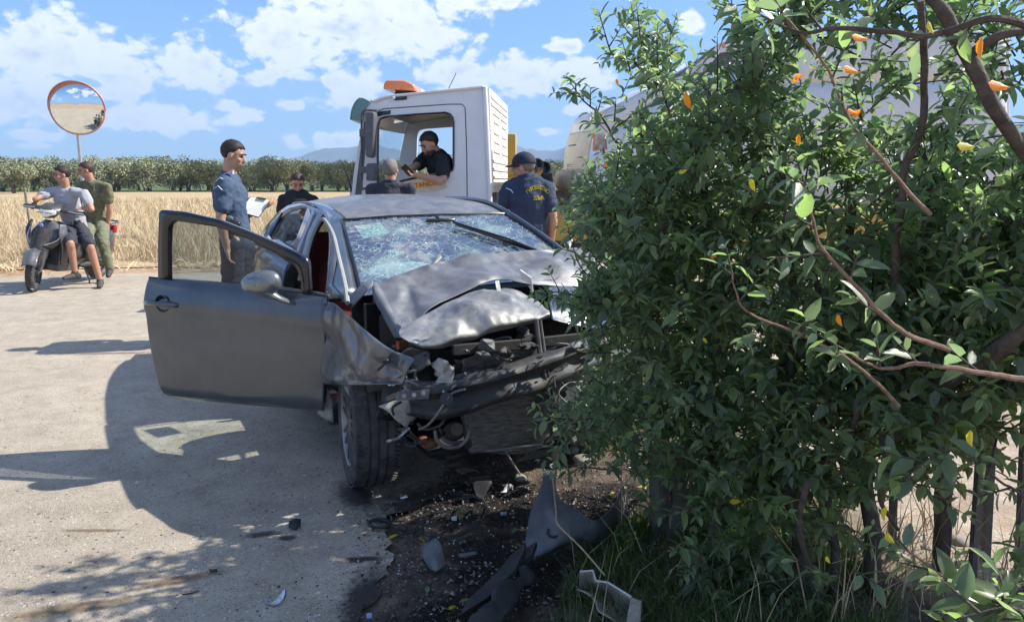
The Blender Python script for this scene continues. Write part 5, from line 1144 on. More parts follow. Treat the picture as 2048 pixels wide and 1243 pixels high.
MB().prism([VP(*q, -.01) for q in [(1372, 150), (1430, 96), (1462, 84), (1560, 76), (1545, 168), (1530, 168), (1540, 96), (1470, 100), (1440, 106), (1392, 162), (1378, 172)]], (0, sgn * .05, 0)).build('door_frame', m_van, van)
MB().prism([VP(*q, .015) for q in [(1392, 162), (1440, 106), (1470, 100), (1540, 96), (1530, 166)]], (0, sgn * .006, 0)).build('door_window', glass('van_door_glass', (.7, .75, .78), .85), van, smooth=False)
MB().prism([VP(*q, .3) for q in [(1392, 152), (1440, 100), (1545, 92), (1540, 146)]], (0, sgn * .02, 0)).build('cabin_lining', m_int, van)
MB().tube([VP(1378, 156, -.02), VP(1403, 132, -.02), VP(1424, 102, -.02)], .006, 6).build('pillar_seam', m_gloss, van)
MB().ball(VP(1402, 163, -.08), (.14, .06, .05), 12).build('wing_mirror', m_greyp, van)
MB().box(VP(1320, 260, .9), (.05, .05, .05)).build('engine_fill', m_greyp, van)
# indicator, grille slats and fog lamp wrap round the near corner
def wrap(px, py0, py1, t, off=.012): p = bow(VP(px, (py0 + py1) / 2) + Vector((0, sgn * t * VW, 0)), t, 1); return p
ic = MB(); pr = []
for (x, y) in [(1187, 268), (1212, 266), (1216, 300), (1185, 302)]: pr.append(VP(x, y, -.02))
MB().prism(pr, (0, sgn * .04, 0)).build('indicator', m_orange, van, bevel=.005)
for gy0, gy1, k_ in ((288, 314, 5), (328, 341, 4)):
    for i in range(k_):
        y = gy0 + (gy1 - gy0) * i / (k_ - 1); pts = [bow(VP(1184 if y < 320 else 1179, y, -.01) + Vector((0, sgn * t * VW, 0)), t, 1.07) for t in (.03, .06, .1, .16, .25, .4, .6, .8)]
        MB().tube(pts, .014 if gy0 < 300 else .01, 6).build('grille_slat', m_gloss, van)
MB().box(bow(VP(1170, 360, -.02) + Vector((0, sgn * .10 * VW, 0)), .1, 1.2) + Vector((-.02, 0, 0)), (.06, .22, .13)).build('fog_lamp', mat('fog_lens', (.45, .45, .38), .2), van, bevel=.01)
MB().ball(VP(1447, 93, -.01), (.02, .015, .02), 10).build('roof_marker', m_orange, van)
for q_ in ([(1378, 172), (1380, 300), (1385, 404)], [(1530, 168), (1532, 300), (1540, 404)], [(1700, 75), (1702, 240), (1706, 408)], [(1195, 330), (1500, 335), (2005, 338)], [(1560, 250), (1780, 250), (2005, 250)], [(1215, 225), (1300, 184), (1372, 152)]):
    MB().tube([VP(x, y, -.012) for x, y in q_], .006, 6).build('panel_seam', m_greyp, van)
MB().bar(VP(1502, 190, -.03), VP(1522, 190, -.03), .03, .03).build('door_handle', m_greyp, van, bevel=.006)
MB().prism([VP(2012, 66), VP(2012, 414), VP(2012, 414) + Vector((0, sgn * VW, 0)), VP(2012, 66) + Vector((0, sgn * VW, 0))], (-.04, 0, 0)).build('rear_doors', m_van, van, bevel=.01)
for ax_x in (1.0, 3.9):
    MB().tube([Vector((-ax_x + .36 * cos(t), -sgn * .012, .3 + .36 * sin(t))) for t in [radians(-5 + 19 * k) for k in range(11)]], .02, 8).build('wheel_arch', m_greyp, van)
for dx in (1.0, 3.9):
    w = MB(); q = Vector((-dx, sgn * .12, .3)); w.lathe([(.17, -.09), (.28, -.09), (.305, -.05), (.305, .05), (.28, .09), (.17, .09)], q, (0, 1, 0), 36); w.cyl(q, q + Vector((0, -sgn * .05, 0)), .17, 24); w.build('wheel', m_rub, van)
# white prop bar leaning at the deck
a, b = D(1134, 498, 8.2), D(1170, 398, 8.45)
pb = MB().tube([a - (b - a) * .75, a, b], .028, 10).build('leaning_pole', m_white); tag(pb, 'white tubular pole leaning against the yellow side of the flatbed', 'pole')

# pale car parked beyond the firefighter
pc = D(1105, 400, 11.8); pcar = empty('parked_car', (pc.x, 11.8, 0), radians(15), 'pale silver car with dark windscreen parked behind the firefighter', 'car')
m_sil = mat('silver_blue_paint', (.5, .55, .58), .3, .4, coat=.6, var=.03)
pr_lo = [(-1.7, .3), (-1.75, .62), (-1.5, .86), (-.85, .98), (1.9, .98), (2.1, .85), (2.1, .3)]
rows = [[Vector((x, y * .82, z)) for x, z in pr_lo] for y in (-1, -.9, 0, .9, 1)]
v, f = patch(rows, 5, 3); obj('body_shell', v, f, m_sil, pcar, solid=.02)
for s_ in (-1, 1): MB().prism([(x, .82 * s_, z) for x, z in pr_lo], (0, -.03 * s_, 0)).build('body_side', m_sil, pcar)
rf = [(-.85, .98), (-.15, 1.40), (.9, 1.46), (1.6, 1.3), (1.9, .98)]
rows = [[Vector((x, y * (.78 - .14 * (z - .98) / .45), z)) for x, z in rf[1:4]] for y in (-1, 0, 1)]; v, f = patch(rows, 4, 4); obj('roof', v, f, m_sil, pcar, solid=.03)
for s_ in (-1, 1): MB().prism([(x, s_ * (.78 - .14 * (z - .98) / .45), z) for x, z in rf], (0, -.01 * s_, 0)).build('side_glass', m_glassr, pcar)
rows = [[Vector((x, y * (.76 - .14 * (z - .98) / .45), z)) for x, z in rf[:2]] for y in (-1, 0, 1)]; v, f = patch(rows, 3, 4); obj('windscreen', v, f, mat('dark_screen', (.03, .06, .075), .1, coat=.5), pcar)
for s_ in (-1, 1): MB().tube([(-.87, s_ * .78, .98), (-.15, s_ * .66, 1.41), (.9, s_ * .64, 1.47)], .03, 8).build('pillar', m_sil, pcar)
for x, y in ((-1.1, -.75), (-1.1, .75), (1.4, -.75), (1.4, .75)): MB().lathe([(.18, -.09), (.29, -.09), (.31, 0), (.29, .09), (.18, .09)], (x, y, .31), (0, 1, 0), 28).build('wheel', m_rub, pcar)
# ---------------------------------------------------------------- people
def blob(mb, voxel, it=3, disp=None):
    bm = bmesh.new(); vv = [bm.verts.new(v) for v in mb.v]
    for f in mb.f:
        try: bm.faces.new([vv[i] for i in f])
        except Exception: pass
    bmesh.ops.remove_doubles(bm, verts=bm.verts, dist=1e-6); bmesh.ops.recalc_face_normals(bm, faces=bm.faces)
    me = bpy.data.meshes.new('tmp'); bm.to_mesh(me); bm.free(); o = bpy.data.objects.new('tmp', me); S.collection.objects.link(o)
    r = o.modifiers.new('r', 'REMESH'); r.mode = 'VOXEL'; r.voxel_size = voxel
    s_ = o.modifiers.new('s', 'SMOOTH'); s_.factor = .5; s_.iterations = it
    dg = bpy.context.evaluated_depsgraph_get(); m2 = bpy.data.meshes.new_from_object(o.evaluated_get(dg)); bpy.data.objects.remove(o)
    if disp:
        for v in m2.vertices: v.co = v.co + v.normal * disp(v.co)
    return m2
def mesh_obj(name, me, m, parent):
    me.materials.clear(); me.materials.append(m); me.polygons.foreach_set('use_smooth', [True] * len(me.polygons)); me.name = name
    o = bpy.data.objects.new(name, me); link(o, parent); return o
def loftr(mb, pts, ra, rb, side, n=16, dense=5):
    # smooth elliptical loft with rounded ends: ra along side, rb across
    P = catmull(pts, dense); k = len(P)
    A = [float(np.interp(i / dense, range(len(pts)), ra)) for i in range(k)]; B = [float(np.interp(i / dense, range(len(pts)), rb)) for i in range(k)]
    d0 = (P[1] - P[0]).normalized(); d1 = (P[-1] - P[-2]).normalized()
    pre = [(P[0] - d0 * min(A[0], B[0]) * s, sqrt(max(1 - s * s, .02))) for s in (.95, .75, .4)]; post = [(P[-1] + d1 * min(A[-1], B[-1]) * s, sqrt(max(1 - s * s, .02))) for s in (.4, .75, .95)]
    allp = [(p, A[0] * q, B[0] * q) for p, q in pre] + list(zip(P, A, B)) + [(p, A[-1] * q, B[-1] * q) for p, q in post]
    vs = []; side = Vector(side); m_ = len(allp)
    for i, (p, a, b) in enumerate(allp):
        t = (allp[min(i + 1, m_ - 1)][0] - allp[max(i - 1, 0)][0]).normalized(); x = (side - t * side.dot(t)).normalized(); y = t.cross(x)
        for j in range(n): an = 2 * pi * j / n; vs.append(p + x * cos(an) * a + y * sin(an) * b)
    fs = [(i * n + j, i * n + (j + 1) % n, (i + 1) * n + (j + 1) % n, (i + 1) * n + j) for i in range(m_ - 1) for j in range(n)]
    fs += [tuple(range(n))[::-1], tuple((m_ - 1) * n + j for j in range(n))]; mb.add(vs, fs)
m_skin = mat('skin', (.47, .26, .17), .5, var=.1, vs=12, sss=.08, bump=.0006, bs=120)
m_skin2 = mat('skin_tanned', (.42, .22, .14), .5, var=.1, vs=12, sss=.08, bump=.0006, bs=120)
m_hair = mat('dark_hair', (.02, .014, .011), .6, var=.4, vs=90, bump=.004, bs=160)
m_hairb = mat('brown_hair', (.05, .025, .016), .55, var=.4, vs=90, bump=.004, bs=160)
m_hairg = mat('grey_hair', (.17, .155, .14), .7, var=.5, vs=120, bump=.004, bs=200)
m_navy = mat('navy_cloth', (.035, .05, .09), .85, var=.15, vs=8, bump=.006, bs=14)
m_blue = mat('blue_uniform', (.055, .085, .14), .85, var=.12, vs=8, bump=.006, bs=12)
m_btee = mat('black_tee', (.016, .017, .021), .85, var=.2, vs=8, bump=.006, bs=14)
m_dkn = mat('dark_navy_trousers', (.022, .032, .055), .85, var=.15, vs=8, bump=.008, bs=10)
m_gtee = mat('grey_tee', (.36, .36, .38), .9, var=.08, vs=8, bump=.008, bs=10)
m_sh = mat('dark_shorts', (.04, .042, .05), .85, var=.15, vs=10, bump=.006, bs=12)
m_olv = mat('olive_trousers', (.17, .18, .11), .9, var=.12, vs=8, bump=.008, bs=10)
m_camo = mat('camouflage_tee', (.20, .19, .11), .9, var=.3, vs=9, dirt=(.07, .075, .04), damt=.95, ds=7, bump=.006, bs=12)
m_shoe = mat('dark_shoe', (.03, .028, .03), .6, var=.3, vs=30, dirt=(.2, .17, .14), damt=.4)
m_eye = mat('eye', (.05, .035, .03), .15, var=.02); m_lip_ = mat('lips', (.36, .15, .12), .5)
def person(name, J, label, top=None, bottom=None, hair=m_hair, skin=m_skin, sleeve=.62, shorts=False, shoe=True, cap=None, beard=False, collar=False, s=1.0, cat='person', fat=1.0, jacket=False, hairfront=.35, group=None, voxel=.0085, long_hair=False):
    base = Vector((J['hip'].x, J['hip'].y, J.get('ground', 0))); e = empty(name, base, 0, label, cat, group)
    K = {k: (v - base if isinstance(v, Vector) and k not in ('face', 'up', 'hda', 'hdb', 'pna', 'pnb', 'toea', 'toeb') else v) for k, v in J.items()}
    side = (K['shb'] - K['sha']); side.normalize()
    hs_ = (K['hpb'] - K['hpa']).normalized()
    face = Vector(K['face']).normalized(); up = Vector(K.get('up', (0, 0, 1))).normalized(); hx_ = face.cross(up).normalized(); up = hx_.cross(face).normalized(); HR = Matrix((hx_, face, up)).transposed()
    hc = K['head']; B = MB(); g = lambda v: v * s
    # torso
    lerp = lambda a, b, t: a.lerp(b, t)
    tpts = [K['hip'] - (K['chest'] - K['hip']).normalized() * .05 * s, lerp(K['hip'], K['chest'], .35), K['chest'], lerp(K['chest'], K['neck'], .62)]
    tra = [.155 * s, .145 * s * fat, .165 * s, .15 * s]; trb = [.115 * s * fat, .11 * s * fat, .122 * s * fat, .085 * s]
    loftr(B, tpts, tra, trb, side); loftr(B, [lerp(K['chest'], K['neck'], .8), hc - up * .04 * s - face * .015 * s], [.062 * s, .056 * s], [.062 * s, .058 * s], side)
    arms = []
    for q in 'ab':
        sh, el, wr = K['sh' + q], K['el' + q], K['wr' + q]; sd = side if q == 'b' else -side
        loftr(B, [sh, lerp(sh, el, .45), el, lerp(el, wr, .3), wr], [.056 * s, .052 * s, .042 * s, .043 * s, .028 * s], [.058 * s, .05 * s, .04 * s, .041 * s, .025 * s], face)
        loftr(B, [lerp(K['neck'], sh, .35) - Vector((0, 0, .02)), sh], [.06 * s, .058 * s], [.055 * s, .058 * s], face)
        hd = Vector(K.get('hd' + q, el - sh)).normalized(); pn = Vector(K.get('pn' + q, face)); pn = (pn - hd * pn.dot(hd)).normalized(); ws = hd.cross(pn).normalized(); th = K.get('th' + q, 1)
        pc_ = wr + hd * .048 * s; B.ball(pc_, (.042 * s, .055 * s, .017 * s), 14, Matrix((ws, hd, pn)).transposed()); B.tube([wr - hd * .01, wr + hd * .03 * s], [.026 * s, .028 * s], 10)
        cu = K.get('cu' + q, .5)
        for i, (o_, ln) in enumerate(((-.029, .068), (-.010, .077), (.010, .072), (.028, .056))):
            p0 = wr + hd * .085 * s + ws * o_ * s; d1 = (hd + pn * cu * .8).normalized(); d2 = (hd * max(.1, 1 - cu) + pn * cu * 1.4).normalized(); d3 = (hd * (.6 - cu) + pn * cu * 1.5).normalized()
            B.tube([p0 - hd * .02, p0, p0 + d1 * ln * .42 * s, p0 + d1 * ln * .42 * s + d2 * ln * .32 * s, p0 + d1 * ln * .42 * s + d2 * ln * .32 * s + d3 * ln * .26 * s], [.0095 * s, .0098 * s, .0092 * s, .0085 * s, .0078 * s], 8)
        tp = wr + hd * .025 * s - ws * th * .032 * s; B.tube([tp, tp + (hd * .7 - ws * th * .6 + pn * .3) * .04 * s, tp + (hd * .9 - ws * th * .7 + pn * (.4 + cu * .5)) * .066 * s], [.014 * s, .011 * s, .009 * s], 8)
    for q in 'ab':
        hp, kn, an = K['hp' + q], K['kn' + q], K['an' + q]
        loftr(B, [hp, lerp(hp, kn, .45), kn, lerp(kn, an, .3), an], [.088 * s * fat, .078 * s, .056 * s, .056 * s, .036 * s], [.09 * s * fat, .08 * s, .056 * s, .058 * s, .04 * s], hs_)
        td = Vector(K.get('toe' + q, face)); td.z = td.z if abs(td.z) > .01 else 0; td.normalize(); B.tube([an - Vector((0, 0, .02)), an + td * .08 * s - Vector((0, 0, .045)), an + td * .15 * s - Vector((0, 0, .055))], [.038 * s, .034 * s, .022 * s], 10)
    # head
    def hp_(x, y, z): return hc + (hx_ * x + face * y + up * z) * s
    B.ball(hp_(0, -.012, .035), (.077 * s, .096 * s, .088 * s), 20, HR); B.ball(hp_(0, .022, -.045), (.058 * s, .066 * s, .068 * s), 18, HR); B.ball(hp_(0, .045, -.088), (.03 * s, .03 * s, .024 * s), 12, HR)
    B.tube([hp_(0, .082, .022), hp_(0, .098, -.008), hp_(0, .104, -.026)], [.010 * s, .013 * s, .017 * s], 10); B.ball(hp_(0, .092, -.03), (.019 * s, .015 * s, .011 * s), 10, HR)
    for q in (-1, 1):
        B.ball(hp_(q * .079, -.008, -.006), (.010 * s, .022 * s, .034 * s), 12, HR); B.ball(hp_(q * .032, .074, .032), (.026 * s, .014 * s, .009 * s), 10, HR); B.ball(hp_(q * .042, .060, -.018), (.026 * s, .024 * s, .024 * s), 12, HR)
    B.ball(hp_(0, .080, -.058), (.026 * s, .014 * s, .014 * s), 12, HR)
    body = mesh_obj('body', blob(B, voxel, 3), skin, e)
    for q in (-1, 1): MB().ball(hp_(q * .032, .080, .012), (.0125 * s, .008 * s, .0075 * s), 10, HR).build('eye', m_eye, e); MB().tube([hp_(q * .012, .092, .033), hp_(q * .032, .092, .040), hp_(q * .055, .080, .034)], .0055 * s, 6).build('eyebrow', hair, e)
    MB().tube([hp_(-.022, .088, -.06), hp_(0, .096, -.058), hp_(.022, .088, -.06)], [.004 * s, .006 * s, .004 * s], 8).build('mouth', m_lip_, e)
    # hair: shell over the skull, cut back from the face
    v, f = [], []; n1, n2 = 34, 20
    hm = MB()
    for j in range(n2 + 1):
        th = pi * j / n2
        for i in range(n1):
            a = 2 * pi * i / n1; d = Vector((sin(th) * cos(a), sin(th) * sin(a), cos(th))); k = 1.0
            lim = float(np.interp(d.y / max(.3, sqrt(d.x * d.x + d.y * d.y)), [-1, -.35, .0, .35, .6, 1], [-.92, -.85, -.30, -.02, .36, .42])) + .16 * fbm(d * 5, 1, 3)
            r = .84 + .27 * min(1, max(0, (d.z - lim) / .14 + .5))
            p = Vector((d.x * .077 * r, -.014 + d.y * .097 * r, .037 + d.z * .088 * (r + (.02 if d.z > .2 else 0)))); p *= 1 + .035 * fbm(p * 40 + hc, 1, 2) * (r > 1); v.append(hp_(p.x, p.y, p.z))
    for j in range(n2):
        for i in range(n1): i2 = (i + 1) % n1; f.append((j * n1 + i, (j + 1) * n1 + i, (j + 1) * n1 + i2, j * n1 + i2))
    obj('hair', v, f, hair, e)
    if beard:
        MB().ball(hp_(0, .03, -.066), (.060 * s, .067 * s, .055 * s), 16, HR).build('beard', hair if beard is True else beard, e)
    infl = .014 * s
    noisef = lambda amp: (lambda co: amp * fbm(co * 9, 1, 3) + amp * .8 * abs(fbm(Vector((co.x * 5, co.y * 5, co.z * 16)), 1, 2)))
    if top:
        T = MB(); tp2 = [K['hip'] + (K['chest'] - K['hip']).normalized() * (-.05) * s] + tpts[1:]
        loftr(T, tp2, [x + infl for x in tra], [x + infl for x in trb], side)
        for q in 'ab':
            sh, el, wr = K['sh' + q], K['el' + q], K['wr' + q]; loftr(T, [lerp(K['neck'], sh, .4) - Vector((0, 0, .02)), sh], [.066 * s, .07 * s], [.062 * s, .07 * s], face)
            if sleeve > 1: loftr(T, [sh, lerp(sh, el, .5), el, lerp(el, wr, .3), lerp(el, wr, .95)], [.074 * s, .068 * s, .06 * s, .06 * s, .045 * s], [.074 * s, .068 * s, .06 * s, .06 * s, .045 * s], face)
            else: loftr(T, [sh, lerp(sh, el, sleeve * .5), lerp(sh, el, sleeve)], [.072 * s, .072 * s, .070 * s], [.074 * s, .074 * s, .072 * s], face)
        mesh_obj('jacket' if jacket else 'shirt', blob(T, .011, 3, noisef(.013)), top, e)
        if collar:
            nk = lerp(K['chest'], K['neck'], 1.0); ring_ = []
            nd = (hc - nk).normalized(); MB().lathe([(.073 * s, -.03), (.078 * s, .0), (.074 * s, .035), (.068 * s, .03), (.068 * s, -.01)], nk, nd, 24).build('collar', top, e)
    if bottom:
        T = MB(); hipd = (K['chest'] - K['hip']).normalized(); loftr(T, [K['hip'] - hipd * .05 * s, K['hip'] + hipd * .07 * s], [.162 * s, .160 * s * fat ** .5], [.122 * s * fat, .122 * s * fat], hs_)
        for q in 'ab':
            hp, kn, an = K['hp' + q], K['kn' + q], K['an' + q]
            if shorts: loftr(T, [hp, lerp(hp, kn, .5), lerp(hp, kn, .92)], [.105 * s, .098 * s, .09 * s], [.108 * s, .10 * s, .092 * s], hs_)
            else: loftr(T, [hp, lerp(hp, kn, .45), kn, lerp(kn, an, .4), lerp(kn, an, .96)], [.104 * s, .094 * s, .076 * s, .072 * s, .06 * s], [.106 * s, .096 * s, .078 * s, .074 * s, .062 * s], hs_)
        mesh_obj('shorts' if shorts else 'trousers', blob(T, .011, 3, noisef(.014)), bottom, e)
    if shoe:
        for q in 'ab':
            an = K['an' + q]; td = Vector(K.get('toe' + q, face)).normalized(); T = MB(); dn_ = Vector((0, 0, -1)); sdv = td.cross(Vector((0, 0, 1))).normalized()
            loftr(T, [an - td * .045 * s + dn_ * .055 * s, an + td * .05 * s + dn_ * .05 * s, an + td * .17 * s + dn_ * .062 * s], [.042 * s, .046 * s, .036 * s], [.045 * s, .048 * s, .028 * s], sdv); T.tube([an + dn_ * .05, an + Vector((0, 0, .02))], [.052 * s, .048 * s], 14)
            mesh_obj('shoe', blob(T, .008, 3), m_shoe, e)
    if cap:
        v, f = [], []
        for j in range(13):
            th = pi * .54 * j / 12
            for i in range(32):
                a = 2 * pi * i / 32; v.append(hp_(sin(th) * cos(a) * .092, -.012 + sin(th) * sin(a) * .112, .042 + cos(th) * .098))
        f = [(j * 32 + i, j * 32 + (i + 1) % 32, (j + 1) * 32 + (i + 1) % 32, (j + 1) * 32 + i) for j in range(12) for i in range(32)]; co_ = obj('cap', v, f, cap, e, solid=.004)
        v = []
        for j in range(6):
            for i in range(13): a = pi * (i - 6) / 12 * .9; r = 1 + .75 * j / 5 * max(0, cos(a)) ** .8; v.append(hp_(sin(a) * .092 * (1 + .1 * j / 5), -.012 + cos(a) * .112 * r, .035 - .018 * (j / 5) - .012 * (sin(a) ** 2)))
        obj('cap_peak', v, gridfaces(13, 6), cap, co_, solid=.004)
        MB().ball(hp_(0, -.012, .142), .008 * s, 8).build('cap_button', cap, co_)
    return e
V = Vector
# police officer with clipboard, beside the car, seen from his right side
Y0 = 6.9; h0 = D(470, 462, Y0)
off = V((0, .17, 0))
J = dict(hip=D(470, 466, Y0 + .1), chest=D(460, 386, Y0 + .1), neck=D(458, 352, Y0 + .1), head=D(467, 311, Y0 + .1), face=(.93, .1, -.3),
         sha=D(449, 368, Y0 - .08), shb=D(462, 366, Y0 + .30), ela=D(441, 440, Y0 - .14), wra=D(454, 497, Y0 - .12), hda=(.12, 0, -1), pna=(.8, .3, 0), cua=.45,
         elb=D(486, 432, Y0 + .36), wrb=D(524, 414, Y0 + .26), hdb=(.8, -.3, .15), pnb=(0, -.3, 1), cub=.6,
         hpa=D(466, 486, Y0), hpb=D(476, 486, Y0 + .2), kna=D(464, 586, Y0), knb=D(484, 584, Y0 + .22), ana=V((D(464, 600, Y0).x, Y0 + .02, .085)), anb=V((D(480, 600, Y0 + .22).x, Y0 + .25, .085)), toea=(.95, -.25, 0), toeb=(.95, .2, 0))
off_ = person('person', J, 'policeman in dark blue short sleeved uniform reading papers behind the open door', m_blue, m_dkn, m_hair, fat=1.1, collar=True, s=1.04)
cb = [D(500, 393, Y0 + .1), D(543, 400, Y0 + .24), D(517, 436, Y0 + .16), D(476, 424, Y0 + .02)]
nrm = (cb[1] - cb[0]).cross(cb[3] - cb[0]).normalized()
clb = empty('clipboard', sum(cb, V()) / 4, 0, 'clipboard with white papers held open by the policeman', 'clipboard'); c0 = sum(cb, V()) / 4
MB().prism([p - c0 for p in cb], nrm * .004).build('board', m_gloss, clb, smooth=False); q = [c0.lerp(p, .93) for p in cb]
ins = -nrm if nrm.y > 0 else nrm
MB().prism([p - c0 + ins * .004 + (V((0, 0, .004)) if nrm.y > 0 else V()) for p in q], ins * .004).build('paper', mat('white_paper', (.8, .8, .82), .8, var=.05, vs=40), clb, smooth=False)
MB().bar(cb[0].lerp(cb[1], .3) - c0 + ins * .012, cb[0].lerp(cb[1], .7) - c0 + ins * .012, .02, .012).build('clip', m_gloss, clb)
# sleeve badges, holster
eb = off_.location
MB().tube([D(432, 362, Y0 - .165) - eb, D(440, 355, Y0 - .175) - eb, D(446, 358, Y0 - .16) - eb], .005, 5).build('shoulder_badge', mat('pale_badge', (.45, .5, .55), .6), off_)
MB().tube([D(427, 377, Y0 - .18) - eb, D(436, 372, Y0 - .20) - eb, D(444, 380, Y0 - .185) - eb], .006, 5).build('sleeve_badge', MATS['pale_badge'], off_)
MB().box(D(462, 345, Y0 - .02) - eb, (.04, .03, .03)).build('collar_tab', MATS['pale_badge'], off_)
MB().box(D(462, 450, Y0 - .08) - eb, (.16, .06, .1), Matrix.Rotation(.3, 3, 'Y')).build('holster', m_gloss, off_, bevel=.015)
MB().ball(D(458, 437, Y0 - .11) - eb, (.04, .025, .03), 10).build('radio', mat('radio_green', (.1, .14, .13), .4), off_)
# firefighter from behind
Y1 = 7.2
J = dict(hip=D(1057, 478, Y1), chest=D(1057, 392, Y1), neck=D(1051, 355, Y1), head=D(1046, 335, Y1), face=(-.93, .35, -.05),
         sha=D(1019, 374, Y1 + .02), shb=D(1094, 376, Y1 - .02), ela=D(1004, 426, Y1 + .08), wra=D(1016, 476, Y1 - .1 + .2), elb=D(1106, 436, Y1 - .04), wrb=D(1102, 486, Y1 + .08), hda=(.1, .2, -1), hdb=(-.1, .3, -1), pna=(1, 0, 0), pnb=(-1, 0, 0),
         hpa=D(1041, 498, Y1), hpb=D(1073, 498, Y1), kna=D(1038, 590, Y1 + .03), knb=D(1078, 590, Y1 + .03), ana=V((D(1038, 600, Y1).x, Y1, .085)), anb=V((D(1080, 600, Y1).x, Y1, .085)), toea=(-.2, 1, 0), toeb=(.2, 1, 0))
ff = person('person', J, 'firefighter in navy polo and cap standing behind the wreck with yellow Greek lettering', m_navy, m_dkn, m_hairg, cap=mat('navy_cap', (.018, .024, .045), .8, var=.1), fat=1.08, collar=True, s=1.02)
eb = ff.location; m_yl = mat('yellow_print', (.75, .60, .04), .7)
def back_pt(px, py): p = D(px, py, Y1 - .155); return p
word = 'ΠΥΡΟΣΒΕΣΤΙΚΟ'; deps = bpy.context.evaluated_depsgraph_get(); shirt = [c for c in ff.children if c.name.startswith('shirt')][0]
def stamp(ch, px, py, rot, size):
    # find the shirt surface along the print direction and lay the letter on it
    p = D(px, py, Y1 - .5) - eb; d = (D(px, py, Y1) - D(px, py, Y1 - .5)).normalized()
    ok, hit, nm_, _ = shirt.ray_cast(p, d)
    if not ok: hit = D(px, py, Y1 - .15) - eb; nm_ = V((0, -1, 0))
    nm_ = (nm_ + V((0, -1.2, 0))).normalized(); xx = V((0, 0, 1)).cross(nm_).normalized(); yy = nm_.cross(xx); R = Matrix((xx, yy, nm_)).transposed() @ Matrix.Rotation(rot, 3, 'Z')
    text('letter', ch, m_yl, hit + nm_ * .005, R, size, ff, .0015)
bpy.context.view_layer.update()
for i, ch in enumerate(word):
    t = (i - 5.5) / 5.5; stamp(ch, 1076 + 19.5 * t, 374.5 + 9 * t * t, -t * .75, .050)
for i, ch in enumerate('ΣΩΜΑ'): stamp(ch, 1069.5 + i * 5.2, 396.5, 0, .052)
MB().tube([D(1012, 376, Y1 - .06) - eb, D(1022, 380, Y1 - .10) - eb, D(1026, 386, Y1 - .10) - eb], .006, 5).build('sleeve_badge', MATS['pale_badge'], ff)
# grey haired man at the cab door
Y2 = 8.35
J = dict(hip=D(782, 460, Y2), chest=D(781, 392, Y2), neck=D(781, 366, Y2), head=D(781, 341, Y2), face=(.12, 1, .2), sha=D(746, 378, Y2), shb=D(818, 378, Y2), ela=D(742, 425, Y2 + .05), wra=D(750, 465, Y2 + .12), elb=D(822, 425, Y2 + .05), wrb=D(815, 465, Y2 + .12), hda=(0, .2, -1), hdb=(0, .2, -1),
         hpa=D(768, 475, Y2), hpb=D(796, 475, Y2), kna=D(766, 545, Y2), knb=D(798, 545, Y2), ana=V((D(766, 560, Y2).x, Y2, .085)), anb=V((D(800, 560, Y2).x, Y2, .085)))
person('person', J, 'grey haired man in dark jacket seen from behind, talking up to the truck driver', mat('dark_jacket', (.035, .035, .05), .85, var=.15, vs=8, bump=.008, bs=14), m_dkn, m_hairg, sleeve=2, jacket=True, collar=True)
# driver leaning out with a phone
Y3 = 9.12
J = dict(hip=D(905, 392, Y3 + .42), chest=D(883, 334, Y3 + .22), neck=D(872, 303, Y3 + .12), head=D(859, 289, Y3 + .04), face=(-.72, -.45, -.5), sha=D(850, 318, Y3 + .35), shb=D(888, 322, Y3 - .02), ela=D(832, 332, Y3 + .15), wra=D(817, 337, Y3 - .12), elb=D(884, 362, Y3 - .22), wrb=D(832, 350, Y3 - .28),
         hda=(-.5, -.6, -.1), hdb=(-1, -.1, .1), pna=(.2, -.2, 1), pnb=(.1, -.2, 1), cua=.7, cub=.8, tha=-1,
         hpa=D(893, 400, Y3 + .3), hpb=D(915, 400, Y3 + .55), kna=D(835, 405, Y3 + .35), knb=D(838, 405, Y3 + .62), ana=D(815, 455, Y3 + .35), anb=D(818, 455, Y3 + .6), toea=(-1, 0, 0), toeb=(-1, 0, 0), ground=.8)
person('person', J, 'bearded driver in black shirt leaning out of the truck window holding a phone', m_btee, m_dkn, m_hair, beard=m_hairb, fat=1.12, s=1.14)
pq = D(815, 340, Y3 - .36); ph = MB().box((0, 0, 0), (.075, .012, .15), Matrix.Rotation(-.7, 3, 'Y') @ Matrix.Rotation(.5, 3, 'X')).build('phone', m_gloss, None, bevel=.004); ph.location = pq; tag(ph, 'black phone held by the driver outside the truck window', 'phone')
# person with dark hair behind the car roof
Y4 = 8.8
J = dict(hip=D(597, 462, Y4), chest=D(596, 408, Y4), neck=D(596, 386, Y4), head=D(595, 367, Y4), face=(.35, -.85, -.45), sha=D(568, 400, Y4), shb=D(624, 400, Y4), ela=D(562, 436, Y4), wra=D(580, 455, Y4 - .2), elb=D(628, 436, Y4), wrb=D(612, 455, Y4 - .2), hda=(.5, -.5, 0), hdb=(-.5, -.5, 0),
         hpa=D(585, 472, Y4), hpb=D(609, 472, Y4), kna=D(585, 540, Y4 - .05), knb=D(609, 540, Y4 - .05), ana=V((D(585, 560, Y4).x, Y4, .085)), anb=V((D(610, 560, Y4).x, Y4, .085)))
person('person', J, 'dark haired person in black top looking down behind the roof of the wrecked car', m_btee, m_dkn, m_hairb, sleeve=.6, s=.95)
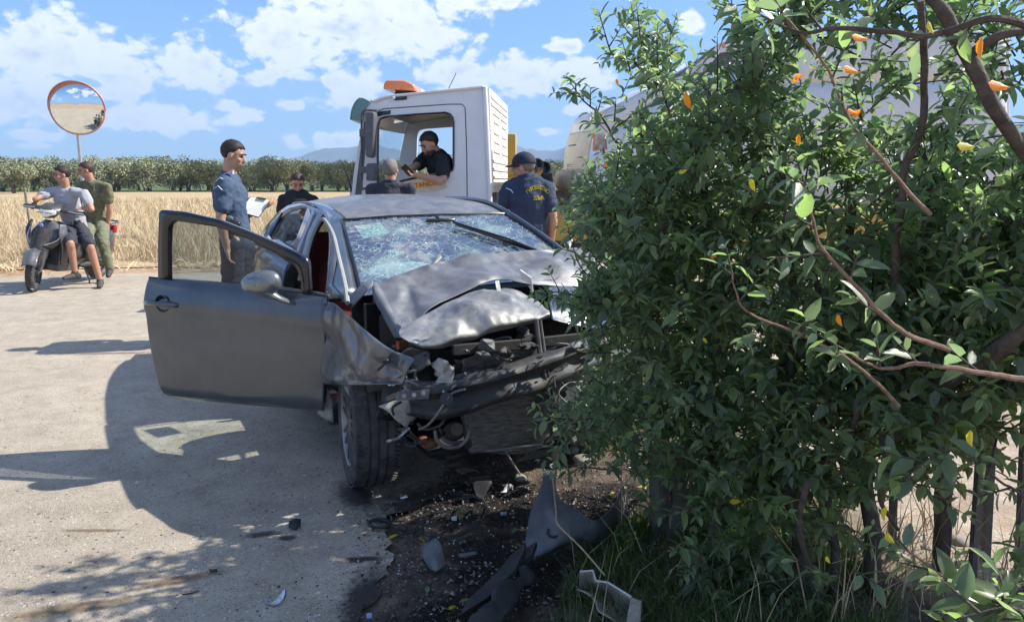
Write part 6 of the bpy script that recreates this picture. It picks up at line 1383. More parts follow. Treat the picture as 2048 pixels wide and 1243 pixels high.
# ---------------------------------------------------------------- scooter and its riders
fc = G(66, 583); hd = Vector((-.08, -.997, 0)).normalized(); lf = Vector((-hd.y, hd.x, 0))
m_sc = mat('scooter_black', (.035, .037, .042), .3, coat=.6, var=.1, dirt=(.2, .18, .15), damt=.3, ds=9)
m_sg = mat('scooter_grey', (.10, .105, .115), .35, .3, coat=.5, var=.1, dirt=(.25, .22, .18), damt=.3, ds=9)
m_sv = mat('scooter_silver', (.55, .56, .58), .25, .6)
sc0 = fc - hd * .70; scz = atan2(hd.y, hd.x)
sc = empty('scooter', (sc0.x, sc0.y, 0), scz, 'dark grey scooter with two riders standing at the left road edge', 'scooter')
sc.rotation_euler = (radians(-9), 0, scz)
FW = .70; ST = radians(24)
def sw(f, l, z): return Vector((f, l, z))
def scwheel(f, rot, R=.29, w=.055):
    a = Matrix.Rotation(rot, 3, 'Z') @ Vector((0, 1, 0)); c = sw(f, 0, R); t = MB(); prof = [(R - .085, -w * .7), (R - .06, -w)] + [(R - .085 + .085 * cos(x), w * 1.05 * sin(x)) for x in [radians(-65 + 13 * k) for k in range(11)]] + [(R - .06, w), (R - .085, w * .7)]
    t.lathe(prof, c, a, 56); ty = t.build('wheel', m_rub, sc)
    r = MB(); r.lathe([(R - .08, -w * .72), (R - .10, -w * .3), (R - .10, w * .3), (R - .08, w * .72), (R - .07, 0)], c, a, 48); x1 = Vector((0, 0, 1)); x2 = a.cross(x1)
    for k in range(6): d = x1 * cos(k * pi / 3) + x2 * sin(k * pi / 3); r.bar(c + d * .03, c + d * (R - .09), .03, .04, up=a)
    r.cyl(c - a * .06, c + a * .06, .04, 18); r.build('rim', m_sg, ty); return ty, a
w1, a1 = scwheel(FW, ST); scwheel(-.72, 0, .28, .065)
tr2 = MB(); 
for k in range(40):
    an = 2 * pi * k / 40; x2 = a1.cross(Vector((0, 0, 1))); d = Vector((0, 0, 1)) * cos(an) + x2 * sin(an); tg = -Vector((0, 0, 1)) * sin(an) + x2 * cos(an); c = sw(FW, 0, .29)
    for s_ in (-1, 1): tr2.bar(c + d * .292, c + d * .278 + a1 * .045 * s_ + tg * .03, .008, .006, up=d)
tr2.build('tread', m_gloss, w1, kind='stuff')
# front mudguard
rows = []
for k in range(11):
    t = radians(25 + 125 * k / 10); R = .325; rows.append([sw(FW, 0, .29) + Matrix.Rotation(ST, 3, 'Z') @ Vector((R * cos(t + radians(0)), w_, R * sin(t) - abs(w_) * .35)) for w_ in (-.085, -.05, 0, .05, .085)])
v, f = patch(rows, 3, 2); obj('front_mudguard', v, f, m_sg, sc, solid=.006)
fk = MB()
for s_ in (-1, 1): fk.tube([sw(FW, s_ * .09, .29), sw(FW - .06, s_ * .09, .52), sw(FW - .12, s_ * .08, .75)], [.022, .024, .02], 10)
fk.build('fork', m_sg, sc)
# front shield with wings
prof = [(.68, .60, .10), (.64, .68, .19), (.60, .80, .235), (.54, .90, .21), (.48, .99, .12)]; rows = []
for fx_, z, w_ in prof: rows.append([sw(fx_ - .14 * abs(t) ** 2, w_ * t, z - .02 * t * t) for t in (-1, -.7, -.3, 0, .3, .7, 1)])
v, f = patch(rows, 4, 5); obj('front_shield', v, f, m_sc, sc, solid=.015)
for s_ in (-1, 1):
    rows = [[sw(.50, s_ * .20, .96), sw(.55, s_ * .235, .82), sw(.48, s_ * .24, .62), sw(.40, s_ * .17, .38)], [sw(.42, s_ * .24, .95), sw(.42, s_ * .27, .82), sw(.38, s_ * .265, .6), sw(.3, s_ * .19, .34)]]
    v, f = patch(rows, 5, 4); obj('leg_shield', v, f, m_sg, sc, solid=.02)
    MB().tube(catmull([sw(.66, s_ * .10, .66), sw(.56, s_ * .215, .74), sw(.46, s_ * .245, .88)], 5), .012, 8, flat=.5).build('trim_strip', m_sv, sc)
MB().prism([sw(.45, -.17, .36), sw(.45, .17, .36), sw(.38, .2, .92), sw(.38, -.2, .92)], (-.05, 0, 0)).build('inner_shield', m_sc, sc, bevel=.01)
MB().tube([sw(.66, 0, .36), sw(.6, 0, .6), sw(.5, 0, .85)], [.09, .12, .12], 12).build('radiator_cowl', m_blk, sc)
MB().ball(sw(.59, 0, .915), (.012, .03, .03), 12).build('emblem', mat('emblem_blue', (.25, .35, .55), .3), sc)
# handlebar cowl, headlamp
HM = Matrix.Rotation(radians(8), 3, 'Z')
def hb_(f, l, z): return sw(.40, 0, 1.08) + HM @ Vector((f, l, z))
rows = []
for fx_, z, w_ in [(.16, -.06, .07), (.17, .0, .13), (.12, .07, .14), (.04, .12, .11), (-.06, .13, .07)]: rows.append([hb_(fx_ - .10 * t * t, w_ * t, z) for t in (-1, -.5, 0, .5, 1)])
v, f = patch(rows, 4, 4); cw = obj('headset', v, f, m_sc, sc, solid=.02)
rows = [[hb_(.185 - .09 * t * t, w_ * t, z) for t in (-1, -.5, 0, .5, 1)] for z, w_ in [(-.045, .06), (-.01, .105), (.03, .115), (.055, .10)]]
v, f = patch(rows, 4, 4); obj('headlight', v, f, mat('headlamp_glass', (.75, .76, .74), .08, .3, coat=1), cw, solid=.01)
MB().bar(hb_(.178, -.10, .012), hb_(.178, .10, .012), .012, .01).build('headlight_divider', m_gloss, cw)
bar = MB(); bar.tube(catmull([hb_(-.08, -.40, .04), hb_(-.02, -.2, .05), hb_(.0, 0, .06), hb_(-.02, .2, .05), hb_(-.08, .40, .04)], 4), .03, 10); bar.build('handlebar', m_sc, sc)
for s_ in (-1, 1):
    MB().tube([hb_(-.06, s_ * .29, .042), hb_(-.085, s_ * .41, .04)], .018, 10).build('grip', m_gloss, sc); MB().tube([hb_(.0, s_ * .22, .05), hb_(.01, s_ * .32, .045), hb_(-.03, s_ * .42, .04)], .007, 6).build('brake_lever', m_sv, sc)
# floor, seat, tail
MB().prism([sw(.42, -.15, .40), sw(.42, .15, .40), sw(.0, .19, .38), sw(.0, -.19, .38)], (0, 0, -.13)).build('footboard', m_sg, sc, bevel=.02)
rows = [[sw(f_, w_ * t, z - .07 * abs(t) ** 3) for t in (-1, -.6, 0, .6, 1)] for f_, z, w_ in [(.12, .74, .09), (-.05, .79, .14), (-.3, .80, .17), (-.42, .86, .16), (-.7, .88, .14), (-.86, .87, .09)]]
v, f = patch(rows, 4, 4); obj('seat', v, f, m_blk, sc, solid=.08)
rows = [[sw(f_, w_ * t, z + .0) for z, t in ((.34, .55), (.45, 1), (.6, 1.05), (.72, .9), (.77, .6))] for f_, w_ in [(.12, .14), (-.1, .19), (-.45, .2), (-.75, .17), (-.98, .07)]]
v, f = patch(rows, 4, 4); obj('side_fairing', v, f, m_sc, sc, solid=.01); rows = [[Vector((p.x, -p.y, p.z)) for p in r] for r in rows]; v, f = patch(rows, 4, 4); obj('side_fairing', v, f, m_sc, sc, solid=.01)
MB().box(sw(-.98, 0, .78), (.10, .2, .12)).build('tail_lamp', mat('red_lens', (.4, .02, .02), .2), sc, bevel=.03)
MB().box(sw(-.5, .08, .33), (.5, .2, .2)).build('engine', m_dark, sc, bevel=.05)
MB().tube([sw(-.2, -.14, .3), sw(-.5, -.18, .34), sw(-.95, -.19, .42)], [.03, .07, .06], 14).build('exhaust', m_sg, sc)
rows = [[sw(-.72 + .33 * cos(t), w_, .28 + .33 * sin(t)) for w_ in (-.07, 0, .07)] for t in [radians(20 + 15 * k) for k in range(10)]]
v, f = patch(rows, 2, 2); obj('rear_mudguard', v, f, m_blk, sc, solid=.006)
MB().tube([sw(-.72, .14, .2), sw(-.65, .16, .5), sw(-.6, .15, .62)], [.03, .035, .02], 10).build('shock_absorber', m_sv, sc)
for s_ in (-1, 1): MB().bar(sw(-.42, s_ * .2, .36), sw(-.42, s_ * .3, .36), .04, .02).build('foot_peg', m_sv, sc)
MB().tube([sw(-.15, .16, .26), sw(-.22, .2, .08), sw(-.2, .22, .0)], .012, 8).build('side_stand', m_sg, sc)
MB().tube(catmull([sw(-.75, -.14, .88), sw(-1.0, -.12, .9), sw(-1.02, 0, .9), sw(-1.0, .12, .9), sw(-.75, .14, .88)], 4), .014, 8).build('grab_rail', m_sg, sc)
SM = Matrix.Translation((sc0.x, sc0.y, 0)) @ Matrix.Rotation(scz, 4, 'Z') @ Matrix.Rotation(radians(-9), 4, 'X')
gL = SM @ hb_(-.07, .33, .06); gR = SM @ hb_(-.07, -.33, .06)
# riders: a = right side (image left)
Yr = 10.95
hipw = D(150, 447, Yr)
J = dict(hip=hipw, chest=D(134, 400, Yr - .1), neck=D(132, 374, Yr - .14), head=D(124, 350, Yr - .18), face=(-.75, -.65, -.15), sha=D(104, 383, Yr - .14), shb=D(168, 388, Yr - .18), ela=D(72, 398, Yr - .38), wra=gR + V((.05, .06, .04)), hda=(gR - D(72, 398, Yr - .38)), pna=(0, 0, -1), cua=.8,
         elb=D(183, 418, Yr - .3), wrb=gL + V((.04, .06, .05)), hdb=(-.6, -.7, -.1), pnb=(0, 0, -1), cub=.8, hpa=D(137, 458, Yr), hpb=D(160, 458, Yr - .05), kna=D(140, 484, Yr - .50), knb=D(179, 489, Yr - .34), ana=D(150, 545, Yr - .42), anb=V((D(199, 549, Yr - .28).x, Yr - .28, .10)), toea=(-.5, -1, 0), toeb=(.4, -.9, -.05))
person('person', J, 'scooter rider in grey tee shirt and dark shorts with one foot on the road', m_gtee, m_sh, m_hair, skin=m_skin2, shorts=True, sleeve=.55, s=.97, fat=1.05)
Yp = 11.4
J = dict(hip=D(193, 436, Yp), chest=D(188, 388, Yp - .08), neck=D(182, 362, Yp - .12), head=D(172, 341, Yp - .16), face=(-.85, -.5, -.2), sha=D(163, 372, Yp - .1), shb=D(214, 374, Yp - .12), ela=D(158, 405, Yp - .2), wra=D(160, 435, Yp - .3), elb=D(219, 418, Yp - .1), wrb=D(215, 452, Yp - .06), hda=(0, -.5, -1), hdb=(-.05, .1, -1), pna=(1, 0, 0), pnb=(-1, 0, 0),
         hpa=D(180, 446, Yp), hpb=D(203, 444, Yp - .04), kna=D(176, 470, Yp - .4), knb=D(206, 480, Yp - .3), ana=D(180, 520, Yp - .35), anb=D(219, 537, Yp - .22), toea=(-.4, -1, 0), toeb=(.3, -.9, -.2))
person('person', J, 'pillion rider in camouflage tee shirt and olive trousers sitting behind on the scooter', m_camo, m_olv, m_hairb, skin=m_skin2, s=.97)
# ---------------------------------------------------------------- hedge by the road
def leaf_mat(name, c1, c2, c3):
    m = bpy.data.materials.new(name); m.use_nodes = True; N = m.node_tree.nodes; L = m.node_tree.links; N.clear(); out = N.new('ShaderNodeOutputMaterial')
    g = N.new('ShaderNodeNewGeometry'); cr = N.new('ShaderNodeValToRGB'); e = cr.color_ramp.elements
    e[0].position = 0; e[0].color = (*c1, 1); e[1].position = 1; e[1].color = (*c3, 1); q = e.new(.6); q.color = (*c2, 1); L.new(g.outputs['Random Per Island'], cr.inputs[0])
    tc = N.new('ShaderNodeTexCoord'); n = N.new('ShaderNodeTexNoise'); n.inputs['Scale'].default_value = 40; n.inputs['Detail'].default_value = 4; L.new(tc.outputs['Object'], n.inputs['Vector'])
    mr = N.new('ShaderNodeMapRange'); L.new(n.outputs[0], mr.inputs[0]); mr.inputs[3].default_value = .7; mr.inputs[4].default_value = 1.3
    h = N.new('ShaderNodeHueSaturation'); L.new(cr.outputs[0], h.inputs['Color']); L.new(mr.outputs[0], h.inputs['Value'])
    b = N.new('ShaderNodeBsdfPrincipled'); L.new(h.outputs[0], b.inputs['Base Color']); b.inputs['Roughness'].default_value = .34; b.inputs['Specular IOR Level'].default_value = .8
    bp = N.new('ShaderNodeBump'); bp.inputs['Distance'].default_value = .0006; L.new(n.outputs[0], bp.inputs['Height']); L.new(bp.outputs[0], b.inputs['Normal'])
    t = N.new('ShaderNodeBsdfTranslucent'); h2 = N.new('ShaderNodeHueSaturation'); h2.inputs['Saturation'].default_value = 1.15; h2.inputs['Value'].default_value = 2.8; L.new(h.outputs[0], h2.inputs['Color']); L.new(h2.outputs[0], t.inputs[0])
    mx = N.new('ShaderNodeMixShader'); mx.inputs[0].default_value = .48; L.new(b.outputs[0], mx.inputs[1]); L.new(t.outputs[0], mx.inputs[2]); L.new(mx.outputs[0], out.inputs[0]); return m
m_leafs = [leaf_mat('hedge_leaf_dark', (.09, .135, .075), (.125, .175, .09), (.19, .235, .11)), leaf_mat('hedge_leaf_young', (.14, .21, .08), (.18, .26, .10), (.22, .29, .13))]
m_lorange = leaf_mat('withered_leaf', (.75, .20, .01), (.8, .26, .015), (.75, .34, .03))
m_lyel = leaf_mat('yellow_leaf', (.50, .42, .06), (.6, .48, .06), (.45, .42, .08))
m_twig = mat('hedge_bark', (.085, .068, .056), .85, var=.45, vs=30, bump=.006, bs=70)
m_twigr = mat('young_bark', (.22, .14, .095), .75, var=.4, vs=60, bump=.002, bs=120)
LT = np.array([(0, 0, 0), (.28, -.42, .05), (.28, 0, -.02), (.28, .42, .05), (.62, -.38, .02), (.62, 0, -.05), (.62, .38, .02), (1.0, 0, -.16), (.86, -.17, -.05), (.86, .17, -.05)])
LF = [(0, 2, 1), (0, 3, 2), (1, 2, 5, 4), (2, 3, 6, 5), (4, 5, 8), (5, 7, 8), (5, 9, 7), (5, 6, 9)]
outline = [(1215, 45), (1205, 95), (1215, 140), (1240, 150), (1192, 168), (1150, 185), (1155, 230), (1185, 270), (1197, 300), (1182, 340), (1187, 380), (1150, 395), (1125, 420), (1110, 450), (1130, 490), (1165, 520), (1185, 560), (1150, 578), (1108, 590), (1115, 620), (1155, 650), (1178, 700), (1192, 760), (1180, 800), (1110, 815), (1092, 840), (1122, 870), (1172, 900), (1196, 940), (1240, 965), (1262, 1000), (1285, 1060), (1330, 1120), (1350, 1260), (2600, 1300), (2600, -600), (1500, -600), (1512, -20), (1478, 15), (1455, 20), (1443, 70), (1440, 140), (1420, 165), (1380, 172), (1345, 160), (1330, 118), (1352, 88), (1350, 60), (1300, 72), (1272, 45), (1245, 75)]
def inpoly(x, y, P):
    c = False; n = len(P); j = n - 1
    for i in range(n):
        if (P[i][1] > y) != (P[j][1] > y) and x < (P[j][0] - P[i][0]) * (y - P[i][1]) / (P[j][1] - P[i][1]) + P[i][0]: c = not c
        j = i
    return c
def proj(p):
    z = p[2] - CAMH; d = p[1] * cos(PITCH) - z * sin(PITCH); u = p[1] * sin(PITCH) + z * cos(PITCH); return 1024 + FPX * p[0] / max(d, .05), 621.5 - FPX * u / max(d, .05)
cl = [(.42, 3.02), (.75, 2.82), (1.2, 2.5), (1.75, 2.22), (2.6, 2.0)]
def hedge_centre(x): return float(np.interp(x, [c[0] for c in cl], [c[1] for c in cl]))
rh = random.Random(11)
def ok(p, r=0):
    cy = hedge_centre(p.x); hw = .40 + .10 * min(1, max(0, (p.x - .8)))
    nv = .25 * fbm(p * 1.7, 1, 3)
    if p.y < cy - hw * 1.15 - nv * .8 or p.y > min(cy + hw, 3.32 if p.x < .95 else 9) + nv * .3: return False
    if p.x > 1.05 and p.z < .62 + .25 * fbm(p * 3, 1, 2):
        if rh.random() > .10: return False
    if p.z < .35 and rh.random() > .55: return False
    x, y = proj(p)
    if not (inpoly(x, y, outline) and inpoly(x - 24, y, outline) and inpoly(x, y - 20, outline)): return False
    if inpoly(x, y, [(1325, 50), (1505, 50), (1505, 150), (1390, 190), (1325, 180)]) and rh.random() > .07: return False
    if x < 1222 and 235 < y < 395 and rh.random() > .15: return False
    if x > 1880 and y > 800 and rh.random() > .12: return False
    if 1560 < x <= 1880 and y > 1000 and rh.random() > .4: return False
    if p.x < .85 and y < 360 and x < 1330 and rh.random() > .6: return False
    if x > 1480 and y < 130 and fbm(p * 3.2, 1, 2) < .10: return False
    if fbm(p * 2.6 + V((5, 0, 0)), 1, 2) < (-.30 if p.z < 1.35 or p.x < .8 else .02): return False        # gaps
    return True
twigs = []
tries = 0
while len(twigs) < 4900 and tries < 90000:
    tries += 1
    x = rh.uniform(.0, 2.7); cy = hedge_centre(x); y = cy + rh.uniform(-.75, .6); z = rh.uniform(.08, 2.35) if x < 1 else rh.uniform(.2, 2.3)
    p = V((x, y, z))
    if ok(p): twigs.append(p)
P_, Dr, Sd, Ls, Mi, Ow, TubesV = [], [], [], [], [], [], {0: MB(), 1: MB(), 2: MB()}
def owner(x): return 0 if x < .80 else (1 if x < 1.35 else 2)
def add_twig(p, d, ln, scale=1.0, own=None, young=False, tube=True, curve=.4):
    own = owner(p.x) if own is None else own; n = max(3, int(ln / .022)); d = d.normalized(); pts = [p]; q = p.copy(); dd2 = d.copy()
    bend = V((rh.gauss(0, 1), rh.gauss(0, 1), rh.gauss(0, .6))).normalized() * curve * ln * .18
    for i in range(n):
        q = q + dd2 * (ln / n); dd2 = (dd2 + bend * .6).normalized(); pts.append(q.copy())
        t = (i + 1) / n
        if t < .12: continue
        a = i * 1.57 + rh.uniform(-.4, .4); o = dd2.orthogonal().normalized(); s1 = o * cos(a) + dd2.cross(o) * sin(a)
        for sg in (-1, 1):
            if rh.random() < .12: continue
            ang = radians(rh.uniform(38, 80)); ld = (dd2 * cos(ang) + s1 * sg * sin(ang) + V((0, 0, -.12))).normalized()
            L0 = scale * rh.uniform(.030, .070) * (1.0 if t < .8 else .6)
            P_.append(q); Dr.append(ld); Ls.append(L0); Ow.append(own); up = V((rh.gauss(0, .45), rh.gauss(0, .45), 1)); s_ = ld.cross(up).normalized(); Sd.append(s_)
            Mi.append(1 if (young or (rh.random() < (.28 if t > .75 else .07))) else 0)
    if tube: TubesV[own].tube([pts[0], pts[len(pts) // 2], pts[-1]], [.0028 * scale, .002 * scale, .0009], 4, cap=False)
for p in twigs:
    cy = hedge_centre(p.x); outd = V((rh.gauss(0, .8), -.7 if p.y < cy else .5, rh.gauss(.45, .6)))
    add_twig(p, outd, rh.uniform(.07, .19), scale=1.0 if p.y > 2.6 else 1.12, young=rh.random() < .07)
# named sprays sticking out of the outline
def spray(px, sc_=1., own=None, r0=.006, red=False, leaf_every=3, main=True, name=True):
    pts = catmull([D(*q) for q in px], 8); own = owner(pts[0].x) if own is None else own; n = len(pts)
    o = MB().tube([p + V((.004 * fbm(p * 20, 1, 2), 0, .004 * fbm(p * 21, 1, 2))) for p in pts], [max(.0016, r0 * (1 - .7 * i / n)) for i in range(n)], 7).build('branch', m_twigr if red else m_twig, shrubs[own]); 
    if leaf_every:
        for i in range(n // 4, n, leaf_every):
            t = (pts[min(i + 1, n - 1)] - pts[i - 1]).normalized(); o_ = t.orthogonal().normalized(); a = rh.uniform(0, 6.28); add_twig(pts[i], t * .6 + (o_ * cos(a) + t.cross(o_) * sin(a)), rh.uniform(.05, .11), sc_, own)
        add_twig(pts[-1], pts[-1] - pts[-3], .07, sc_ * .8, own, young=True)
shrubs = [empty('hedge_shrub', (0, 0, 0), 0, l, 'shrub', 'evergreen shrubs of the roadside hedge') for l in
          ['dense evergreen shrub at the left end of the hedge, pressed against the wrecked car', 'tall middle shrub of the hedge in front of the white van', 'near shrub at the right end of the hedge with thick bare stems below']]
SPR = [([(1300, 180, 3.0), (1275, 130, 3.0), (1225, 105, 3.0), (1208, 60, 3.0)], 1, .006), ([(1310, 170, 3.0), (1300, 110, 3.0), (1275, 70, 3.0), (1268, 42, 3.0)], 1, .006), ([(1310, 180, 3.0), (1330, 120, 3.0), (1345, 62, 3.0)], 1, .005),
       ([(1240, 300, 3.0), (1200, 230, 3.0), (1165, 200, 3.0), (1152, 182, 3.0)], 1, .005), ([(1230, 620, 3.0), (1180, 600, 2.95), (1130, 585, 2.9), (1100, 585, 2.9)], .9, .005), ([(1230, 860, 2.9), (1180, 850, 2.85), (1130, 845, 2.8), (1092, 828, 2.8)], 1, .005),
       ([(1200, 560, 3.), (1165, 540, 3.), (1148, 500, 3.), (1140, 470, 3.)], .8, .004), ([(1230, 940, 2.8), (1180, 935, 2.8), (1140, 930, 2.8), (1125, 915, 2.8)], .8, .004),
       ([(1520, 160, 2.5), (1500, 90, 2.5), (1475, 60, 2.5), (1465, 15, 2.5)], 1.0, .005), ([(1400, 440, 2.5), (1340, 480, 2.5), (1320, 440, 2.45)], .8, .006)]
for px, s_, r0 in SPR: spray(px, s_, r0=r0)
spray([(1860, 430, 1.75), (1790, 350, 1.75), (1700, 240, 1.75), (1650, 130, 1.75), (1560, 20, 1.75), (1530, -30, 1.75)], 1, own=1, r0=.0055, red=True, leaf_every=4)
spray([(1900, 700, 1.5), (1800, 660, 1.5), (1700, 560, 1.5), (1640, 490, 1.5), (1625, 420, 1.5), (1610, 370, 1.5)], 1.15, own=2, r0=.006, red=True, leaf_every=6)
spray([(1800, 810, 1.7), (1700, 720, 1.7), (1580, 660, 1.7), (1490, 620, 1.7), (1465, 550, 1.7)], 1, own=1, r0=.005, red=True, leaf_every=6)
spray([(2060, 760, 1.5), (1960, 745, 1.5), (1840, 730, 1.5), (1760, 735, 1.5), (1690, 700, 1.5)], 1.1, own=2, r0=.007, red=True, leaf_every=8)
spray([(1500, 330, 2.4), (1600, 400, 2.35), (1700, 430, 2.3), (1760, 470, 2.3)], 1, own=1, r0=.005, leaf_every=7)
spray([(1300, 450, 2.6), (1370, 480, 2.6), (1420, 520, 2.6), (1440, 560, 2.6)], .8, own=0, r0=.005, red=True, leaf_every=7)
spray([(2070, 1010, 1.7), (2000, 960, 1.7), (1900, 900, 1.75), (1830, 940, 1.75)], 1.2, own=2, r0=.004, leaf_every=5)
spray([(2070, 1230, 1.5), (1980, 1200, 1.5), (1900, 1160, 1.55), (1800, 1090, 1.6)], 1.25, own=2, r0=.005, red=True, leaf_every=4)
spray([(2080, 60, 1.5), (1980, 40, 1.5), (1850, 70, 1.55), (1700, 55, 1.6), (1600, 65, 1.65), (1540, 40, 1.7)], 1.1, own=2, r0=.008, leaf_every=6)
spray([(1980, 1260, 1.35), (2010, 1210, 1.35), (2040, 1180, 1.35)], 1.35, own=2, r0=.004, leaf_every=3); spray([(2060, 1260, 1.3), (2030, 1215, 1.3), (1960, 1225, 1.3)], 1.35, own=2, r0=.004, leaf_every=3)
# thick woody stems from the ground into the crown
def stem(px, rad, own, m=None):
    pts = catmull([D(*q) for q in px], 7); n = len(pts); rr = [float(np.interp(i / (n - 1), np.linspace(0, 1, len(rad)), rad)) * (1 + .12 * fbm(pts[i] * 14, 1, 2)) for i in range(n)]
    MB().tube([p + V((.012 * fbm(p * 7, 1, 2), .01 * fbm(p * 8, 1, 2), 0)) for p in pts], rr, 9).build('stem', m or m_twig, shrubs[own], auto=60)
def gst(px, py, toppx, own, rad):
    a = G(px, py, .02); pts = [(px, py, a.y)] + [(x, y, a.y + dy) for x, y, dy in toppx]; stem(pts, rad, own)
gst(1745, 1235, [(1740, 1050, .0), (1720, 880, .05), (1690, 650, .05), (1700, 400, 0)], 1, [.032, .026, .02, .012]); gst(1590, 1245, [(1600, 1080, .0), (1560, 900, .05), (1590, 650, .1), (1560, 350, .1)], 1, [.034, .026, .018, .01])
gst(1880, 1190, [(1885, 1000, .0), (1875, 860, 0), (1900, 760, -.05), (1860, 560, -.1), (1850, 300, -.1)], 2, [.03, .028, .026, .014]); gst(1430, 1150, [(1440, 960, .0), (1400, 760, .0), (1420, 500, .0), (1390, 250, 0)], 0, [.04, .03, .02, .01])
gst(1330, 1090, [(1330, 900, .0), (1300, 700, .1), (1290, 450, .1), (1280, 200, .0)], 0, [.03, .024, .016, .008]); gst(1660, 1240, [(1670, 1100, .0), (1640, 900, .1), (1660, 700, .1), (1620, 500, .1)], 1, [.018, .015, .012, .008])
stem([(1835, 900, 2.2), (1840, 800, 2.15), (1900, 760, 2.05), (1990, 700, 1.9), (2070, 640, 1.8)], [.03, .032, .026, .016], 2); stem([(1760, 880, 2.1), (1840, 850, 2.1), (1930, 800, 2.1), (2060, 740, 2.0)], [.016, .02, .018, .012], 2)
stem([(1830, -40, 1.75), (1900, 50, 1.75), (1950, 120, 1.75), (1990, 220, 1.75), (2070, 330, 1.8)], [.011, .017, .017, .013], 2); stem([(1950, 110, 1.75), (2010, 70, 1.7), (2080, 60, 1.7)], [.012, .010, .009], 2)
stem([(1840, 0, 1.9), (1850, 200, 2.0), (1800, 420, 2.1), (1790, 620, 2.2), (1810, 800, 2.2)], [.008, .010, .012, .014], 1); stem([(1600, 1000, 2.3), (1640, 930, 2.25), (1690, 880, 2.2), (1720, 800, 2.1)], [.012, .012, .01, .008], 1)
stem([(1780, 900, 2.0), (1760, 1000, 2.05), (1800, 1060, 2.1)], [.008, .007, .005], 2); stem([(1620, 960, 2.1), (1600, 1060, 2.15), (1630, 1180, 2.2), (1640, 1240, 2.3)], [.01, .009, .008, .007], 1)
# turn the collected leaves into meshes: the largest in view are single leaves, the rest one mass per shrub
P_ = np.array([tuple(p) for p in P_]); Dr = np.array([tuple(p) for p in Dr]); Sd = np.array([tuple(p) for p in Sd]); Ls = np.array(Ls); Mi = np.array(Mi); Ow = np.array(Ow)
Nr = np.cross(Sd, Dr); px = 1024 + FPX * P_[:, 0] / P_[:, 1]; inview = (px < 2060) & (px > 1080); size = Ls / P_[:, 1] * inview
front = np.array([hedge_centre(x) for x in P_[:, 0]]) - P_[:, 1]; size = size * (front > .1)
leaf_me = []
for k, mm_ in enumerate(m_leafs + [m_lorange, m_lyel]):
    me = bpy.data.meshes.new('leaf'); me.from_pydata([(u, w * .5, h_) for u, w, h_ in LT], [], LF); me.materials.append(mm_); me.polygons.foreach_set('use_smooth', [True] * len(LF)); leaf_me.append(me)
def put_leaf(i, own, me=None):
    o = bpy.data.objects.new('leaf', me or leaf_me[Mi[i]]); link(o, shrubs[own]); d, s_, n_ = V(Dr[i]), V(Sd[i]), V(Nr[i]); M = Matrix((d, s_, n_)).transposed().to_4x4(); M.translation = V(P_[i]); o.matrix_local = M @ Matrix.Scale(Ls[i], 4)
single = np.zeros(len(P_), bool)
for own in range(3):
    idx = np.where(Ow == own)[0]; idx = idx[np.argsort(-size[idx])][:270 if own else 200]; single[idx] = True
    for i in idx: put_leaf(i, own)
    rest = np.where((Ow == own) & ~single)[0]; n = len(rest); k = len(LT)
    rr = np.random.RandomState(own); wd = .48 * rr.uniform(.8, 1.25, n); dr = rr.uniform(.2, 2.2, n)
    Vv = P_[rest][:, None, :] + Ls[rest][:, None, None] * (LT[None, :, 0:1] * Dr[rest][:, None, :] + LT[None, :, 1:2] * wd[:, None, None] * Sd[rest][:, None, :] + LT[None, :, 2:3] * dr[:, None, None] * Nr[rest][:, None, :])
    me = bpy.data.meshes.new('foliage'); me.vertices.add(n * k); me.vertices.foreach_set('co', Vv.ravel()); lens = [len(f) for f in LF]; tot = sum(lens)
    base = np.array([i for f in LF for i in f]); loops = (np.arange(n)[:, None] * k + base[None, :]).ravel().astype(np.int32); me.loops.add(len(loops)); me.loops.foreach_set('vertex_index', loops)
    st = np.cumsum([0] + lens[:-1]); me.polygons.add(n * len(LF)); me.polygons.foreach_set('loop_start', (np.arange(n)[:, None] * tot + st[None, :]).ravel().astype(np.int32))
    for q in m_leafs: me.materials.append(q)
    me.update(calc_edges=True); me.polygons.foreach_set('material_index', np.repeat(Mi[rest], len(LF)).astype(np.int32)); me.polygons.foreach_set('use_smooth', [True] * len(me.polygons))
    o = bpy.data.objects.new('foliage', me); link(o, shrubs[own]); o['kind'] = 'stuff'
    t = TubesV[own]; o = obj('twigs', t.v, t.f, m_twig, shrubs[own]); o['kind'] = 'stuff'
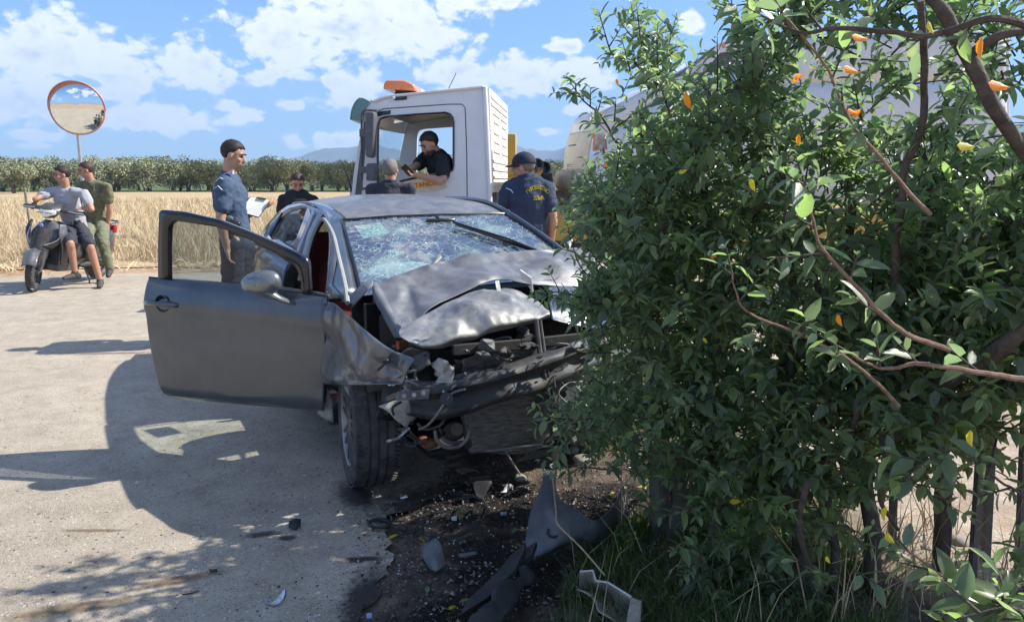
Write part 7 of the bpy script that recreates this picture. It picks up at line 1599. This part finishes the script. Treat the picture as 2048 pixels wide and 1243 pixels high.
for (x, y, s_, k, an) in [(a, b, c * .72, d, e) for a, b, c, d, e in [(1375, 202, .075, 2, 1.2), (1700, 140, .05, 2, .3), (1718, 76, .05, 2, .2), (1960, 96, .05, 2, 1.4), (1995, 172, .06, 2, .2), (1704, 224, .035, 2, .4), (1714, 228, .03, 2, 2), (1597, 152, .03, 2, 0), (1592, 158, .03, 2, 2.2), (1597, 280, .035, 2, 1.4), (1470, 1002, .06, 3, .1), (1768, 1025, .05, 3, 1.5), (1778, 1075, .05, 3, .8), (1655, 1118, .03, 3, 1), (1678, 640, .04, 2, 1.1), (1425, 512, .04, 2, .2), (1365, 343, .04, 3, -.3), (1930, 293, .05, 3, .1), (1212, 330, .03, 2, 1.2), (1235, 165, .04, 2, 1.1), (1860, 55, .035, 3, 1), (1505, 370, .04, 3, 1.2), (1940, 875, .05, 3, 1.3), (1410, 680, .035, 3, .9)]]:
    Yd = 2.75 if x < 1300 else (2.3 if x < 1500 else 1.75 if x < 1850 else 1.55); Yd = Yd - (.25 if x > 1500 else 0); c = D(x, y, Yd); own = owner(c.x)
    o = bpy.data.objects.new('leaf', leaf_me[k]); link(o, shrubs[own]); d = V((cos(an), .3, -sin(an))).normalized(); s2 = d.cross(V((.15, -1, .3))).normalized(); n_ = s2.cross(d) * -1; M = Matrix((d, s2, n_)).transposed().to_4x4(); M.translation = c - d * s_ * .5; o.matrix_local = M @ Matrix.Scale(s_, 4); o['label'] = 'withered orange leaf' if k == 2 else 'yellow leaf'
# fence posts behind the hedge
m_post = mat('grey_post', (.10, .095, .09), .7, .1, var=.3, vs=20, bump=.002, bs=50, dirt=(.2, .17, .14), damt=.5)
def post(bx, by, tx, ty, w, lab, dy=0.):
    a = G(bx, by, .06); b_ = D(tx, ty, a.y + dy); d = (b_ - a); top = a + d * 1.25; o = MB(); xx = V((1, 0, 0)); o.bar(a - d.normalized() * .08, top, w, w * .35, up=(0, 1, 0)); o.bar(a - d.normalized() * .08 + V((-w * .4, w * .4, 0)), top + V((-w * .4, w * .4, 0)), w * .22, w, up=(0, 1, 0))
    tag(o.build('fence_post', m_post, smooth=False), lab, 'post', 'fence posts in the hedge')
post(1946, 1190, 1972, 800, .023, 'pale edged steel fence post leaning right at the right end of the hedge'); post(1972, 1150, 1990, 800, .024, 'darker steel fence post just right of the pale edged one', 0)
post(2040, 1175, 2052, 900, .023, 'fence post at the right edge of the picture'); post(1786, 1120, 1790, 940, .022, 'thin fence post standing behind the bare stems')
wr = MB()
for z in (.45, .85, 1.25, 1.7): wr.tube([(.9, 3.25, z), (1.4, 2.78, z - .01), (1.78, 2.66, z), (2.6, 2.5, z)], .0018, 4)
tag(wr.build('fence_wire', m_post), 'thin horizontal fence wires running between the posts in the hedge', 'wire', kind='stuff')
cs = G(1350, 1085, .0); MB_ = MB(); MB_.tube([(cs.x, cs.y, -.05), (cs.x - .01, cs.y, .15), (cs.x - .03, cs.y + .01, .34), (cs.x - .03, cs.y + .02, .42)], [.115, .10, .092, .08], 12)
tag(MB_.build('concrete_footing', mat('mossy_concrete', (.14, .135, .11), .95, var=.3, vs=12, bump=.006, bs=30, dirt=(.06, .07, .03), damt=.5)), 'rough grey concrete footing at the base of the hedge', 'footing')
# ---------------------------------------------------------------- verge plants and debris
m_grass = [leaf_mat('verge_grass', (.035, .07, .02), (.05, .10, .03), (.09, .13, .04)), leaf_mat('verge_grass_light', (.06, .10, .03), (.08, .13, .04), (.16, .17, .07))]
m_reed = mat('dry_reed', (.40, .31, .18), .8, var=.25, vs=30)
def vg_pts(r, n):
    x = r.uniform(.05, 1.25, n); y = r.uniform(1.7, 3.2, n)
    d = np.array([noise.noise(Vector((a * 4, b * 4, 0))) for a, b in zip(x, y)]); k = (d + r.uniform(-.4, .4, n) > .0) & (x > .12 + .12 * (y - 2.1) + .25 * np.maximum(0, y - 2.5)); x, y = x[k], y[k]
    return np.stack([x, y, np.array([verge_h(a, b) for a, b in zip(x, y)]), 0 * x + 1, 0 * x + 1], 1)
blades('verge_grass', 22000, vg_pts, (.03, .13), .0022, m_grass, 12, 'green grass and weeds growing at the foot of the hedge', 'grass', .5)
blades('dry_stalks', 260, lambda r, n: (lambda P: P[:, :])(vg_pts(r, n)), (.10, .35), .0022, [m_reed], 14, 'thin dry stalks among the verge grass', 'grass', .6)
blades('dry_stems', 260, lambda r, n: np.stack([r.uniform(.95, 1.75, n), 2.15 + r.uniform(0, .7, n), 0 * np.zeros(n) + .05, np.ones(n), np.ones(n)], 1), (.12, .5), .0025, [m_reed] + m_straw[:1], 15, 'dry grass stems standing between the hedge stems on the right', 'grass', .35)
# weeds: broad leaved sprigs
def weed(px, py, n, s_, seed, lab):
    r = random.Random(seed); p = G(px, py, 0); p.z = verge_h(p.x, p.y) if p.x < 1.3 else .1; e = empty('weed', p, 0, lab, 'weed', 'weeds on the verge')
    MB().tube([(0, 0, 0), (0, 0, .05)], .002, 5).build('stalk', m_twigr, e)
    for i in range(n):
        a = 2.4 * i + r.random(); el = r.uniform(.1, .8); d = V((cos(a) * cos(el), sin(a) * cos(el), sin(el))); s2 = d.cross(V((0, 0, 1))).normalized(); n_ = s2.cross(d); o = bpy.data.objects.new('leaf', leaf_me[1]); link(o, e); M = Matrix((d, -s2, n_)).transposed().to_4x4(); M.translation = V((0, 0, .02 + .01 * i)); o.matrix_local = M @ Matrix.Scale(s_ * r.uniform(.6, 1.1), 4)
for i, (x, y, n, s_, l) in enumerate([(1248, 1112, 6, .07, 'bright green weed right of the grey wheel arch liner'), (1195, 1085, 6, .06, 'small weed beside the curved end of the liner'), (1215, 1200, 4, .05, 'weed in the grass beside the pale plastic part'), (1400, 1170, 6, .06, 'weed sprig below the hedge right of the pale plastic part'),
                                     (1480, 1215, 6, .07, 'weed sprig at the bottom edge under the middle shrub'), (1905, 1195, 8, .07, 'fresh green weed on the gravel near the fence posts'), (1330, 1230, 5, .05, 'low weed at the bottom edge right of the pale plastic part')]): weed(x, y, n, s_, 60 + i, l)
# fallen leaves
FL = [(345 / 2.926 + 660, 655 / 2.926 + 860, 3, 'yellow leaf on the road edge left of the oil patch'), (515 / 2.926 + 660, 638 / 2.926 + 860, 3, 'pointed yellow leaf on the dark oily gravel'), (735 / 2.926 + 660, 548 / 2.926 + 860, 1, 'green leaf on the soil, leftmost of the three leaf sprig'), (770 / 2.926 + 660, 545 / 2.926 + 860, 1, 'green leaf, middle of the three leaf sprig on the soil'),
      (805 / 2.926 + 660, 520 / 2.926 + 860, 1, 'green leaf, rightmost of the three leaf sprig on the soil'), (655 / 2.926 + 660, 548 / 2.926 + 860, 0, 'small dull leaf left of the three leaf sprig'), (1098 / 2.926 + 660, 600 / 2.926 + 860, 1, 'folded leaf on soil beside the liner'), (570 / 2.926 + 660, 975 / 2.926 + 860, 1, 'bright green leaf pair near the bottom of the oil patch'),
      (702 / 2.926 + 660, 1078 / 2.926 + 860, 3, 'yellow leaf at the bottom left of the black splinter'), (1108 / 2.926 + 660, 775 / 2.926 + 860, 2, 'orange leaf at the tip of the liner'), (870 / 2.926 + 660, 612 / 2.926 + 860, 0, 'dark leaf on the sunlit soil patch'), (835 / 2.926 + 660, 1030 / 2.926 + 860, 1, 'long green leaf left of the black splinter'),
      (780 / 2.926 + 660, 675 / 2.926 + 860, 0, 'dull leaf on the soil left of the liner'), (1860 / 2.926 + 660, 410 / 2.926 + 860, 3, 'yellow leaf on the grass beside the concrete footing'), (1665 / 2.926 + 660, 405 / 2.926 + 860, 3, 'yellow leaf hanging on the liner end')]
rl = random.Random(9)
for x, y, k, l in FL:
    p = G(x, y, 0); p.z = (verge_h(p.x, p.y) if p.x > -.5 else .0) + .016; o = bpy.data.objects.new('fallen_leaf', leaf_me[k].copy()); link(o); o.location = p; o.rotation_euler = (rl.uniform(-.3, .3), rl.uniform(-.3, .2), rl.uniform(0, 6.28)); o.scale = (rl.uniform(.04, .055),) * 3; tag(o, l, 'leaf', 'fallen leaves')
# loose gravel and crumbs on the verge
def pebbles(name, n, fn, r0, r1, m, label, seed):
    r = random.Random(seed); q = MB(); k = 0
    while k < n:
        x, y = fn(r)
        if x is None: continue
        z = verge_h(x, y) if x > -.5 else 0; s_ = r.uniform(r0, r1) * (r.random() ** 2 * .8 + .35); c = V((x, y, z + s_ * .3)); a = r.random() * 6
        pts = [c + V((cos(a + j * 2.09) * s_ * r.uniform(.7, 1.2), sin(a + j * 2.09) * s_ * r.uniform(.7, 1.2), r.uniform(-.3, .1) * s_)) for j in range(3)] + [c + V((r.uniform(-.3, .3) * s_, r.uniform(-.3, .3) * s_, s_ * r.uniform(.4, .8)))] + [c - V((0, 0, s_ * .5))]
        q.add(pts, [(0, 1, 3), (1, 2, 3), (2, 0, 3), (1, 0, 4), (2, 1, 4), (0, 2, 4)]); k += 1
    o = obj(name, q.v, q.f, m, smooth=False); tag(o, label, 'gravel', kind='stuff')
def vreg(r): 
    x = r.uniform(-.62, 1.0); y = r.uniform(1.5, 4.0); return (x, y) if fbm((x * 3, y * 3, 0), 1, 2) + r.uniform(-.3, .3) > -.05 else (None, None)
pebbles('loose_gravel', 5200, vreg, .003, .014, mat('brown_gravel', (.19, .155, .12), .85, var=.6, vs=25), 'loose brown gravel on the soil verge', 3)
pebbles('oily_gravel', 2600, lambda r: (r.gauss(-.28, .2), r.uniform(1.6, 3.2)), .003, .010, mat('oily_gravel', (.03, .022, .017), .3, var=.7, vs=25), 'wet oily gravel along the edge of the road', 4)
pebbles('road_crumbs', 700, lambda r: (r.uniform(-2.2, -.5), r.uniform(1.8, 4.5)), .002, .006, mat('dark_crumbs', (.06, .05, .045), .8, var=.5), 'dark crumbs scattered on the road', 5)
def yreg(r): return (r.uniform(1.2, 4.), r.uniform(2.2, 5.5))
# wreckage
m_lin = mat('liner_grey', (.085, .095, .11), .55, var=.2, vs=14, dirt=(.22, .2, .17), damt=.6, ds=7, bump=.002, bs=25)
m_debk = mat('debris_black', (.018, .018, .02), .6, var=.4, vs=15, dirt=(.10, .085, .07), damt=.35, ds=10, bump=.003, bs=30)
def GZ(x, y, z): return G(x, y, z)
def deb(name, px, m, label, cat, th=.005, amp=.01, nu=7, nv=6, seed=1):
    rows = [[GZ(*q) for q in r] for r in px]; c = sum((p for r in rows for p in r), V()) / sum(len(r) for r in rows); c = V((c.x, c.y, 0)); rows = [[p - c for p in r] for r in rows]
    v, f = patch(rows, nu, nv, crumple(amp, 9, seed, (0, -.3, 1), .003)); o = obj(name, v, f, m, solid=th, auto=40); o.location = c; return tag(o, label, cat)
lr = deb('wheel_arch_liner', [[(1086, 942, .16), (1100, 940, .17), (1114, 946, .16)], [(1080, 985, .17), (1096, 985, .20), (1112, 990, .18)], [(1062, 1025, .12), (1095, 1020, .2), (1150, 1018, .2)], [(1056, 1060, .08), (1110, 1050, .17), (1180, 1045, .16)], [(1044, 1100, .05), (1110, 1090, .1), (1150, 1078, .10)], [(1024, 1130, .03), (1060, 1115, .04), (1100, 1100, .05)]], m_lin, 'torn grey wheel arch liner lying on the verge below the car', 'car part', .005, .02, 8, 8, 3)
L0 = lr.location
MB().lathe([(.018, 0), (.024, .002), (.026, -.004), (.02, -.006)], GZ(1106, 1063, .15) - L0, (0, -.5, .9), 20).build('hole_rim', m_debk, lr)
MB().tube(catmull([GZ(1108, 938, .17) - L0, GZ(1100, 930, .19) - L0, GZ(1116, 926, .19) - L0, GZ(1118, 938, .18) - L0], 4), .004, 6).build('wire_loop', m_alu, lr)
deb('curved_liner_end', [[(1150, 1018, .2), (1190, 1040, .17), (1225, 1010, .17), (1245, 975, .17)], [(1170, 1040, .18), (1200, 1060, .12), (1235, 1025, .10), (1252, 985, .11)], [(1160, 1075, .1), (1200, 1085, .04), (1240, 1045, .03), (1256, 1010, .03)]], m_lin, 'curved end of a dark plastic arch standing in the grass', 'car part', .005, .012, 8, 6, 5)
pwp = deb('pale_plastic_part', [[(1160, 1142, .12), (1186, 1140, .13), (1192, 1160, .12), (1216, 1164, .12), (1262, 1192, .12), (1284, 1200, .11)], [(1156, 1180, .02), (1180, 1182, .015), (1200, 1185, .015), (1220, 1200, .015), (1246, 1222, .015), (1270, 1236, .02)], [(1152, 1178, .08), (1178, 1190, .07), (1190, 1204, .07), (1196, 1222, .07), (1222, 1238, .07), (1250, 1256, .07)]], mat('aged_cream_plastic', (.45, .41, .34), .5, var=.1, vs=20, dirt=(.15, .11, .08), damt=.8, ds=12, bump=.001, bs=30), 'broken pale plastic moulding lying open in the grass', 'car part', .004, .012, 8, 8, 8)
MB().prism([GZ(*q, .12) - pwp.location for q in [(1262, 1192), (1284, 1200), (1280, 1243), (1250, 1256), (1256, 1220)]], (0, 0, -.06)).build('side_wall', MATS['aged_cream_plastic'], pwp, bevel=.006)
MB().tube([GZ(*q) - pwp.location for q in [(1160, 1142, .122), (1186, 1140, .132), (1192, 1160, .122), (1216, 1164, .122), (1262, 1192, .122)]], .0035, 6).build('rim_edge', mat('pale_edge', (.6, .58, .52), .5), pwp)
deb('plastic_shard', [[(842, 1092, .06), (862, 1086, .07), (875, 1075, .1)], [(846, 1112, .04), (866, 1108, .06), (884, 1102, .06)], [(862, 1134, .02), (874, 1142, .03), (890, 1128, .02)]], m_lin, 'bluish grey broken plastic shard on the oily soil', 'car part', .006, .015, 7, 7, 12)
deb('black_splinter', [[(1048, 1145, .07), (1060, 1160, .05)], [(1008, 1175, .08), (1030, 1195, .04)], [(968, 1215, .06), (1005, 1240, .03)], [(935, 1250, .04), (990, 1270, .02)]], m_debk, 'long black broken strip lying at the bottom edge', 'car part', .03, .03, 7, 7, 14)
deb('box_fragment', [[(948, 968, .08), (985, 966, .09)], [(950, 1000, .03), (962, 1004, .02)]], m_debk, 'dark broken box fragment under the front of the car', 'car part', .03, .012, 8, 5, 15)
for i_, (x, y, a, ln) in enumerate([(985, 1215, -.75, .16), (1015, 1180, -.9, .12), (1035, 1165, -.6, .1)]):
    p = G(x, y, 0); o = MB().prism([V((-ln, -.012, 0)), V((-ln * .3, -.03, .01)), V((ln * .6, -.02, .03)), V((ln, .004, .05)), V((ln * .4, .02, .03)), V((-ln * .6, .018, 0))], (0, .004, .02)).build('black_splinter', m_debk, smooth=False); o.location = (p.x, p.y, verge_h(p.x, p.y) + .05); o.rotation_euler = (.2, -.2, -a); tag(o, ['lowest jagged black splinter at the bottom edge', 'middle jagged black splinter on the broken strip', 'topmost jagged black splinter near the grass'][i_], 'splinter')
gb = MB(); rg_ = random.Random(31)
for k in range(300):
    x = rg_.gauss(-.1, .5); y = rg_.gauss(3.0, .45); z = verge_h(x, y) if x > -.5 else 0; s_ = rg_.uniform(.0015, .0045); R_ = Matrix.Rotation(rg_.random() * 6, 3, (rg_.random(), rg_.random(), 1)); gb.box((x, y, z + .006), (s_ * 2, s_ * 1.4, s_), R_)
tag(obj('glass_crumbs', gb.v, gb.f, mat('glass_crumb', (.65, .72, .70), .08, trans=.3), smooth=False), 'small glass crumbs scattered in front of the car', 'glass', kind='stuff')
deb('flat_fragment', [[(922, 988, .03), (946, 990, .03)], [(926, 998, .015), (950, 1000, .015)]], m_debk, 'small flat dark fragment left of the box fragment', 'car part', .006, .006, 6, 4, 16)
deb('brown_fragment', [[(940, 950, .06), (982, 948, .06)], [(938, 965, .02), (982, 964, .02)]], mat('brown_plastic', (.06, .035, .03), .6), 'brownish fragment under the radiator', 'car part', .02, .006, 6, 4, 17)
deb('silver_shard', [[(1000, 985, .02), (1016, 966, .05)], [(1012, 985, .015), (1026, 970, .03)]], m_alu, 'bent silver shard on the soil under the radiator', 'shard', .003, .01, 7, 5, 18)
deb('chrome_shard', [[(528, 1196, .01), (546, 1202, .012), (560, 1188, .03), (570, 1176, .045)], [(534, 1206, .01), (552, 1208, .01), (566, 1200, .012), (572, 1190, .02)]], mat('chrome_plastic', (.6, .62, .66), .15, .9, dirt=(.1, .1, .1), damt=.4, ds=40), 'shiny chrome shard on the sunlit road near the bottom', 'shard', .003, .012, 7, 5, 19)
deb('road_fragment', [[(578, 1043, .02), (590, 1037, .03), (602, 1038, .02)], [(577, 1054, .01), (590, 1057, .012), (601, 1052, .01)]], m_debk, 'small black plastic fragment on the shaded road', 'shard', .005, .008, 6, 5, 20)
deb('small_fragment', [[(418, 1138, .012), (434, 1136, .018)], [(421, 1145, .005), (436, 1142, .006)]], m_debk, 'tiny dark fragment at the tip of the bonnet shadow', 'shard', .004, .004, 5, 4, 21)
deb('flat_grey_strip', [[(916, 1108, .035), (952, 1103, .035)], [(920, 1115, .03), (955, 1108, .03)]], m_lin, 'flat grey strip on the soil between shard and liner', 'shard', .004, .003, 6, 4, 22)
deb('glass_chip', [[(798, 990, .02), (816, 986, .03)], [(802, 998, .01), (816, 995, .015)]], mat('bright_foil', (.4, .42, .4), .15, .8), 'bright crumpled chip in the oil by the tyre', 'shard', .002, .008, 6, 4, 23)
deb('bright_chip', [[(903, 1033, .03), (914, 1030, .04)], [(904, 1041, .02), (914, 1040, .02)]], mat('white_chip', (.4, .4, .38), .4), 'small white chip beside the leaf sprig', 'shard', .003, .003, 4, 4, 24)
deb('blue_grey_chip', [[(1001, 1024, .03), (1014, 1022, .04)], [(1002, 1030, .02), (1014, 1029, .02)]], mat('bluish_chip', (.25, .28, .3), .3), 'bluish grey chip on the soil left of the liner', 'shard', .004, .003, 4, 4, 25)
deb('blue_chip', [[(733, 1226, .012), (744, 1224, .018)], [(734, 1236, .004), (744, 1235, .004)]], mat('blue_chip', (.2, .3, .42), .4), 'light blue chip on the road edge at the bottom', 'shard', .003, .003, 4, 4, 26)
ring_c = G(759, 1046, .015); rg = MB().lathe([(.046 + .008 * cos(2 * pi * k / 8), .008 * sin(2 * pi * k / 8)) for k in range(8)], (0, 0, 0), (.1, .1, 1), 28, True).build('rubber_ring', m_debk, bevel=0); rg.location = ring_c; tag(rg, 'dusty rubber ring lying where the road meets the oily soil', 'ring')
rc = G(960, 1192, .03); rb2 = MB().ball((0, 0, 0), (.020, .018, .018), 14).build('red_lens_piece', mat('red_lens_dirty', (.3, .02, .015), .3, var=.3)); rb2.location = (rc.x, rc.y, verge_h(rc.x, rc.y) + .016); tag(rb2, 'round dark red lens piece on the soil left of the black strip', 'lens')
def rod(name, px, r, m, label, cat): o = MB().tube(catmull([GZ(*q) for q in px], 5), r, 6).build(name, m); return tag(o, label, cat)
rod('bent_reed', [(1105, 950, .22), (1112, 1020, .22), (1116, 1048, .20), (1160, 1092, .16), (1210, 1150, .12)], .0035, m_reed, 'long bent dry reed lying over the grey liner', 'reed')
rod('dry_reed', [(1243, 930, .3), (1244, 1000, .2), (1243, 1050, .1)], .0022, m_reed, 'thin upright dry reed left of the concrete footing', 'reed')
rod('twig', [(365, 1188, .006), (380, 1186, .012), (398, 1181, .008)], .003, m_debk, 'short dark twig on the sunlit road', 'twig')
rod('black_cable', [(985, 955, .05), (965, 990, .04), (975, 1020, .03), (940, 1060, .03), (885, 1080, .03)], .0045, m_debk, 'black cable curling over the soil from under the car', 'cable')
rod('short_stick', [(700, 1100, .03), (735, 1105, .03), (760, 1098, .03)], .003, m_debk, 'short stick on the dark soil edge', 'twig') if False else None
rs = random.Random(5)
for x, y, r_, l in [(1165, 925, .05, 'pale stone under the hedge right of the hanging strip'), (1040, 955, .03, 'small stone below the drooping rod'), (1372, 1055, .05, 'rounded stone at the base of the concrete footing'), (1145, 905, .04, 'dark stone behind the pale stone'), (1910, 1140, .05, 'flat pale stone on the gravel near the fence posts'), (1850, 1150, .03, 'small stone between stems and fence posts'), (1735, 1185, .035, 'stone at the foot of the middle stem')]:
    p = G(x, y, 0); z = verge_h(p.x, p.y) if p.x < 1.3 else .1; bm = bmesh.new(); bmesh.ops.create_icosphere(bm, subdivisions=3, radius=r_)
    for v in bm.verts: v.co *= 1 + .25 * fbm(v.co * 18 + V((x, 0, 0)), 1, 3); v.co.z *= .6
    o = objbm('stone', bm, mat('pale_stone', (.26, .24, .20), .9, var=.2, vs=25, bump=.003, bs=60), auto=50); o.location = (p.x, p.y, z + r_ * .25); tag(o, l, 'stone')
